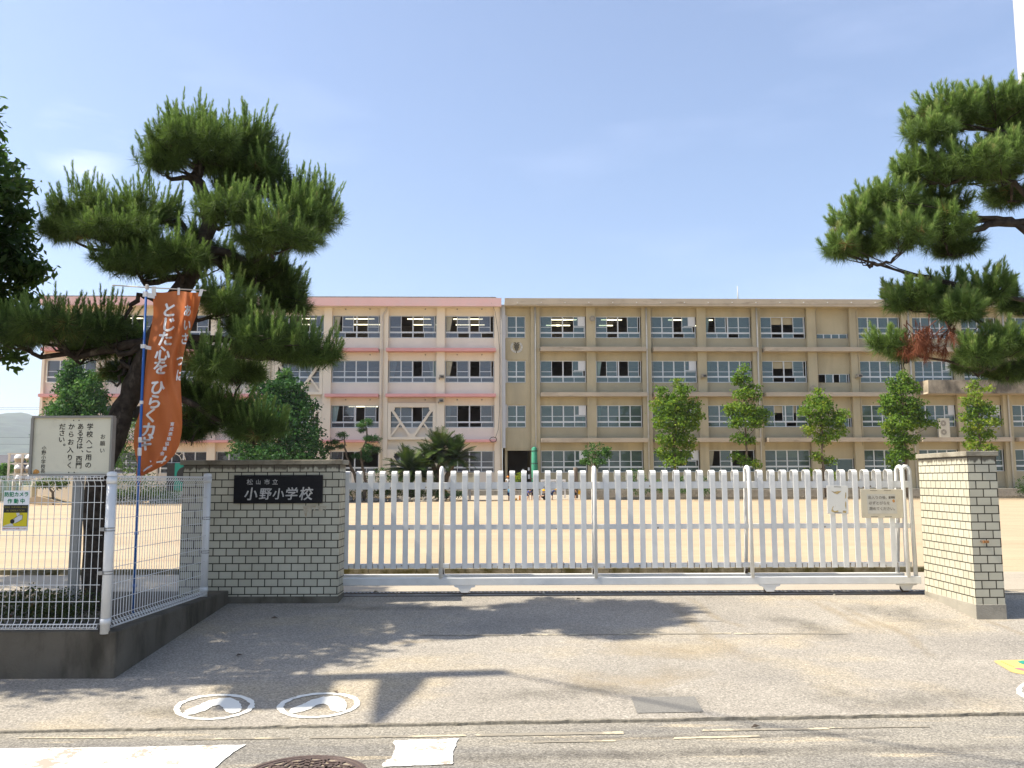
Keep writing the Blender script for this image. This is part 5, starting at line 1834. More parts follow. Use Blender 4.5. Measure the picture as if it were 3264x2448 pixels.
# young ginkgo trees before the beige building
def ginkgo(label, y, trunkpx, lst, seed, tn, per=26):
    bl = [(c, a * 1.08, b_ * 1.08, d * 1.1) for c, a, b_, d in blobpx(y, lst, .8)]
    t_ = [(tuple(at(a, b, y)), r_) for a, b, r_ in trunkpx]
    base = Vector(t_[0][0])
    t_[0] = ((base.x, base.y, 0.2), t_[0][1])
    return leafy('ginkgo_tree', label, 'tree', (base.x, y, .2), t_, bl, [max(12, int(per * 2.7 * (h[2] * h[3]) / 900.0)) for h in lst], 9, .21, .15, 'leafbright', seed, 'young trees before the beige building', tn=tn, up=.3)
ginkgo('full bright green young tree, leftmost of the row before the beige building', 63, [(2155, 1560, .10), (2152, 1480, .09), (2148, 1380, .07), (2150, 1290, .05), (2148, 1225, .02)],
       [(2160, 1222, 12, 18), (2115, 1250, 16, 22), (2160, 1262, 34, 26), (2190, 1240, 14, 14), (2125, 1300, 48, 26), (2175, 1310, 44, 32), (2090, 1285, 20, 12), (2215, 1290, 18, 20), (2140, 1345, 54, 30), (2195, 1350, 34, 28), (2225, 1325, 16, 14), (2140, 1395, 44, 28), (2180, 1400, 36, 26), (2150, 1445, 50, 20), (2200, 1425, 18, 14), (2150, 1475, 34, 14), (2115, 1440, 22, 16)], 61, .1)
ginkgo('tall narrow young tree with bare lower trunk, second of the row', 63, [(2385, 1560, .10), (2382, 1500, .09), (2378, 1400, .07), (2372, 1290, .05), (2370, 1190, .02)],
       [(2372, 1178, 9, 16), (2350, 1200, 9, 14), (2372, 1215, 20, 20), (2400, 1235, 20, 10), (2370, 1255, 34, 18), (2345, 1215, 12, 18), (2400, 1262, 26, 14), (2360, 1300, 44, 20), (2405, 1315, 34, 20), (2330, 1310, 22, 16), (2440, 1320, 20, 12), (2375, 1345, 48, 20), (2420, 1345, 24, 16), (2345, 1350, 20, 14), (2360, 1395, 30, 14), (2395, 1405, 18, 12), (2350, 1455, 22, 10), (2378, 1472, 20, 10), (2410, 1480, 16, 10)], 62, .02)
ginkgo('lop sided yellow green young tree with crooked trunk, third of the row', 63, [(2632, 1560, .10), (2625, 1490, .09), (2618, 1440, .08), (2625, 1390, .07), (2608, 1330, .05), (2608, 1265, .02)],
       [(2608, 1252, 12, 16), (2595, 1275, 28, 16), (2620, 1280, 22, 18), (2590, 1305, 42, 18), (2635, 1300, 20, 18), (2565, 1315, 26, 10), (2610, 1335, 30, 18), (2680, 1320, 28, 16), (2660, 1345, 36, 16), (2595, 1370, 34, 18), (2650, 1385, 34, 18), (2685, 1370, 12, 14), (2625, 1405, 30, 12), (2610, 1455, 22, 14), (2645, 1470, 18, 10), (2590, 1505, 20, 8), (2650, 1515, 16, 10)], 63, .12)
ginkgo('full dark green young tree with the densest crown of the row, left of the pillar', 63, [(2888, 1560, .11), (2888, 1480, .10), (2882, 1400, .07), (2878, 1300, .05), (2880, 1210, .02)],
       [(2875, 1202, 12, 18), (2845, 1225, 14, 20), (2895, 1220, 18, 20), (2870, 1245, 34, 20), (2920, 1240, 16, 12), (2860, 1280, 52, 22), (2920, 1285, 24, 18), (2830, 1270, 26, 12), (2880, 1315, 54, 24), (2920, 1325, 34, 22), (2825, 1310, 24, 12), (2860, 1350, 48, 22), (2920, 1350, 40, 20), (2975, 1352, 18, 10), (2860, 1375, 40, 18), (2870, 1410, 34, 18), (2865, 1445, 26, 20), (2900, 1400, 30, 14), (2845, 1470, 20, 20), (2895, 1450, 22, 14)], 64, -.08)
ginkgo('thin yellowing young tree behind the pillar, last of the row', 63, [(3128, 1560, .09), (3125, 1440, .08), (3118, 1330, .05), (3108, 1220, .02)],
       [(3112, 1222, 10, 14), (3098, 1235, 18, 10), (3150, 1240, 26, 7), (3112, 1255, 22, 12), (3100, 1285, 30, 14), (3130, 1290, 24, 14), (3080, 1275, 14, 8), (3110, 1315, 38, 16), (3150, 1310, 30, 10), (3090, 1330, 30, 12), (3130, 1350, 40, 18), (3175, 1345, 14, 14), (3105, 1370, 34, 14), (3115, 1395, 40, 14), (3150, 1385, 26, 14), (3110, 1420, 40, 12), (3155, 1430, 18, 8)], 65, .2, 22)

# round headed shrub on a stem, clipped balls
bl = blobpx(65, [(1900, 1430, 34, 24), (1878, 1452, 28, 18), (1920, 1455, 26, 20), (1900, 1475, 30, 12), (1935, 1440, 14, 16), (1865, 1470, 14, 8)], .8)
p = at(1897, 1560, 65)
leafy('standard_shrub', 'small round headed shrub on a thin stem, before the beige building', 'shrub', (p.x, 65, .2), [((p.x, 65, .2), .07), (tuple(at(1895, 1490, 65)), .06), (tuple(at(1897, 1450, 65)), .04)], bl, 34, 8, .16, .11, 'leafmid', 71, tn=.15)
for lab, y, lst, sd, tn, mm in (('round clipped shrub behind the middle of the gate', 65.8, [(2030, 1515, 36, 26), (2030, 1545, 40, 24), (2045, 1560, 34, 20)], 72, .1, 'leafmid'),
                       ('low green shrub right of the round clipped shrub', 65.8, [(2100, 1545, 14, 14), (2110, 1560, 22, 14)], 73, .2, 'leafmid'),
                       ('low clipped shrub below the second young tree', 65.8, [(2175, 1535, 18, 18), (2180, 1560, 24, 14)], 74, .12, 'leafmid'),
                       ('low dark shrub left of the gate notice', 65.8, [(2250, 1540, 24, 22), (2255, 1562, 28, 14)], 75, .05, 'leafmid'),
                       ('dark shrub at the right edge behind the pillar', 65, [(3275, 1545, 34, 26), (3270, 1565, 30, 16)], 77, .0, 'leafdark'),
                       ('small bright bush in front of the passage', 68.2, [(1656, 1522, 14, 14), (1650, 1530, 10, 12)], 76, .35, 'leafbright'),
                       ('bushy green shrub below the clipped pines', 63, [(1215, 1520, 40, 30), (1260, 1530, 36, 28), (1180, 1535, 36, 26), (1230, 1555, 50, 24)], 78, .05, 'leafmid'),
                       ('low dark hedge with rocks at the edge of the schoolyard', 62.5, [(px, 1572, 32, 16) for px in range(1085, 1400, 44)], 79, -.05, 'leafdark'),
                       ('low grassy clump under the cycads', 63, [(1350, 1562, 40, 14), (1455, 1575, 20, 10), (1405, 1575, 30, 10)], 80, .1, 'leafmid')):
    shrub('clipped_shrub', lab, y, lst, mm, sd, 40, .12, .10, tn)

# two cloud pruned little pines
def nicwaki(label, y, trunk, padsx, seed):
    p = at(trunk[0][0], trunk[0][1], y)
    t = thing('pruned_pine', label, 'pine tree', (p.x, y, 0.1), 0, 'small cloud pruned pines')
    mb = MB()
    w_ = wiggle([at(a, b, y) for a, b in trunk], 3, .05, seed)
    w_[0].z = 0.05
    mb.tube(w_, [.13 - .09 * k / (len(w_) - 1) for k in range(len(w_))], 7)
    bl = blobpx(y, padsx, .9)
    for c, *_ in bl:
        s = min(w_, key=lambda q: (q - Vector(c)).length)
        mb.tube(wiggle([s, c], 3, .03, seed), [.05, .045, .04, .02], 5)
    mb.build('trunk', M['trunk'], t)
    V, F, T = leafcloud(bl, [int(16 + a[2] * a[3] * .16) for a in padsx], 12, .20, .09, seed, .16, -.02, .9, .3)
    npmesh('crown', V, F, M['leafmid'], t, T)
nicwaki('small cloud pruned pine with a bare kinked top, right of the other one', 62, [(1160, 1575), (1168, 1540), (1155, 1490), (1150, 1440), (1165, 1410), (1170, 1380), (1165, 1345)],
        [(1168, 1347, 22, 11), (1152, 1355, 14, 8), (1155, 1371, 12, 7), (1195, 1399, 24, 10), (1172, 1398, 12, 8), (1175, 1428, 24, 11), (1200, 1433, 14, 9), (1168, 1445, 14, 8), (1140, 1455, 20, 9), (1172, 1462, 14, 8)], 81)
nicwaki('small cloud pruned pine beside the end of the brick wall', 62.5, [(1140, 1570), (1130, 1510), (1112, 1470), (1098, 1425), (1098, 1392)],
        [(1092, 1386, 17, 8), (1065, 1409, 15, 8), (1085, 1423, 12, 6), (1050, 1429, 20, 7)], 82)

# cycads
def cycad(label, y, heads, trunkpx, seed, size):
    p = at(trunkpx[0][0], trunkpx[0][1], y)
    t = thing('cycad', label, 'cycad', (p.x, y, .1), 0, 'cycads before the pale building')
    q = random.Random(seed)
    V, T = [], []
    mb = MB()
    for hx, hy, sc in heads:
        h = at(hx, hy, y + q.uniform(-.3, .3))
        w_ = [at(trunkpx[0][0], trunkpx[0][1], y), at((trunkpx[0][0] + hx) / 2 + q.uniform(-6, 6), (trunkpx[0][1] + hy) / 2, y), h]
        w_[0].z = .05
        mb.tube(wiggle(w_, 3, .05, seed), [.20, .2, .19, .18, .17, .17, .16], 8)
        for k in range(66):
            a = q.uniform(0, 6.28)
            el = math.radians(q.uniform(-8, 80))
            L = size * sc * q.uniform(.8, 1.1)
            d = Vector((math.cos(a) * math.cos(el), math.sin(a) * math.cos(el), math.sin(el)))
            prev = h
            side = d.cross(Vector((0, 0, 1)))
            if side.length < .1: side = Vector((1, 0, 0))
            side.normalize()
            n = 13
            cur = Vector(d)
            tint = q.uniform(.1, .8)
            for i in range(n):
                cur = (cur + Vector((0, 0, -.055))).normalized()
                nxt = prev + cur * (L / n)
                V += [prev - side * .014, prev + side * .014, nxt]
                T += [tint + .1] * 3
                ll = size * .23 * math.sin(math.pi * (i + 1.5) / (n + 2.5)) ** .6
                for s in (-1, 1):
                    for u in (0, .5):
                        b0 = prev.lerp(nxt, u)
                        tip = b0 + side * s * ll * .85 + cur * ll * .5 + Vector((0, 0, ll * .25))
                        V += [b0 - cur * .034, b0 + cur * .034, tip]
                        T += [min(1, tint + q.uniform(-.1, .15))] * 3
                prev = nxt
    mb.build('trunk', M['trunk'], t)
    npmesh('crown', [tuple(v) for v in V], np.arange(len(V)).reshape(-1, 3), M['cycad'], t, T)
cycad('large cycad with two spiky heads before the pale building', 64, [(1403, 1440, 1.0), (1450, 1462, .95), (1375, 1470, .95)], [(1405, 1575)], 91, 1.9)
cycad('smaller cycad left of the large one', 63, [(1305, 1500, 1.0), (1340, 1520, .8)], [(1310, 1575)], 92, 2.0)

# ================================================================== THE TWO SCHOOL BLOCKS
TERR = bz(1562, 1700)
def FB():
    return MB(BF)
def win(b, u0, u1, zt, zm, ztr, zb, pattern, teal=False, y=.40, curtain=None, vent=False, blind=False, low=None):
    """four sash school window: upper lights over a band of low ones; o = slid open"""
    n = len(pattern)
    pane = M['paneteal'] if teal else M['pane']
    fr = FB()
    t, d = .055, .07
    fr.box((u0, y, zt - t), (u1, y + d, zt)).box((u0, y, zb), (u1, y + d, zb + t))
    fr.box((u0, y, zb + t), (u0 + t, y + d, zt - t)).box((u1 - t, y, zb + t), (u1, y + d, zt - t))
    um = (u0 + u1) / 2
    if n > 2:
        fr.box((um - .05, y - .004, zb + t), (um + .05, y + d, zt - t))
    if ztr:
        fr.box((u0 + t, y - .002, ztr - .065), (u1 - t, y + d, ztr + .065))
    gl = FB()
    w = (u1 - u0 - 2 * t) / n
    q = random.Random(int(abs(u0) * 100 + zt * 10))
    for k, c in enumerate(pattern):
        a, e = u0 + t + k * w, u0 + t + (k + 1) * w
        zl = (ztr + .06) if ztr else zb + t
        if c == 'c':
            s = q.uniform(-.25, .0) if (k and pattern[k - 1] == 'o') else 0
            a2, e2 = a + s, e + (s if s else 0)
            yy = y + .02
            gl.quad((a2 + .02, yy, zl), (e2 - .02, yy, zl), (e2 - .02, yy, zt - t), (a2 + .02, yy, zt - t))
            for x in (a2, e2 - .045):
                if x > u0 + .06 and x < u1 - .1:
                    fr.box((x, y + .004, zl), (x + .045, y + .05, zt - t))
            if zm:
                fr.box((a2 + .04, y + .006, zm - .022), (e2 - .04, y + .046, zm + .022))
        else:
            for x in (a, e - .03):
                pass
        if ztr:
            lo = (low or 'c' * n)[k]
            if lo == 'c':
                gl.quad((a + .02, y + .02, zb + t), (e - .02, y + .02, zb + t), (e - .02, y + .02, ztr - .06), (a + .02, y + .02, ztr - .06))
            if k and (n == 2 or k != n // 2):
                fr.box((a - .022, y + .006, zb + t), (a + .022, y + .05, ztr - .066))
    o = fr.build('window', M['alu'], b)
    gl.build('pane', pane, o)
    if curtain:
        side, cm, cw = curtain
        m_ = FB()
        n_ = 12
        for s_ in side:
            vs = []
            for i in range(n_ + 1):
                f = i / n_
                for z, wd in ((zt - .06, cw), (zb + .1, cw * .42)):
                    x = u0 + .08 + f * wd if s_ == 'l' else u1 - .08 - f * wd
                    vs.append((x, y + .16 + .03 * math.sin(i * 2.1), z))
            m_.add(vs, [(2 * i, 2 * i + 2, 2 * i + 3, 2 * i + 1) for i in range(n_)])
        m_.build('curtain', cm, o)
    if blind:
        m_ = FB().box((u0 + t + w, y + .14, zt - .62), (u0 + t + 3 * w, y + .16, zt - t)).build('roller_blind', M['beigewall'], o)
    if vent:
        a, e = u0 + t + 3 * w + w * .38, u1 - t
        FB().box((a, y - .02, zt - t - .72), (e, y + .06, zt - t)).build('vent_panel', M['signwhite'], o)
        FB().box((u0 + t + 3 * w, y - .003, zt - t - .78), (u1 - t, y + .05, zt - t - .725)).build('vent_sill', M['alu'], o)
    return o

# floor levels read off the facade: window top, glazing bar, transom, window bottom, ledge top, ledge bottom
PF = [(1007, 1043, 1060, 1078, 1109, 1119), (1149.5, 1184.5, 1202.5, 1219.5, 1254.5, 1264), (1291.5, 1327, 1345.7, 1363, 1400.7, 1408.6), (1437.5, 1472, 1490, 1505.5, None, None)]
BFl = [(1009, 1043.5, 1061, 1077.5, 1105, 1118.5), (1150, 1185, 1201, 1219.5, 1250, 1263), (1292, 1327, 1345, 1362, 1396, 1409.7), (1435.7, 1471, 1489, 1506, None, None)]
def levels(fl, px):
    out = []
    for r_ in fl:
        w4 = [bz(v, px, .40) for v in r_[:4]]
        out.append(w4 + ([bz(v, px, -.5) for v in r_[4:]] if r_[4] else [None, None]))
    return out

def block(name, label, u0, u1, bays, piers, fl, zf0, zf1, mats, px, ug=None):
    ug = ug if ug is not None else u0
    """bays: (u0, u1, {floor: kwargs or None})"""
    wall_m, span_m, trim_m, fascia_m, teal = mats
    b = thing(name, label, 'school building', tuple(BF @ Vector(((u0 + u1) / 2, 0, 0))), BA)
    LV = levels(fl, px)
    DEP = 9.0
    # wall bands: lintels and parapet, then spandrels; back, ends, roof
    mb = FB()
    mb.box((u0, .34, LV[0][0]), (u1, .60, zf1))
    for f in range(1, 4):
        mb.box((u0, .34, LV[f][0]), (u1, .60, LV[f - 1][5]))
    mb.box((u0, .60, 0), (u0 + .2, DEP, zf1)).box((u1 - .2, .60, 0), (u1, DEP, zf1)).box((u0 + .2, DEP - .2, 0), (u1 - .2, DEP, zf1))
    mb.box((ug, .34, 0), (u1, .60, TERR + .12))
    mb.build('wall', wall_m, b)
    mb = FB()
    for f in range(3):
        mb.box((u0, .335, LV[f][5] + .004), (u1, .60, LV[f][3]))
    mb.box((ug, .335, TERR + .124), (u1, .60, LV[3][3]))
    mb.build('spandrel', span_m, b)
    for a, e in piers:
        FB().box((a, 0, 0), (e, .333, zf0 + .05)).build('pier', wall_m, b)
    # eaves: fascia and soffit
    FB().box((u0 - .02, -.80, zf0), (u1 + .02, -.62, zf1)).build('fascia', fascia_m, b)
    FB().box((u0, -.62, zf0 + .03), (u1, .34, zf0 + .16)).build('soffit', wall_m, b)
    FB().box((u0, -.62, zf1 - .12), (u1, DEP + .3, zf1 - .02)).build('roof', M['plinth'], b)
    # rooms behind the glass
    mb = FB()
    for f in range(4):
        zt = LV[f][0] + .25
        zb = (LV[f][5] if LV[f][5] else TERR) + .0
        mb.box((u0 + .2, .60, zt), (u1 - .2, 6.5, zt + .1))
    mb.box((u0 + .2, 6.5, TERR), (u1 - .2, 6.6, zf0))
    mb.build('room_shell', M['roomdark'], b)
    for a, e, per in bays:
        for f in range(4):
            kw = per.get(f)
            if kw is None:
                continue
            kw = dict(kw)
            L = LV[f]
            a2, e2 = a, e
            if 'u' in kw:
                a2, e2 = kw.pop('u')
            zz = L[:4]
            if 'z' in kw:
                zz = kw.pop('z')
            lit = kw.pop('lit', None)
            win(b, a2, e2, *zz, teal=teal, **kw)
            if lit:
                for (fu, row) in lit:
                    uu = a2 + (e2 - a2) * fu
                    if row:
                        FB().box((uu - .6, 1.9, L[0] - .02), (uu + .6, 2.02, L[0] + .06)).build('ceiling_light', M['lamp'], b)
                    else:
                        FB().box((uu - .6, 4.6, L[0] - .02), (uu + .6, 4.72, L[0] + .06)).build('ceiling_light', M['lamp'], b)
    return b, LV

def ledge(b, u0, u1, z0, z1, m, y0=-.5, y1=.34):
    return FB().box((u0, y0, z0), (u1, y1, z1)).build('ledge', m, b)

# ---- pale block with pink trim, left
zf1, zf0 = bz(949.5, 1500, -.8), bz(975.8, 1500, -.8)
pu1 = bu(1597)
pl = bu(122, 1350)
per = 180
pier_c = [1585 - 180 * i for i in range(9)]
piers = []
for i, c in enumerate(pier_c):
    hw = 9.5 if i == 0 else 13
    if i == 8:
        piers.append((pl, bu(148)))
    else:
        piers.append((bu(c - hw), bu(c + hw)))
PB = []
def Wk(p, **k):
    return dict(pattern=p, **k)
L4 = [(.40, 0), (.75, 0), (.62, 1)]
cc, ct_ = M['curtain'], M['curtainteal']
spec = {
    0: {0: Wk('ococ', curtain=('l', cc, .5), lit=[(.33, 0), (.66, 0), (.3, 1), (.62, 1)], low='coco'), 1: Wk('ococ', curtain=('l', cc, .5)), 2: Wk('cooc', curtain=('l', ct_, .5), low='cooc'), 3: Wk('cccc')},
    1: {0: Wk('cooc', curtain=('r', ct_, .45), lit=[(.58, 0), (.9, 0), (.5, 1), (.75, 1)], low='cooc'), 1: Wk('ccoc', curtain=('lr', ct_, .6)), 2: Wk('ccoc', curtain=('l', ct_, 1.0)), 3: Wk('cccc')},
    2: {0: Wk('ococ', curtain=('l', cc, .5), lit=[(.42, 0), (.75, 0), (.35, 1), (.66, 1)], low='cooc'), 1: Wk('cccc'), 2: Wk('ococ', curtain=('l', ct_, .5), lit=[(.45, 1), (.76, 1)]), 3: Wk('cooo', curtain=('l', ct_, .5))},
    3: {0: Wk('cooc', curtain=('r', ct_, .4), lit=[(.35, 0), (.6, 1)]), 1: Wk('cccc'), 2: Wk('cccc'), 3: Wk('cccc')},
}
for i in range(8):
    a = piers[i + 1][1] + .03
    e = piers[i][0] - .03
    PB.append((a, e, spec.get(i, {0: Wk(('cooc', 'cccc', 'ccoc')[i % 3], curtain=('l', cc, .5), lit=[(.4, 1)]), 1: Wk('cccc'), 2: Wk('ccoc'), 3: Wk('cccc')})))
pinkb, PL = block('school_building', 'pale cream four storey school block with pink roof fascia and pink ledges', pl, pu1, PB, piers, PF, zf0, zf1,
                  (M['pinkwall'], M['spandrel'], M['pinktrim'], M['pinkfascia'], False), 1500)
# pink ledges: broken at the drainpipe piers
for f in range(3):
    z1_, z0_ = PL[f][4], PL[f][5]
    for i in range(0, 8, 2):
        if f == 2 and i == 0:
            ledge(pinkb, piers[1][1] - .3, piers[0][0] + .15, z0_, z1_, M['pinktrim'])
            continue
        if f == 1 and i == 2:
            ledge(pinkb, piers[3][0] + .25, piers[2][0] - .05, z0_, z1_, M['pinktrim'])
            continue
        if f == 2 and i == 2:
            ledge(pinkb, piers[3][0] - .1, piers[2][0] - .05, z0_, z1_, M['pinktrim'])
            continue
        ledge(pinkb, piers[i + 2][1] - .12, piers[i][0] + (.12 if i == 0 else -.1), z0_, z1_, M['pinktrim'])
FB().box((pl - .05, -.79, zf1), (pu1 - .4, -.55, zf1 + .09)).build('parapet_rail', M['plinth'], pinkb)
def braces(i, f):
    a, e = piers[i + 1][1] + .02, piers[i][0] - .02
    L = PL[f]
    zt, zb = L[0] + .02, (L[5] + .22 if L[5] else TERR + .3)
    y0, y1 = .02, .24
    m = FB()
    w = .26
    m.box((a, y0, zt - .22), (e, y1, zt + .12)).box((a, y0, zb), (e, y1, zb + .22)).box((a, y0, zb + .22), (a + w, y1, zt - .22)).box((e - w, y0, zb + .22), (e, y1, zt - .22))
    um = (a + e) / 2
    m.bar((a + w, .13, zt - .30), (um - .12, .13, zb + .25), .20, .20, (0, 1, 0)).bar((e - w, .13, zt - .30), (um + .12, .13, zb + .25), .20, .20, (0, 1, 0))
    pa = Vector((a + w, .13, zt - .30)).lerp(Vector((um - .12, .13, zb + .25)), .5)
    pe = Vector((e - w, .13, zt - .30)).lerp(Vector((um + .12, .13, zb + .25)), .5)
    m.bar(pa, (a + w - .02, .13, zb + .28), .13, .13, (0, 1, 0)).bar(pe, (e - w + .02, .13, zb + .28), .13, .13, (0, 1, 0))
    for cx_, cz_ in ((a + w, zt - .22), (e - w, zt - .22)):
        s = 1 if cx_ < um else -1
        m.prism([(cx_, cz_), (cx_ + s * .30, cz_), (cx_ + s * .30, cz_ - .16), (cx_ + s * .12, cz_ - .34), (cx_, cz_ - .34)], lambda p, q_, d: Vector((p, y0 + .004 + d, q_)), .2)
    m.prism([(um - .34, zb + .2), (um + .34, zb + .2), (um + .22, zb + .48), (um - .22, zb + .48)], lambda p, q_, d: Vector((p, y0 + .004 + d, q_)), .2)
    m.build('steel_brace', M['pinkwall'], pinkb)
for i, f in ((1, 2), (1, 3), (3, 1), (3, 2), (4, 1), (5, 1), (3, 3)):
    braces(i, f)
def drain(b, px, top, bot, m, y=-.06, kink=True):
    u = bu(px)
    zt, zb = bz(top, px), bz(bot, px)
    pts = [(u + .28, y - .1, zt), (u + .28, y - .02, zt - .3), (u, y - .02, zt - .75), (u, y - .02, zb)] if kink else [(u, y - .02, zt), (u, y - .02, zb)]
    m_ = FB().tube(pts, .068, 8)
    z = zt - 1.2
    while z > zb + .3:
        m_.lathe((u, y - .02, z), [(.07, -.03), (.085, -.025), (.085, .025), (.07, .03)], 8)
        z -= 1.18
    return m_.build('drainpipe', m, b)
drain(pinkb, 1221, 976, 1560, M['pipe'])
drain(pinkb, 866, 976, 1560, M['pipe'])
drain(pinkb, 1597, 972, 1560, M['pipe'], -.12, False)
# small wall lamps, speakers, hanging cable
def lampbox(b, px, py, kind, y=-.02):
    u, z = bp(px, py)
    m_ = FB()
    if kind == 'horn':
        m_.tube([(u, y, z), (u, y - .12, z), (u, y - .28, z - .02)], [.10, .12, .24], 12)
    else:
        m_.box((u - .20, y - .42, z - .12), (u + .18, y - .12, z + .14)).box((u - .26, y - .14, z - .20), (u - .18, y, z - .04)).tube([(u, y, z), (u, y - .2, z)], .05, 6)
    o = m_.build('floodlight' if kind != 'horn' else 'horn_speaker', M['lampbox'], b)
    if kind != 'horn':
        FB().box((u - .1, y - .426, z - .09), (u + .15, y - .421, z + .06)).build('lamp_glass', M['dark'], o)
for px, py, k in ((1409, 1202, 'box'), (1407, 1278, 'box')):
    lampbox(pinkb, px, py, k)
m_ = FB()
pts = [bp(1567, 966, -.8), bp(1578, 990, -.5), bp(1588, 1060, -.2), bp(1593, 1130, -.2), bp(1593, 1300, -.2), bp(1588, 1370, -.2), bp(1579, 1396, -.3)]
m_.tube([(u, -.82 if i == 0 else -.25, z) for i, (u, z) in enumerate(pts)], .016, 5)
u, z = bp(1572, 1402)
m_.tube([(u + .28 * math.cos(t), -.56, z + .2 * math.sin(t)) for t in [i * .7 for i in range(10)]], .03, 5)
m_.build('hanging_cable', M['dark'], pinkb)
m_ = FB()
for f in range(3):
    for px in (1355, 1457, 1536, 1178, 1100):
        u, z = bp(px, (983, 1129, 1273)[f])
        m_.lathe((u, .33, z), [(0, -.05), (.05, -.04), (.05, .04), (0, .05)], 6)
m_.build('vent_stub', M['lampbox'], pinkb)
# teal door and pipe arch of the side entrance
u0_, z0_ = bp(556, 1562, .3)
u1_, z1_ = bp(640, 1476, .3)
door = FB().box((u0_, .18, TERR), (u1_, .26, z1_)).build('door', M['teal'], pinkb)
FB().box((u0_ - .6, .17, TERR), (u0_, .25, z1_)).build('door_glass', M['dark'], pinkb)
uc, zc2 = bp(590, 1513, .3)
FB().add([(uc + .62 * math.cos(t * .3), .172, zc2 + .62 * math.sin(t * .3)) for t in range(21)], [tuple(range(21))]).build('round_window', M['dark'], door)
m_ = FB()
uc, zc2 = bp(565, 1470, .0)
for r_ in (.62, .95):
    m_.tube([(uc + r_ * math.cos(t * math.pi / 12), -.9, zc2 - .05 + r_ * math.sin(t * math.pi / 12)) for t in range(13)], .03, 6)
for t in range(1, 12, 2):
    m_.tube([(uc + .62 * math.cos(t * math.pi / 12), -.9, zc2 - .05 + .62 * math.sin(t * math.pi / 12)), (uc + .95 * math.cos(t * math.pi / 12), -.9, zc2 - .05 + .95 * math.sin(t * math.pi / 12))], .02, 5)
for s in (-.95, .95):
    m_.tube([(uc + s, -.9, TERR), (uc + s, -.9, zc2)], .04, 6)
m_.build('entrance_arch', M['pipe'], pinkb)

# ---- weathered beige block, right
bzf1, bzf0 = bz(951, 1900, -.8), bz(974.5, 1900, -.8)
bu0 = bu(1609)
P2 = [(1692, 1720), (1869, 1898), (2045, 2074), (2222, 2250), (2397, 2425), (2572, 2601), (2708, 2736)]
bpiers = [(bu(a), bu(c)) for a, c in P2]
b8 = [(bu(a, 1180), bu(c, 1180)) for a, c in ((2882, 2916), (3045, 3073), (3190, 3219))]
bpiers += b8
step = bu(2045) - bu(1869)
for k in range(1, 4):
    bpiers.append((b8[-1][0] + step * k, b8[-1][1] + step * k))
bu1 = bpiers[-1][1]
BB = []
small = bu(1617), bu(1675)
BB.append((small[0], small[1], {0: Wk('cc'), 1: Wk('cc'), 2: Wk('cc')}))
bs = [
    {0: Wk('cooc', lit=[(.38, 0), (.62, 0), (.45, 1), (.7, 1)], low='cocc', vent=True), 1: Wk('cooc', vent=True), 2: Wk('cccc', vent=True, curtain=('r', ct_, .4)), 3: Wk('cccc', vent=True)},
    {0: Wk('cooc', lit=[(.40, 0), (.5, 1), (.35, 1)], low='cocc'), 1: Wk('ococ', curtain=('l', ct_, .4)), 2: Wk('cccc', curtain=('l', ct_, .4)), 3: Wk('cccc')},
    {0: Wk('ccoc', lit=[(.65, 1)], low='ccoc', vent=True), 1: Wk('cccc', vent=True), 2: Wk('cccc', vent=True), 3: Wk('ccoc', vent=True)},
    {0: Wk('occc', lit=[(.12, 0), (.12, 1)], low='ccoc', curtain=('l', ct_, .3)), 1: Wk('cccc', curtain=('l', ct_, .3)), 2: Wk('cccc'), 3: Wk('ocoo', curtain=('l', cc, .4))},
    {0: Wk('cooc', blind=True, low='coco'), 1: Wk('cooc', blind=True, low='cooc'), 2: Wk('cocc', blind=True, low='ccoc'), 3: Wk('cccc', blind=True)},
    {},
    {0: Wk('cccc', curtain=('l', cc, .5)), 1: Wk('cccc'), 2: Wk('cccc'), 3: Wk('cccc')},
    {0: Wk('cccc'), 1: Wk('cccc', vent=True), 2: Wk('cccc', vent=True), 3: Wk('cccc')},
    {0: Wk('cccc'), 1: Wk('cccc'), 2: Wk('cccc', vent=True), 3: Wk('cccc')},
    {0: Wk('cccc'), 1: Wk('cccc'), 2: Wk('cccc'), 3: Wk('cccc')},
    {0: Wk('cccc'), 1: Wk('ccoc'), 2: Wk('cccc'), 3: Wk('cccc')},
    {0: Wk('cccc'), 1: Wk('cccc'), 2: Wk('cccc'), 3: Wk('cccc')},
]
for i in range(12):
    BB.append((bpiers[i][1] + .05, bpiers[i + 1][0] - .05, bs[i]))
# the staircase bay has short windows half a storey down
sa, se = bpiers[5][1] + .05, bpiers[6][0] - .05
st = {}
for f, (zt, zm, zb) in enumerate(((1064.5, 1091, 1104), (1192, 1227, 1243), (1332, 1368, 1387))):
    st[f] = Wk('ococ' if f else 'cccc', z=(bz(zt, 2650, .4), bz(zm, 2650, .4), None, bz(zb, 2650, .4)))
st[3] = Wk('cc', z=(bz(1462, 2650, .4), bz(1520, 2650, .4), None, bz(1545, 2650, .4)))
BB[6] = (sa, se, st)
beige, BL = block('school_building', 'weathered beige four storey school block with grey ledges and a crest', bu0, bu1, BB, bpiers, BFl, bzf0, bzf1,
                  (M['beigewall'], M['greyspandrel'], M['beigetrim'], M['beigetrim'], True), 1850, bpiers[0][0])
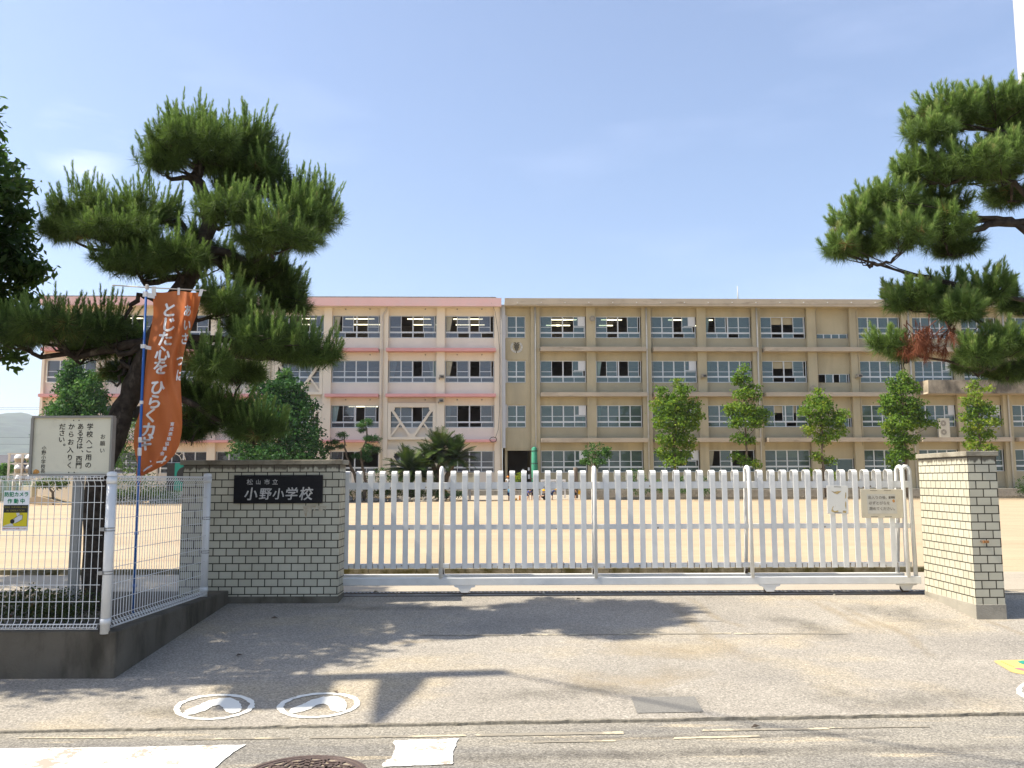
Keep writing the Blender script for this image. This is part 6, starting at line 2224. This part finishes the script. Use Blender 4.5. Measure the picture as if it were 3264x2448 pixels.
# fill round the short windows, around the small windows and the passage
def infill(a, e):
    FB().box(a, e).build('infill_wall', M['beigewall'], beige)
for f in range(4):
    infill((sa - .05, .345, st[f]['z'][0]), (se + .05, .55, BL[f][0] + .02))
for f in range(3):
    infill((bu0, .30, BL[f][3] - .05), (small[0], .55, BL[f][0] + .05))
    infill((small[1], .30, BL[f][3] - .05), (bpiers[0][0], .55, BL[f][0] + .05))
    infill((bu0, .30, (BL[f][5] if f < 2 else bz(1429, 1650))), (bpiers[0][0], .333, BL[f][3] - .05))
    infill((bu0, .30, BL[f][0] + .05), (bpiers[0][0], .333, BL[f - 1][5] if f else bzf0))
# the dark passage under the first bay
pz1 = bz(1429, 1650)
FB().box((bpiers[0][0] - .02, .61, TERR), (bpiers[0][0] + .12, 6.45, pz1 + .3)).build('passage_wall', M['beigewall'], beige)
mb = FB()
for px, py, w, h in ((1668, 1500, 3.5, 5), (1686, 1495, 3, 5), (1687, 1519, 3.5, 7)):
    u, z = bp(px, py)
    mb.box((u - w * .0253, .325, z - h * .0253), (u + w * .0253, .335, z + h * .0253))
mb.build('passage_notice', M['signwhite'], beige)
FB().box((bu(1599), -.1, bz(1428, 1604)), (bu0 + .03, .3, bzf0 + .2)).build('joint_cover', M['joint'], beige)
mb = FB()
for f in range(3):
    mb.box((bu0 + .03, .2, BL[f][3] - .03), (small[0] - .03, .298, BL[f][0] + .05))
mb.build('joint_plate', M['joint'], beige)
# grey ledges with a break at each drainpipe pier
for f in range(3):
    z1_, z0_ = BL[f][4], BL[f][5]
    runs = [(bpiers[0][1] + .03, bpiers[2][0] + .28), (bpiers[2][1] + .12, bpiers[4][0] + .28), (bpiers[4][1] + .12, bpiers[7][0] + .3)]
    runs += [(bpiers[7][1] + .1, bpiers[9][0] + .3), (bpiers[9][1] + .1, bu1)]
    for a, e in runs:
        if f == 1 and a > bpiers[6][1]:
            continue
        ledge(beige, a, e, z0_, z1_, M['beigetrim'])
ua = bu(2932, 1230)
FB().box((ua, -1.35, bz(1254, 3000, -1.3)), (bu1, -1.2, bz(1211, 3000, -1.3))).build('balcony_parapet', M['stained'], beige)
FB().box((ua, -1.2, bz(1254, 3000, -1.3)), (bu1, .34, bz(1249, 3000, -1.3))).build('balcony_slab', M['beigetrim'], beige)
FB().box((ua, -1.2, bz(1249, 3000, -1.3)), (ua + .15, .33, bz(1211, 3000, -1.3))).build('balcony_end', M['stained'], beige)
for px, top in ((1706, 978), (2060, 978), (2412, 978)):
    drain(beige, px, top, 1560, M['pipegrey'], -.05, False)
for px in (2902, 3205):
    u = bu(px, 1180)
    FB().tube([(u, -.1, bzf0), (u, -.1, TERR)], .07, 8).build('drainpipe', M['pipegrey'], beige)
# crest: a laurel wreath round a standing emblem
u, z = bp(1647, 1104)
m_ = FB()
for s in (-1, 1):
    for i in range(13):
        t = math.radians(-82 + i * 10.5)
        for rr_, lean in ((.46, .5), (.38, .2)):
            cx_, cz_ = u + s * rr_ * 1.0 * math.cos(t), z - .02 + rr_ * .98 * math.sin(t)
            dx, dz = -s * math.sin(t) * .09 + s * lean * .07 * math.cos(t), math.cos(t) * .09 + lean * .05 * math.sin(t)
            m_.add([(cx_ - dx, .27, cz_ - dz), (cx_ + dz * .45, .255, cz_ - dx * .45), (cx_ + dx, .265, cz_ + dz), (cx_ - dz * .45, .255, cz_ + dx * .45)], [(0, 1, 2, 3)])
crest = m_.build('crest_wreath', M['wreath'], beige)
m_ = FB()
m_.box((u - .13, .25, z - .30), (u + .13, .295, z + .16)).box((u - .19, .26, z - .12), (u + .19, .295, z + .05))
for s in (-1, 1):
    m_.prism([(u + s * .02, z + .14), (u + s * .22, z + .36), (u + s * .10, z + .38), (u + s * .0, z + .26)], lambda p, q_, d: Vector((p, .255 + d, q_)), .04)
    m_.prism([(u + s * .08, z + .02), (u + s * .24, z + .16), (u + s * .22, z + .26), (u + s * .10, z + .18)], lambda p, q_, d: Vector((p, .25 + d, q_)), .04)
m_.box((u - .035, .24, z - .52), (u + .035, .295, z - .26))
m_.build('crest_emblem', M['bronze'], beige)
lampbox(beige, 1887, 1017, 'horn')
for px, py in ((2242, 1199), (2735, 1199)):
    lampbox(beige, px, py, 'box')
lampbox(beige, 2588, 1238, 'horn')
m_ = FB()
for px in [1649 + 76 * i for i in range(18)]:
    u, z = bp(px, 964, -.8)
    m_.tube([(u, -.80, z), (u, -.90, z - .02)], .035, 6)
m_.build('eaves_spout', M['signwhite'], beige)
m_ = FB()
pts = []
for i in range(20):
    u, z = bp(1640 + i * 86, 968 + (2.5 if i % 2 else 0), -.82)
    pts.append((u, -.83, z))
m_.tube(pts, .02, 4)
for px in (2080, 2426, 2608, 2738):
    u, z = bp(px, 968, -.8)
    m_.tube([(u, -.6, z - .3), (u + .05, -.03, z - .5), (u + .1, -.03, TERR + 3.5)], .018, 4)
m_.build('facade_cable', M['lampbox'], beige)
u, z = bp(2352, 950, 2)
FB().tube([(u, 2, z - .5), (u, 2, bz(912, 2352, 2))], [.05, .03], 6).build('roof_aerial', M['pipegrey'], beige)
# air conditioner outdoor unit standing on the balcony ledge
u, z = bp(3010, 1387, -.3)
aw, ah = .62, bz(1333, 3010, -.3)
acz = BL[2][4] + .003
ac = thing('air_conditioner', 'tall air conditioner unit with two fans on the first ledge', 'air conditioner', tuple(BF @ Vector((u, -.2, acz))), BA)
FB().box((u - .42, -.44, acz), (u + .42, -.08, ah)).build('casing', M['acwhite'], ac)
for k in (.27, .73):
    zc3 = acz + (ah - acz) * k
    m_ = FB().add([(u - .1 + .24 * math.cos(t * .3927), -.445, zc3 + .24 * math.sin(t * .3927)) for t in range(16)], [tuple(range(16))])
    o = m_.build('fan', M['lampbox'], ac)
    FB().add([(u - .1 + .07 * math.cos(t * .7854), -.45, zc3 + .07 * math.sin(t * .7854)) for t in range(8)], [tuple(range(8))]).build('fan_hub', M['acwhite'], o)

# ================================================================== YARD EDGE, FAR LEFT, STREET SIDE
def terr(x, y):
    return Vector((x, y, 0))
edge = 67.7
m_ = FB()
m_.box((bu(1030), -2.2, -.1), (bu1 + 6, .0, TERR))
tag(m_.build('terrace', M['plinth']), kind='structure')
m_ = FB().box((bu(122, 1350) - 3, -1.4, -.1), (bu(1030) - .01, .0, TERR - .05))
tag(m_.build('terrace', M['plinth']), kind='structure')
# paved slope between yard and terrace
e0 = gp(1090, 1594)
mb = MB()
l_ = [(1090, 1593), (1500, 1594), (1860, 1592)]
near = [gp(a, b) for a, b in l_]
vs = [(p.x, p.y, gz(p.x, p.y) + .01) for p in near] + [(at(a, 1575, 67.9).x, 67.9, .34) for a, b in l_]
mb.add(vs, [(0, 1, 4, 3), (1, 2, 5, 4)])
tag(mb.build('paved_slope', M['apron']), kind='structure')
mb = MB()
x0, x1 = at(1905, 1580, 66.0).x, 42
q = random.Random(4)
x = x0
while x < x1:
    mb.box((x, 65.6, 0), (x + .17, 65.85 + q.uniform(0, .03), .20 + q.uniform(-.02, .02)))
    x += .19
tag(mb.build('block_edging', M['kerb']), 'low zigzag edging of concrete blocks along the far right yard edge', 'edging')
for (a, b, c, d, lab) in ((1850, 1905, 1568, 1582, 'pale stone ledge at the foot of the terrace, behind the gate'),):
    p, q_ = at(a, d, 66.6), at(b, c, 66.6)
    tag(MB().box((p.x, 66.6, 0), (q_.x, 67.0, q_.z)).build('stone_ledge', M['plinth']), lab, 'ledge')
for i in range(14):
    px = 1060 + i * 27 + rnd.uniform(-6, 6)
    if 1470 < px: break
    p = at(px, 1592, 61.5)
    s = rnd.uniform(.22, .42)
    mb = MB()
    prof = [(s, 0), (s * 1.05, s * .3), (s * .8, s * .75), (s * .35, s * 1.0), (0, s * 1.02)]
    mb.lathe((p.x, 61.5, 0), prof, 7, False)
    mb.v = [v + Vector((rnd.uniform(-.07, .07), rnd.uniform(-.07, .07), rnd.uniform(-.04, .04) if v.z > .02 else 0)) for v in mb.v]
    tag(mb.build('garden_rock', M['rock']), 'rough grey rock at the foot of the low hedge by the yard', 'rock', 'rocks along the yard hedge')

# white steel frame table, sign board, wooden stump post
p0, p1 = at(1724, 1578, 66.2), at(1803, 1528, 66.2)
tw = thing('white_frame', 'white frame stand with two rails, like a small goal, behind the gate', 'frame', ((p0.x + p1.x) / 2, 66.2, .15))
MB().box((p0.x, 66.1, p1.z - .16), (p1.x, 66.4, p1.z)).build('top_rail', M['white'], tw)
zl = at(1760, 1562, 66.2).z
MB().box((p0.x + .1, 66.2, zl - .05), (p1.x - .1, 66.3, zl + .05)).build('lower_rail', M['white'], tw)
for x in (p0.x, p1.x - .12):
    MB().box((x, 66.16, .12), (x + .12, 66.34, p1.z - .16)).build('leg', M['white'], tw)
p0, p1 = at(1454, 1537, 66), at(1511, 1507, 66)
sb = thing('sign_board', 'cream sign board on a short post before the pale building', 'sign board', ((p0.x + p1.x) / 2, 66, 0))
MB().box((p0.x, 65.95, p0.z - .5), (p1.x, 66.02, p1.z)).build('panel', M['board'], sb)
MB().box((p0.x - .05, 65.93, p1.z), (p1.x + .05, 66.04, p1.z + .06)).build('top_trim', M['post'], sb)
mb = MB()
for i in range(4):
    z = p1.z - .12 - i * .07
    mb.add([(p0.x + .9, 65.945, z), (p0.x + 1.3 - .08 * (i % 2), 65.945, z), (p0.x + 1.3 - .08 * (i % 2), 65.945, z + .025), (p0.x + .9, 65.945, z + .025)], [(0, 1, 2, 3)])
mb.build('faint_print', M['fadedink'], sb)
p = at(1497, 1575, 66)
MB().box((p.x - .10, 66.03, 0), (p.x + .10, 66.15, p0.z)).build('post', M['pipe'], sb)
p = at(1834, 1490, 66.4)
tag(MB().tube([(p.x, 66.4, .1), (p.x, 66.4, p.z - .15), (p.x, 66.4, p.z)], [.19, .18, .17], 10).build('wooden_post', M['wood']), 'stout weathered wooden post before the beige building', 'post')
# rolled green net against the pier
u, z = bp(1703, 1425)
nt_ = thing('rolled_net', 'rolled green net standing against the beige pier beside the passage', 'net', tuple(BF @ Vector((u, -.3, TERR))), BA)
FB().tube([(u, -.3, TERR), (u, -.3, 2.4), (u - .02, -.3, 4.0), (u, -.3, z)], [.24, .26, .22, .10], 10).build('roll', M['netgreen'], nt_)
mb = FB()
for zz in (1.6, 2.8, 3.8):
    mb.lathe((u, -.3, zz), [(.27, -.03), (.28, 0), (.27, .03)], 10)
mb.build('tie', M['dark'], nt_)

# far left: steps, wall, net fence, tanks, roofs, hill
p0, p1 = at(478, 1601, 60), at(600, 1563, 62)
mb = MB()
for i in range(4):
    mb.box((p0.x + i * .06, 60 + i * .35, 0), (p1.x, 60 + (i + 1) * .35 - .004, .18 * (i + 1)))
st_ = thing('steps', 'pale concrete steps left of the brick wall, across the yard', 'steps', (p0.x, 60, 0))
mb.build('treads', M['steps'], st_)
MB().prism([(60, 0), (61.45, .75), (61.45, 0)], lambda a, b, d: Vector((p0.x - .14 + d, a, b)), .13).build('side_wall', M['steps'], st_)
wy = 62
a, b = at(104, 1575, wy), at(232, 1540, wy)
tag(MB().box((a.x, wy, 0), (b.x + 5, wy + .2, b.z + .35)).build('garden_wall', M['pinkwall']), 'long cream wall behind the small leaning tree, far left', 'wall')
mb = MB()
pts = [(at(px, py, 57)) for px, py in ((95, 1607), (105, 1588), (125, 1580), (150, 1585), (185, 1596), (215, 1604))]
mb.prism([(p.x, max(p.z, -.05)) for p in pts], lambda a_, b_, d: Vector((a_, 56.5 + d, b_)), 1.6)
tag(mb.build('sand_mound', M['sand']), 'low mound of pale sand at the far left yard edge', 'mound')
r = thing('net_fence', 'green sports net fence with thin posts at the far left', 'fence', (at(30, 1580, 64).x, 64, 0))
a, b = at(-120, 1585, 64), at(104, 1532, 64)
m, nt, bs_, out = newmat('see through green net')
tr = N(nt, 'ShaderNodeBsdfTransparent')
ms = N(nt, 'ShaderNodeMixShader')
ms.inputs[0].default_value = .45
bs_.inputs['Base Color'].default_value = (0.04, 0.22, 0.12, 1)
nt.links.new(tr.outputs[0], ms.inputs[1]); nt.links.new(bs_.outputs[0], ms.inputs[2]); nt.links.new(ms.outputs[0], out.inputs['Surface'])
MB().quad((a.x, 64, 0), (b.x, 64, 0), (b.x, 64, b.z), (a.x, 64, b.z)).build('net', m, r)
for px in (-60, 0, 40, 63, 103):
    x = at(px, 1560, 64).x
    MB().tube([(x, 63.97, 0), (x, 63.97, b.z + .1)], .045, 6).build('post', M['pipe'], r)
a, b = at(67, 1575, 60), at(103, 1548, 60)
tag(MB().box((a.x, 60, 0), (b.x, 60.7, b.z)).build('concrete_box', M['board'], bevel=.03), 'pale block shaped box before the net fence, far left', 'box')
r = thing('tank_rack', 'rack of round white topped tanks behind the notice board', 'tank rack', (at(75, 1560, 66).x, 66, 0))
k = 66 / 2770.0
mb = MB()
for px in (38, 80, 112):
    x = at(px, 1500, 66).x
    for y in (65.55, 66.45):
        mb.box((x - .06, y - .06, 0), (x + .06, y + .06, at(px, 1447, 66).z))
for py in (1447, 1478, 1512, 1540):
    z = at(75, py, 66).z
    xa, xb = at(38, py, 66).x, at(112, py, 66).x
    for y in (65.55, 66.45):
        mb.box((xa - .06, y - .05, z - .05), (xb + .06, y + .05, z + .05))
mb.build('frame', M['pipe'], r)
for px in (62, 97):
    for py in (1461, 1494, 1527):
        c = at(px, py, 66)
        R_ = 15 * k
        MB().lathe((c.x, 66, c.z), [(R_ * math.cos(t * .2618), R_ * math.sin(t * .2618)) for t in range(0, 7)], 14).build('tank_dome', M['tankwhite'], r)
        MB().lathe((c.x, 66, c.z), [(0, -R_ * .9), (R_ * .7, -R_ * .85), (R_ * .97, -R_ * .35), (R_ * .98, -.002)], 14).build('tank_belly', M['tankbrown'], r)
# low houses and shrubs beyond
for i, (px0, px1, py0, py1, y, lab) in enumerate(((-90, 34, 1478, 1462, 110, 'low house with a dark tiled roof at the far left'), (-200, 20, 1505, 1490, 95, 'lower house roof in front of the other, far left'))):
    a, b = at(px0, py0, y), at(px1, py1, y)
    h = thing('house', lab, 'house', ((a.x + b.x) / 2, y, 0))
    MB().box((a.x + .4, y + .5, 0), (b.x - .4, y + 7.5, a.z)).build('wall', M['houseplaster'], h)
    mb = MB()
    dz = b.z - a.z
    mb.add([(a.x, y, a.z), (b.x, y, a.z), (b.x, y + 8, a.z), (a.x, y + 8, a.z), (a.x + .8, y + 4, b.z + .6), (b.x - .8, y + 4, b.z + .6)], [(0, 1, 5, 4), (2, 3, 4, 5), (1, 2, 5), (3, 0, 4), (0, 3, 2, 1)])
    mb.build('roof', M['rooftile'], h)
shrub('garden_bush', 'bushy green garden shrub behind the net fence, far left', 72, [(10, 1500, 30, 18), (25, 1490, 14, 14), (-10, 1505, 30, 20), (0, 1520, 40, 14)], 'leafmid', 95, 40, .2, .15, .1)

# wooded ridge far off
HY = 2600
mb = MB()
prof = [(-900, 1330), (-500, 1310), (-240, 1300), (-100, 1308), (0, 1322), (60, 1312), (110, 1326), (170, 1345), (260, 1392), (380, 1440), (600, 1480), (900, 1500), (1200, 1515)]
n = 26
rows = []
xs = np.linspace(-900, 1200, 90)
py_ = np.interp(xs, [p[0] for p in prof], [p[1] for p in prof])
from mathutils import noise as mnoise
for j in range(n):
    t = j / (n - 1)
    row = []
    for i, px in enumerate(xs):
        top = at(float(px), float(py_[i]), HY)
        y = HY - 900 * (1 - t)
        zz = max(0, top.z) * (t ** .8)
        zz += 26 * mnoise.fractal(Vector((top.x * .004, y * .004, 0)), 1.0, 2.0, 5) * (1 - abs(2 * t - 1)) + (7 * mnoise.noise(Vector((top.x * .03, y * .03, 0))) if t > .5 else 0)
        row.append((top.x, y, zz - .5))
    rows.append(row)
sheet('hill', rows, M['hill'])
# power lines left
for i, (py0, py1) in enumerate(((1293, 1296), (1299, 1301), (1389, 1391), (1408, 1414))):
    a, b = at(-400, py0 - 6, 130), at(330, py1, 130)
    mid_ = (a + b) / 2 - Vector((0, 0, .35))
    tag(MB().tube([a, a.lerp(mid_, .5) - Vector((0, 0, .1)), mid_, mid_.lerp(b, .5) - Vector((0, 0, .1)), b], .022, 4).build('power_line', M['cable']),
        ['thin cable against the sky at the far left, topmost', 'thin cable just under the topmost one, far left', 'thin cable before the hill, upper of the two', 'thin cable before the hill, lower of the two'][i], 'cable', 'overhead cables at the far left')

# pale pole at the right edge, and the street pole whose shadow crosses the pavement
x = at(3272, 120, 12.5).x
pt = at(3231, -30, 12.5)
r_ = (at(3264, -30, 12.5).x - pt.x) * 1.0
pr = thing('utility_pole', 'pale round pole rising behind the right pine at the frame edge', 'pole', (pt.x + r_, 12.5, .3))
mb = MB().tube([(pt.x + r_, 12.5, .3), (pt.x + r_, 12.5, 10.5)], [r_ * 1.12, r_ * .95], 20)
mb.build('shaft', M['polecon'], pr)
mb = MB()
for i in range(5):
    z = 3 + i * 1.5
    mb.tube([(pt.x + r_, 12.5, z), (pt.x + r_ + .3, 12.5, z)], .012, 5)
mb.build('step_bolt', M['steel'], pr)

PX0 = -6.9
tz = -SUN.z / SUN.x
ty_ = SUN.y / SUN.x
# foot of the pole, so that its shadow runs along the pavement past the footprints
sx, sy = -0.09, 6.60
py0 = sy - ty_ * (sx - PX0)
hh = (sx - PX0) * tz + gz(sx, sy)
sp_ = thing('utility_pole', 'grey street pole with a transformer box standing off to the left', 'pole', (PX0, py0, 0))
MB().tube([(PX0, py0, -.05), (PX0, py0, hh)], [.10, .075], 14).build('shaft', M['polecon'], sp_)
def onpole(X):
    return (X - PX0) * tz
zA, zB = onpole(-1.78), onpole(-1.36)
MB().box((PX0 - .16, py0 - .62, zA), (PX0 + .16, py0 - .04, zB)).build('equipment_box', M['steel'], sp_)
zc_a = onpole(-.72)
mb = MB().tube([(PX0, py0, zc_a), (PX0, py0 - .35, zc_a - .05), (PX0, py0 - .95, zc_a - .16)], [.15, .12, .03], 10)
mb.build('lamp_arm', M['steel'], sp_)
wq = [(PX0, py0, hh)] + [(PX0 + 2.7 * t, py0 - 1.75 * t, hh - .12 * math.sin(t / 8 * math.pi)) for t in (1, 2, 3, 4, 5, 6, 7, 8)]
tag(MB().tube(wq, .016, 5).build('power_line', M['cable']), 'cable strung from the street pole across the road overhead', 'cable', 'overhead cables of the street')

# ================================================================== CHILDREN AT THE FAR EDGE OF THE YARD
def skin(name, V, E_, Rr, m, parent, Mx, sub=1, root=0):
    me = bpy.data.meshes.new(name)
    me.from_pydata([Mx @ Vector(v) for v in V], E_, [])
    o = bpy.data.objects.new(name, me)
    COL.objects.link(o)
    md = o.modifiers.new('skin', 'SKIN')
    for i, v in enumerate(me.skin_vertices[0].data):
        v.radius = (Rr[i], Rr[i])
        v.use_root = i == root
    s = o.modifiers.new('sub', 'SUBSURF')
    s.levels = s.render_levels = sub
    dg = bpy.context.evaluated_depsgraph_get()
    m2 = bpy.data.meshes.new_from_object(o.evaluated_get(dg))
    bpy.data.objects.remove(o)
    bpy.data.meshes.remove(me)
    m2.name = name
    m2.transform(WM[parent.name].inverted())
    m2.materials.clear()
    m2.materials.append(m)
    for p in m2.polygons:
        p.use_smooth = True
    return link(bpy.data.objects.new(name, m2), parent)

CL = {k: clothmat('cloth ' + k, c) for k, c in dict(white=(.65, .65, .64), navy=(.02, .035, .10), black=(.02, .02, .022), blue=(.20, .50, .68), royal=(.02, .06, .30), red=(.50, .07, .05),
      yellow=(.66, .36, .02), orange=(.62, .19, .03), brown=(.20, .09, .05)).items()}
M['hair'] = clothmat('black hair', (.015, .012, .010))
M['eye'] = clothmat('dark eye', (.02, .015, .012))

def person(label, px, py, y, H, pose, face, top, bottom, hat=None, hold=None):
    p = at(px, py, y)
    z0 = gz(p.x, y) if y < 67 else TERR
    if 66.2 < y < 67: z0 = gz(p.x, y) + .05
    r = thing('person', label, 'person', (p.x, y, z0), 0)
    Mx = Matrix.Translation((p.x, y, z0)) @ Matrix.Rotation(face, 4, 'Z') @ Matrix.Scale(H, 4)
    # joints in units of standing height, facing -Y
    if pose == 'stand':
        hip, chest, neck, head = (0, 0, .50), (0, 0, .70), (0, 0, .82), (0, -.01, .92)
        knees = [(-.05, -.01, .27), (.055, -.03, .27)]
        feet = [(-.05, .01, .04), (.065, .0, .04)]
        elb = [(-.15, .01, .66), (.15, .0, .66)]
        hnd = [(-.16, -.04, .52), (.15, -.07, .54)]
    elif pose == 'bend':
        hip, chest, neck, head = (0, .06, .48), (0, -.08, .62), (0, -.16, .68), (0, -.25, .72)
        knees = [(-.05, .0, .26), (.055, -.01, .26)]
        feet = [(-.06, .03, .04), (.07, .02, .04)]
        elb = [(-.14, -.16, .52), (.14, -.16, .52)]
        hnd = [(-.12, -.22, .38), (.12, -.24, .38)]
    else:                                           # sitting on the ground with knees drawn up
        hip, chest, neck, head = (0, .10, .10), (0, .08, .30), (0, .06, .42), (0, .04, .52)
        knees = [(-.08, -.14, .27), (.08, -.14, .26)]
        feet = [(-.08, -.22, .04), (.09, -.22, .04)]
        elb = [(-.16, -.02, .24), (.16, -.02, .24)]
        hnd = [(-.09, -.15, .22), (.09, -.16, .21)]
    sh = [tuple(Vector(neck) + Vector((s * .115, 0, -.045))) for s in (-1, 1)]
    hp = [tuple(Vector(hip) + Vector((s * .05, 0, -.02))) for s in (-1, 1)]
    hd = Vector(head)
    V = [hip, chest, neck, tuple(hd - Vector((0, 0, .045))), tuple(hd), tuple(hd + Vector((0, 0, .05)))]
    E_ = [(0, 1), (1, 2), (2, 3), (3, 4), (4, 5)]
    Rr = [.075, .085, .036, .05, .072, .05]
    for s in (0, 1):
        i = len(V)
        V += [sh[s], elb[s], hnd[s]]
        E_ += [(1, i), (i, i + 1), (i + 1, i + 2)]
        Rr += [.035, .026, .02]
        j = len(V)
        toe = tuple(Vector(feet[s]) + Vector((0, -.09, -.015)))
        V += [hp[s], knees[s], feet[s], toe]
        E_ += [(0, j), (j, j + 1), (j + 1, j + 2), (j + 2, j + 3)]
        Rr += [.055, .042, .03, .024]
        # five short fingers
        d = (Vector(hnd[s]) - Vector(elb[s])).normalized()
        sd = Vector((1, 0, 0)) if abs(d.x) < .8 else Vector((0, 1, 0))
        for f in range(5):
            o_ = (f - 1.5) * .011
            k = len(V)
            if f < 4:
                V += [tuple(Vector(hnd[s]) + d * .022 + sd * o_), tuple(Vector(hnd[s]) + d * (.05 + .006 * (1.5 - abs(f - 1.5))) + sd * o_ * 1.2)]
            else:
                V += [tuple(Vector(hnd[s]) + d * .006 - sd * .022), tuple(Vector(hnd[s]) + d * .026 - sd * .036)]
            E_ += [(i + 2, k), (k, k + 1)]
            Rr += [.007, .0055]
    body = skin('body', V, E_, Rr, M['skin'], r, Mx, 1)
    # clothing follows the same joints, a little wider
    tv = [hip, chest, tuple(Vector(neck) - Vector((0, 0, .02)))]
    te, tr_ = [(0, 1), (1, 2)], [.088, .098, .046]
    for s in (0, 1):
        i = len(tv)
        m_ = tuple(Vector(sh[s]).lerp(Vector(elb[s]), .8))
        tv += [sh[s], m_]
        te += [(1, i), (i, i + 1)]
        tr_ += [.046, .038]
    skin('shirt', tv, te, tr_, CL[top], r, Mx, 1)
    bv, be, br_ = [hip], [], [.093]
    for s in (0, 1):
        i = len(bv)
        bv += [hp[s], tuple(Vector(hp[s]).lerp(Vector(knees[s]), .95))]
        be += [(0, i), (i, i + 1)]
        br_ += [.066, .056]
    skin('shorts', bv, be, br_, CL[bottom], r, Mx, 1)
    # hair or cap, face
    def dome(r0, zc, name, m, brim=False):
        mb = MB()
        prof = [(r0 * math.cos(t * math.pi / 12), zc + r0 * math.sin(t * math.pi / 12)) for t in range(0, 7)]
        if brim:
            prof = [(r0 * 1.35, zc - .012), (r0 * 1.0, zc + .004)] + prof
        mb.lathe((0, 0, 0), prof, 12)
        mb.v = [Mx @ (v + hd + Vector((0, .008, 0))) for v in mb.v]
        mb.build(name, m, r)
    dome(.080, -.004 if not hat else -.012, 'hair', M['hair'])
    if hat:
        dome(.086, .012, 'cap', CL[hat], True)
    mb = MB()
    for s in (-1, 1):
        c = hd + Vector((s * .026, -.068, .0))
        mb.add([c + Vector((.008 * math.cos(t), -.002, .006 * math.sin(t))) for t in (0, 1, 2, 3, 4, 5)], [tuple(range(6))])
    c = hd + Vector((0, -.070, -.035))
    mb.add([c + Vector((-.018, 0, 0)), c + Vector((.018, 0, 0)), c + Vector((.012, 0, -.006)), c + Vector((-.012, 0, -.006))], [(0, 1, 2, 3)])
    mb.add([hd + Vector((-.008, -.070, -.022)), hd + Vector((.008, -.070, -.022)), hd + Vector((0, -.085, -.018)), hd + Vector((0, -.07, .0))], [(0, 1, 2), (0, 2, 3), (1, 3, 2)])
    mb.v = [Mx @ v for v in mb.v]
    mb.build('face_features', M['eye'], r)
    return r
person('child in a yellow cap sitting alone with white sleeves, left end of the group', 1424, 1597, 64.5, 1.25, 'sit', 1.2, 'white', 'black', 'yellow')
person('child in a light blue shirt standing with back half turned', 1622, 1594, 64.8, 1.05, 'stand', 2.2, 'blue', 'navy', 'orange')
person('child in royal blue and navy standing among the group', 1684, 1595, 64.8, 1.05, 'bend', .6, 'royal', 'navy', None)
person('child in a red cap and dark shirt standing beside the blue one', 1697, 1595, 64.8, 1.12, 'stand', -.4, 'black', 'black', 'red')
person('child in a yellow cap and dark vest crouching on the ground', 1731, 1595, 64.9, 1.35, 'sit', -1.2, 'black', 'black', 'yellow')
person('child in navy with a black cap bending forward to the right', 1761, 1593, 65, 1.10, 'bend', 1.4, 'navy', 'navy', 'yellow')
person('child in a red top and dark shorts, rightmost of the group', 1834, 1592, 65.2, 1.10, 'stand', 1.6, 'black', 'black', 'red')
person('child in an orange cap and white shirt at the passage mouth, left one', 1619, 1545, 68.6, 1.12, 'stand', .2, 'white', 'brown', 'orange')
person('child in an orange cap and white shirt at the passage mouth, right one', 1641, 1545, 68.6, 1.12, 'stand', -.2, 'white', 'navy', 'orange')
person('dark figure standing inside the shaded passage', 1622, 1540, 71.5, 1.62, 'stand', 0, 'black', 'black', None)
for px, py, w, h, c, nm, lab in ((1645, 1595, 7, 6, 'yellow', 'school_bag', 'small yellow bag lying on the ground among the children'), (1657, 1595, 5, 14, 'orange', 'school_bag', 'upright orange bag on the ground left of the child in blue'), (1843, 1572, 4, 13, 'yellow', 'small_flag', 'yellow flag held up at the right end of the group')):
    k = 65.1 / 2770
    p = at(px, py, 65.1)
    z = gz(p.x, 65.1) if nm == 'school_bag' else p.z - h * k * .3
    mb = MB()
    if nm == 'school_bag':
        mb.box((p.x - w * k / 2, 65.0, z), (p.x + w * k / 2, 65.2, z + h * k))
        o = mb.build(nm, CL[c], None, bevel=.04)
        tag(o, lab, 'bag')
        MB().tube([(p.x - .05, 65.0, z + h * k - .02), (p.x, 64.98, z + h * k + .06), (p.x + .05, 65.0, z + h * k - .02)], .012, 5).build('handle', CL['brown'], o)
    else:
        o = mb.tube([(p.x - .06, 65.2, z - .15), (p.x + .02, 65.2, z + h * k)], .015, 5).build(nm, M['wood'])
        tag(o, lab, 'flag')
        MB().add([(p.x - .03, 65.195, z + .05), (p.x + .16, 65.22, z - .02), (p.x + .20, 65.18, z + .26), (p.x + .02, 65.195, z + .34)], [(0, 1, 2, 3)]).build('cloth', CL[c], o)

# ================================================================== SUMMER HAZE: air that pales the far ridge
hz_m = bpy.data.materials.new('summer haze')
hz_m.use_nodes = True
hn = hz_m.node_tree
hn.nodes.remove(hn.nodes['Principled BSDF'])
pv = hn.nodes.new('ShaderNodeVolumePrincipled')
pv.inputs['Color'].default_value = (0.86, 0.91, 1.0, 1)
pv.inputs['Density'].default_value = 0.00017
pv.inputs['Anisotropy'].default_value = 0.3
hn.links.new(pv.outputs[0], hn.nodes['Material Output'].inputs['Volume'])
tag(MB().box((-2500, -700, -1.6), (2500, 3300, 262)).build('haze', hz_m), 'faint pale summer haze over the whole place', 'haze', kind='stuff')
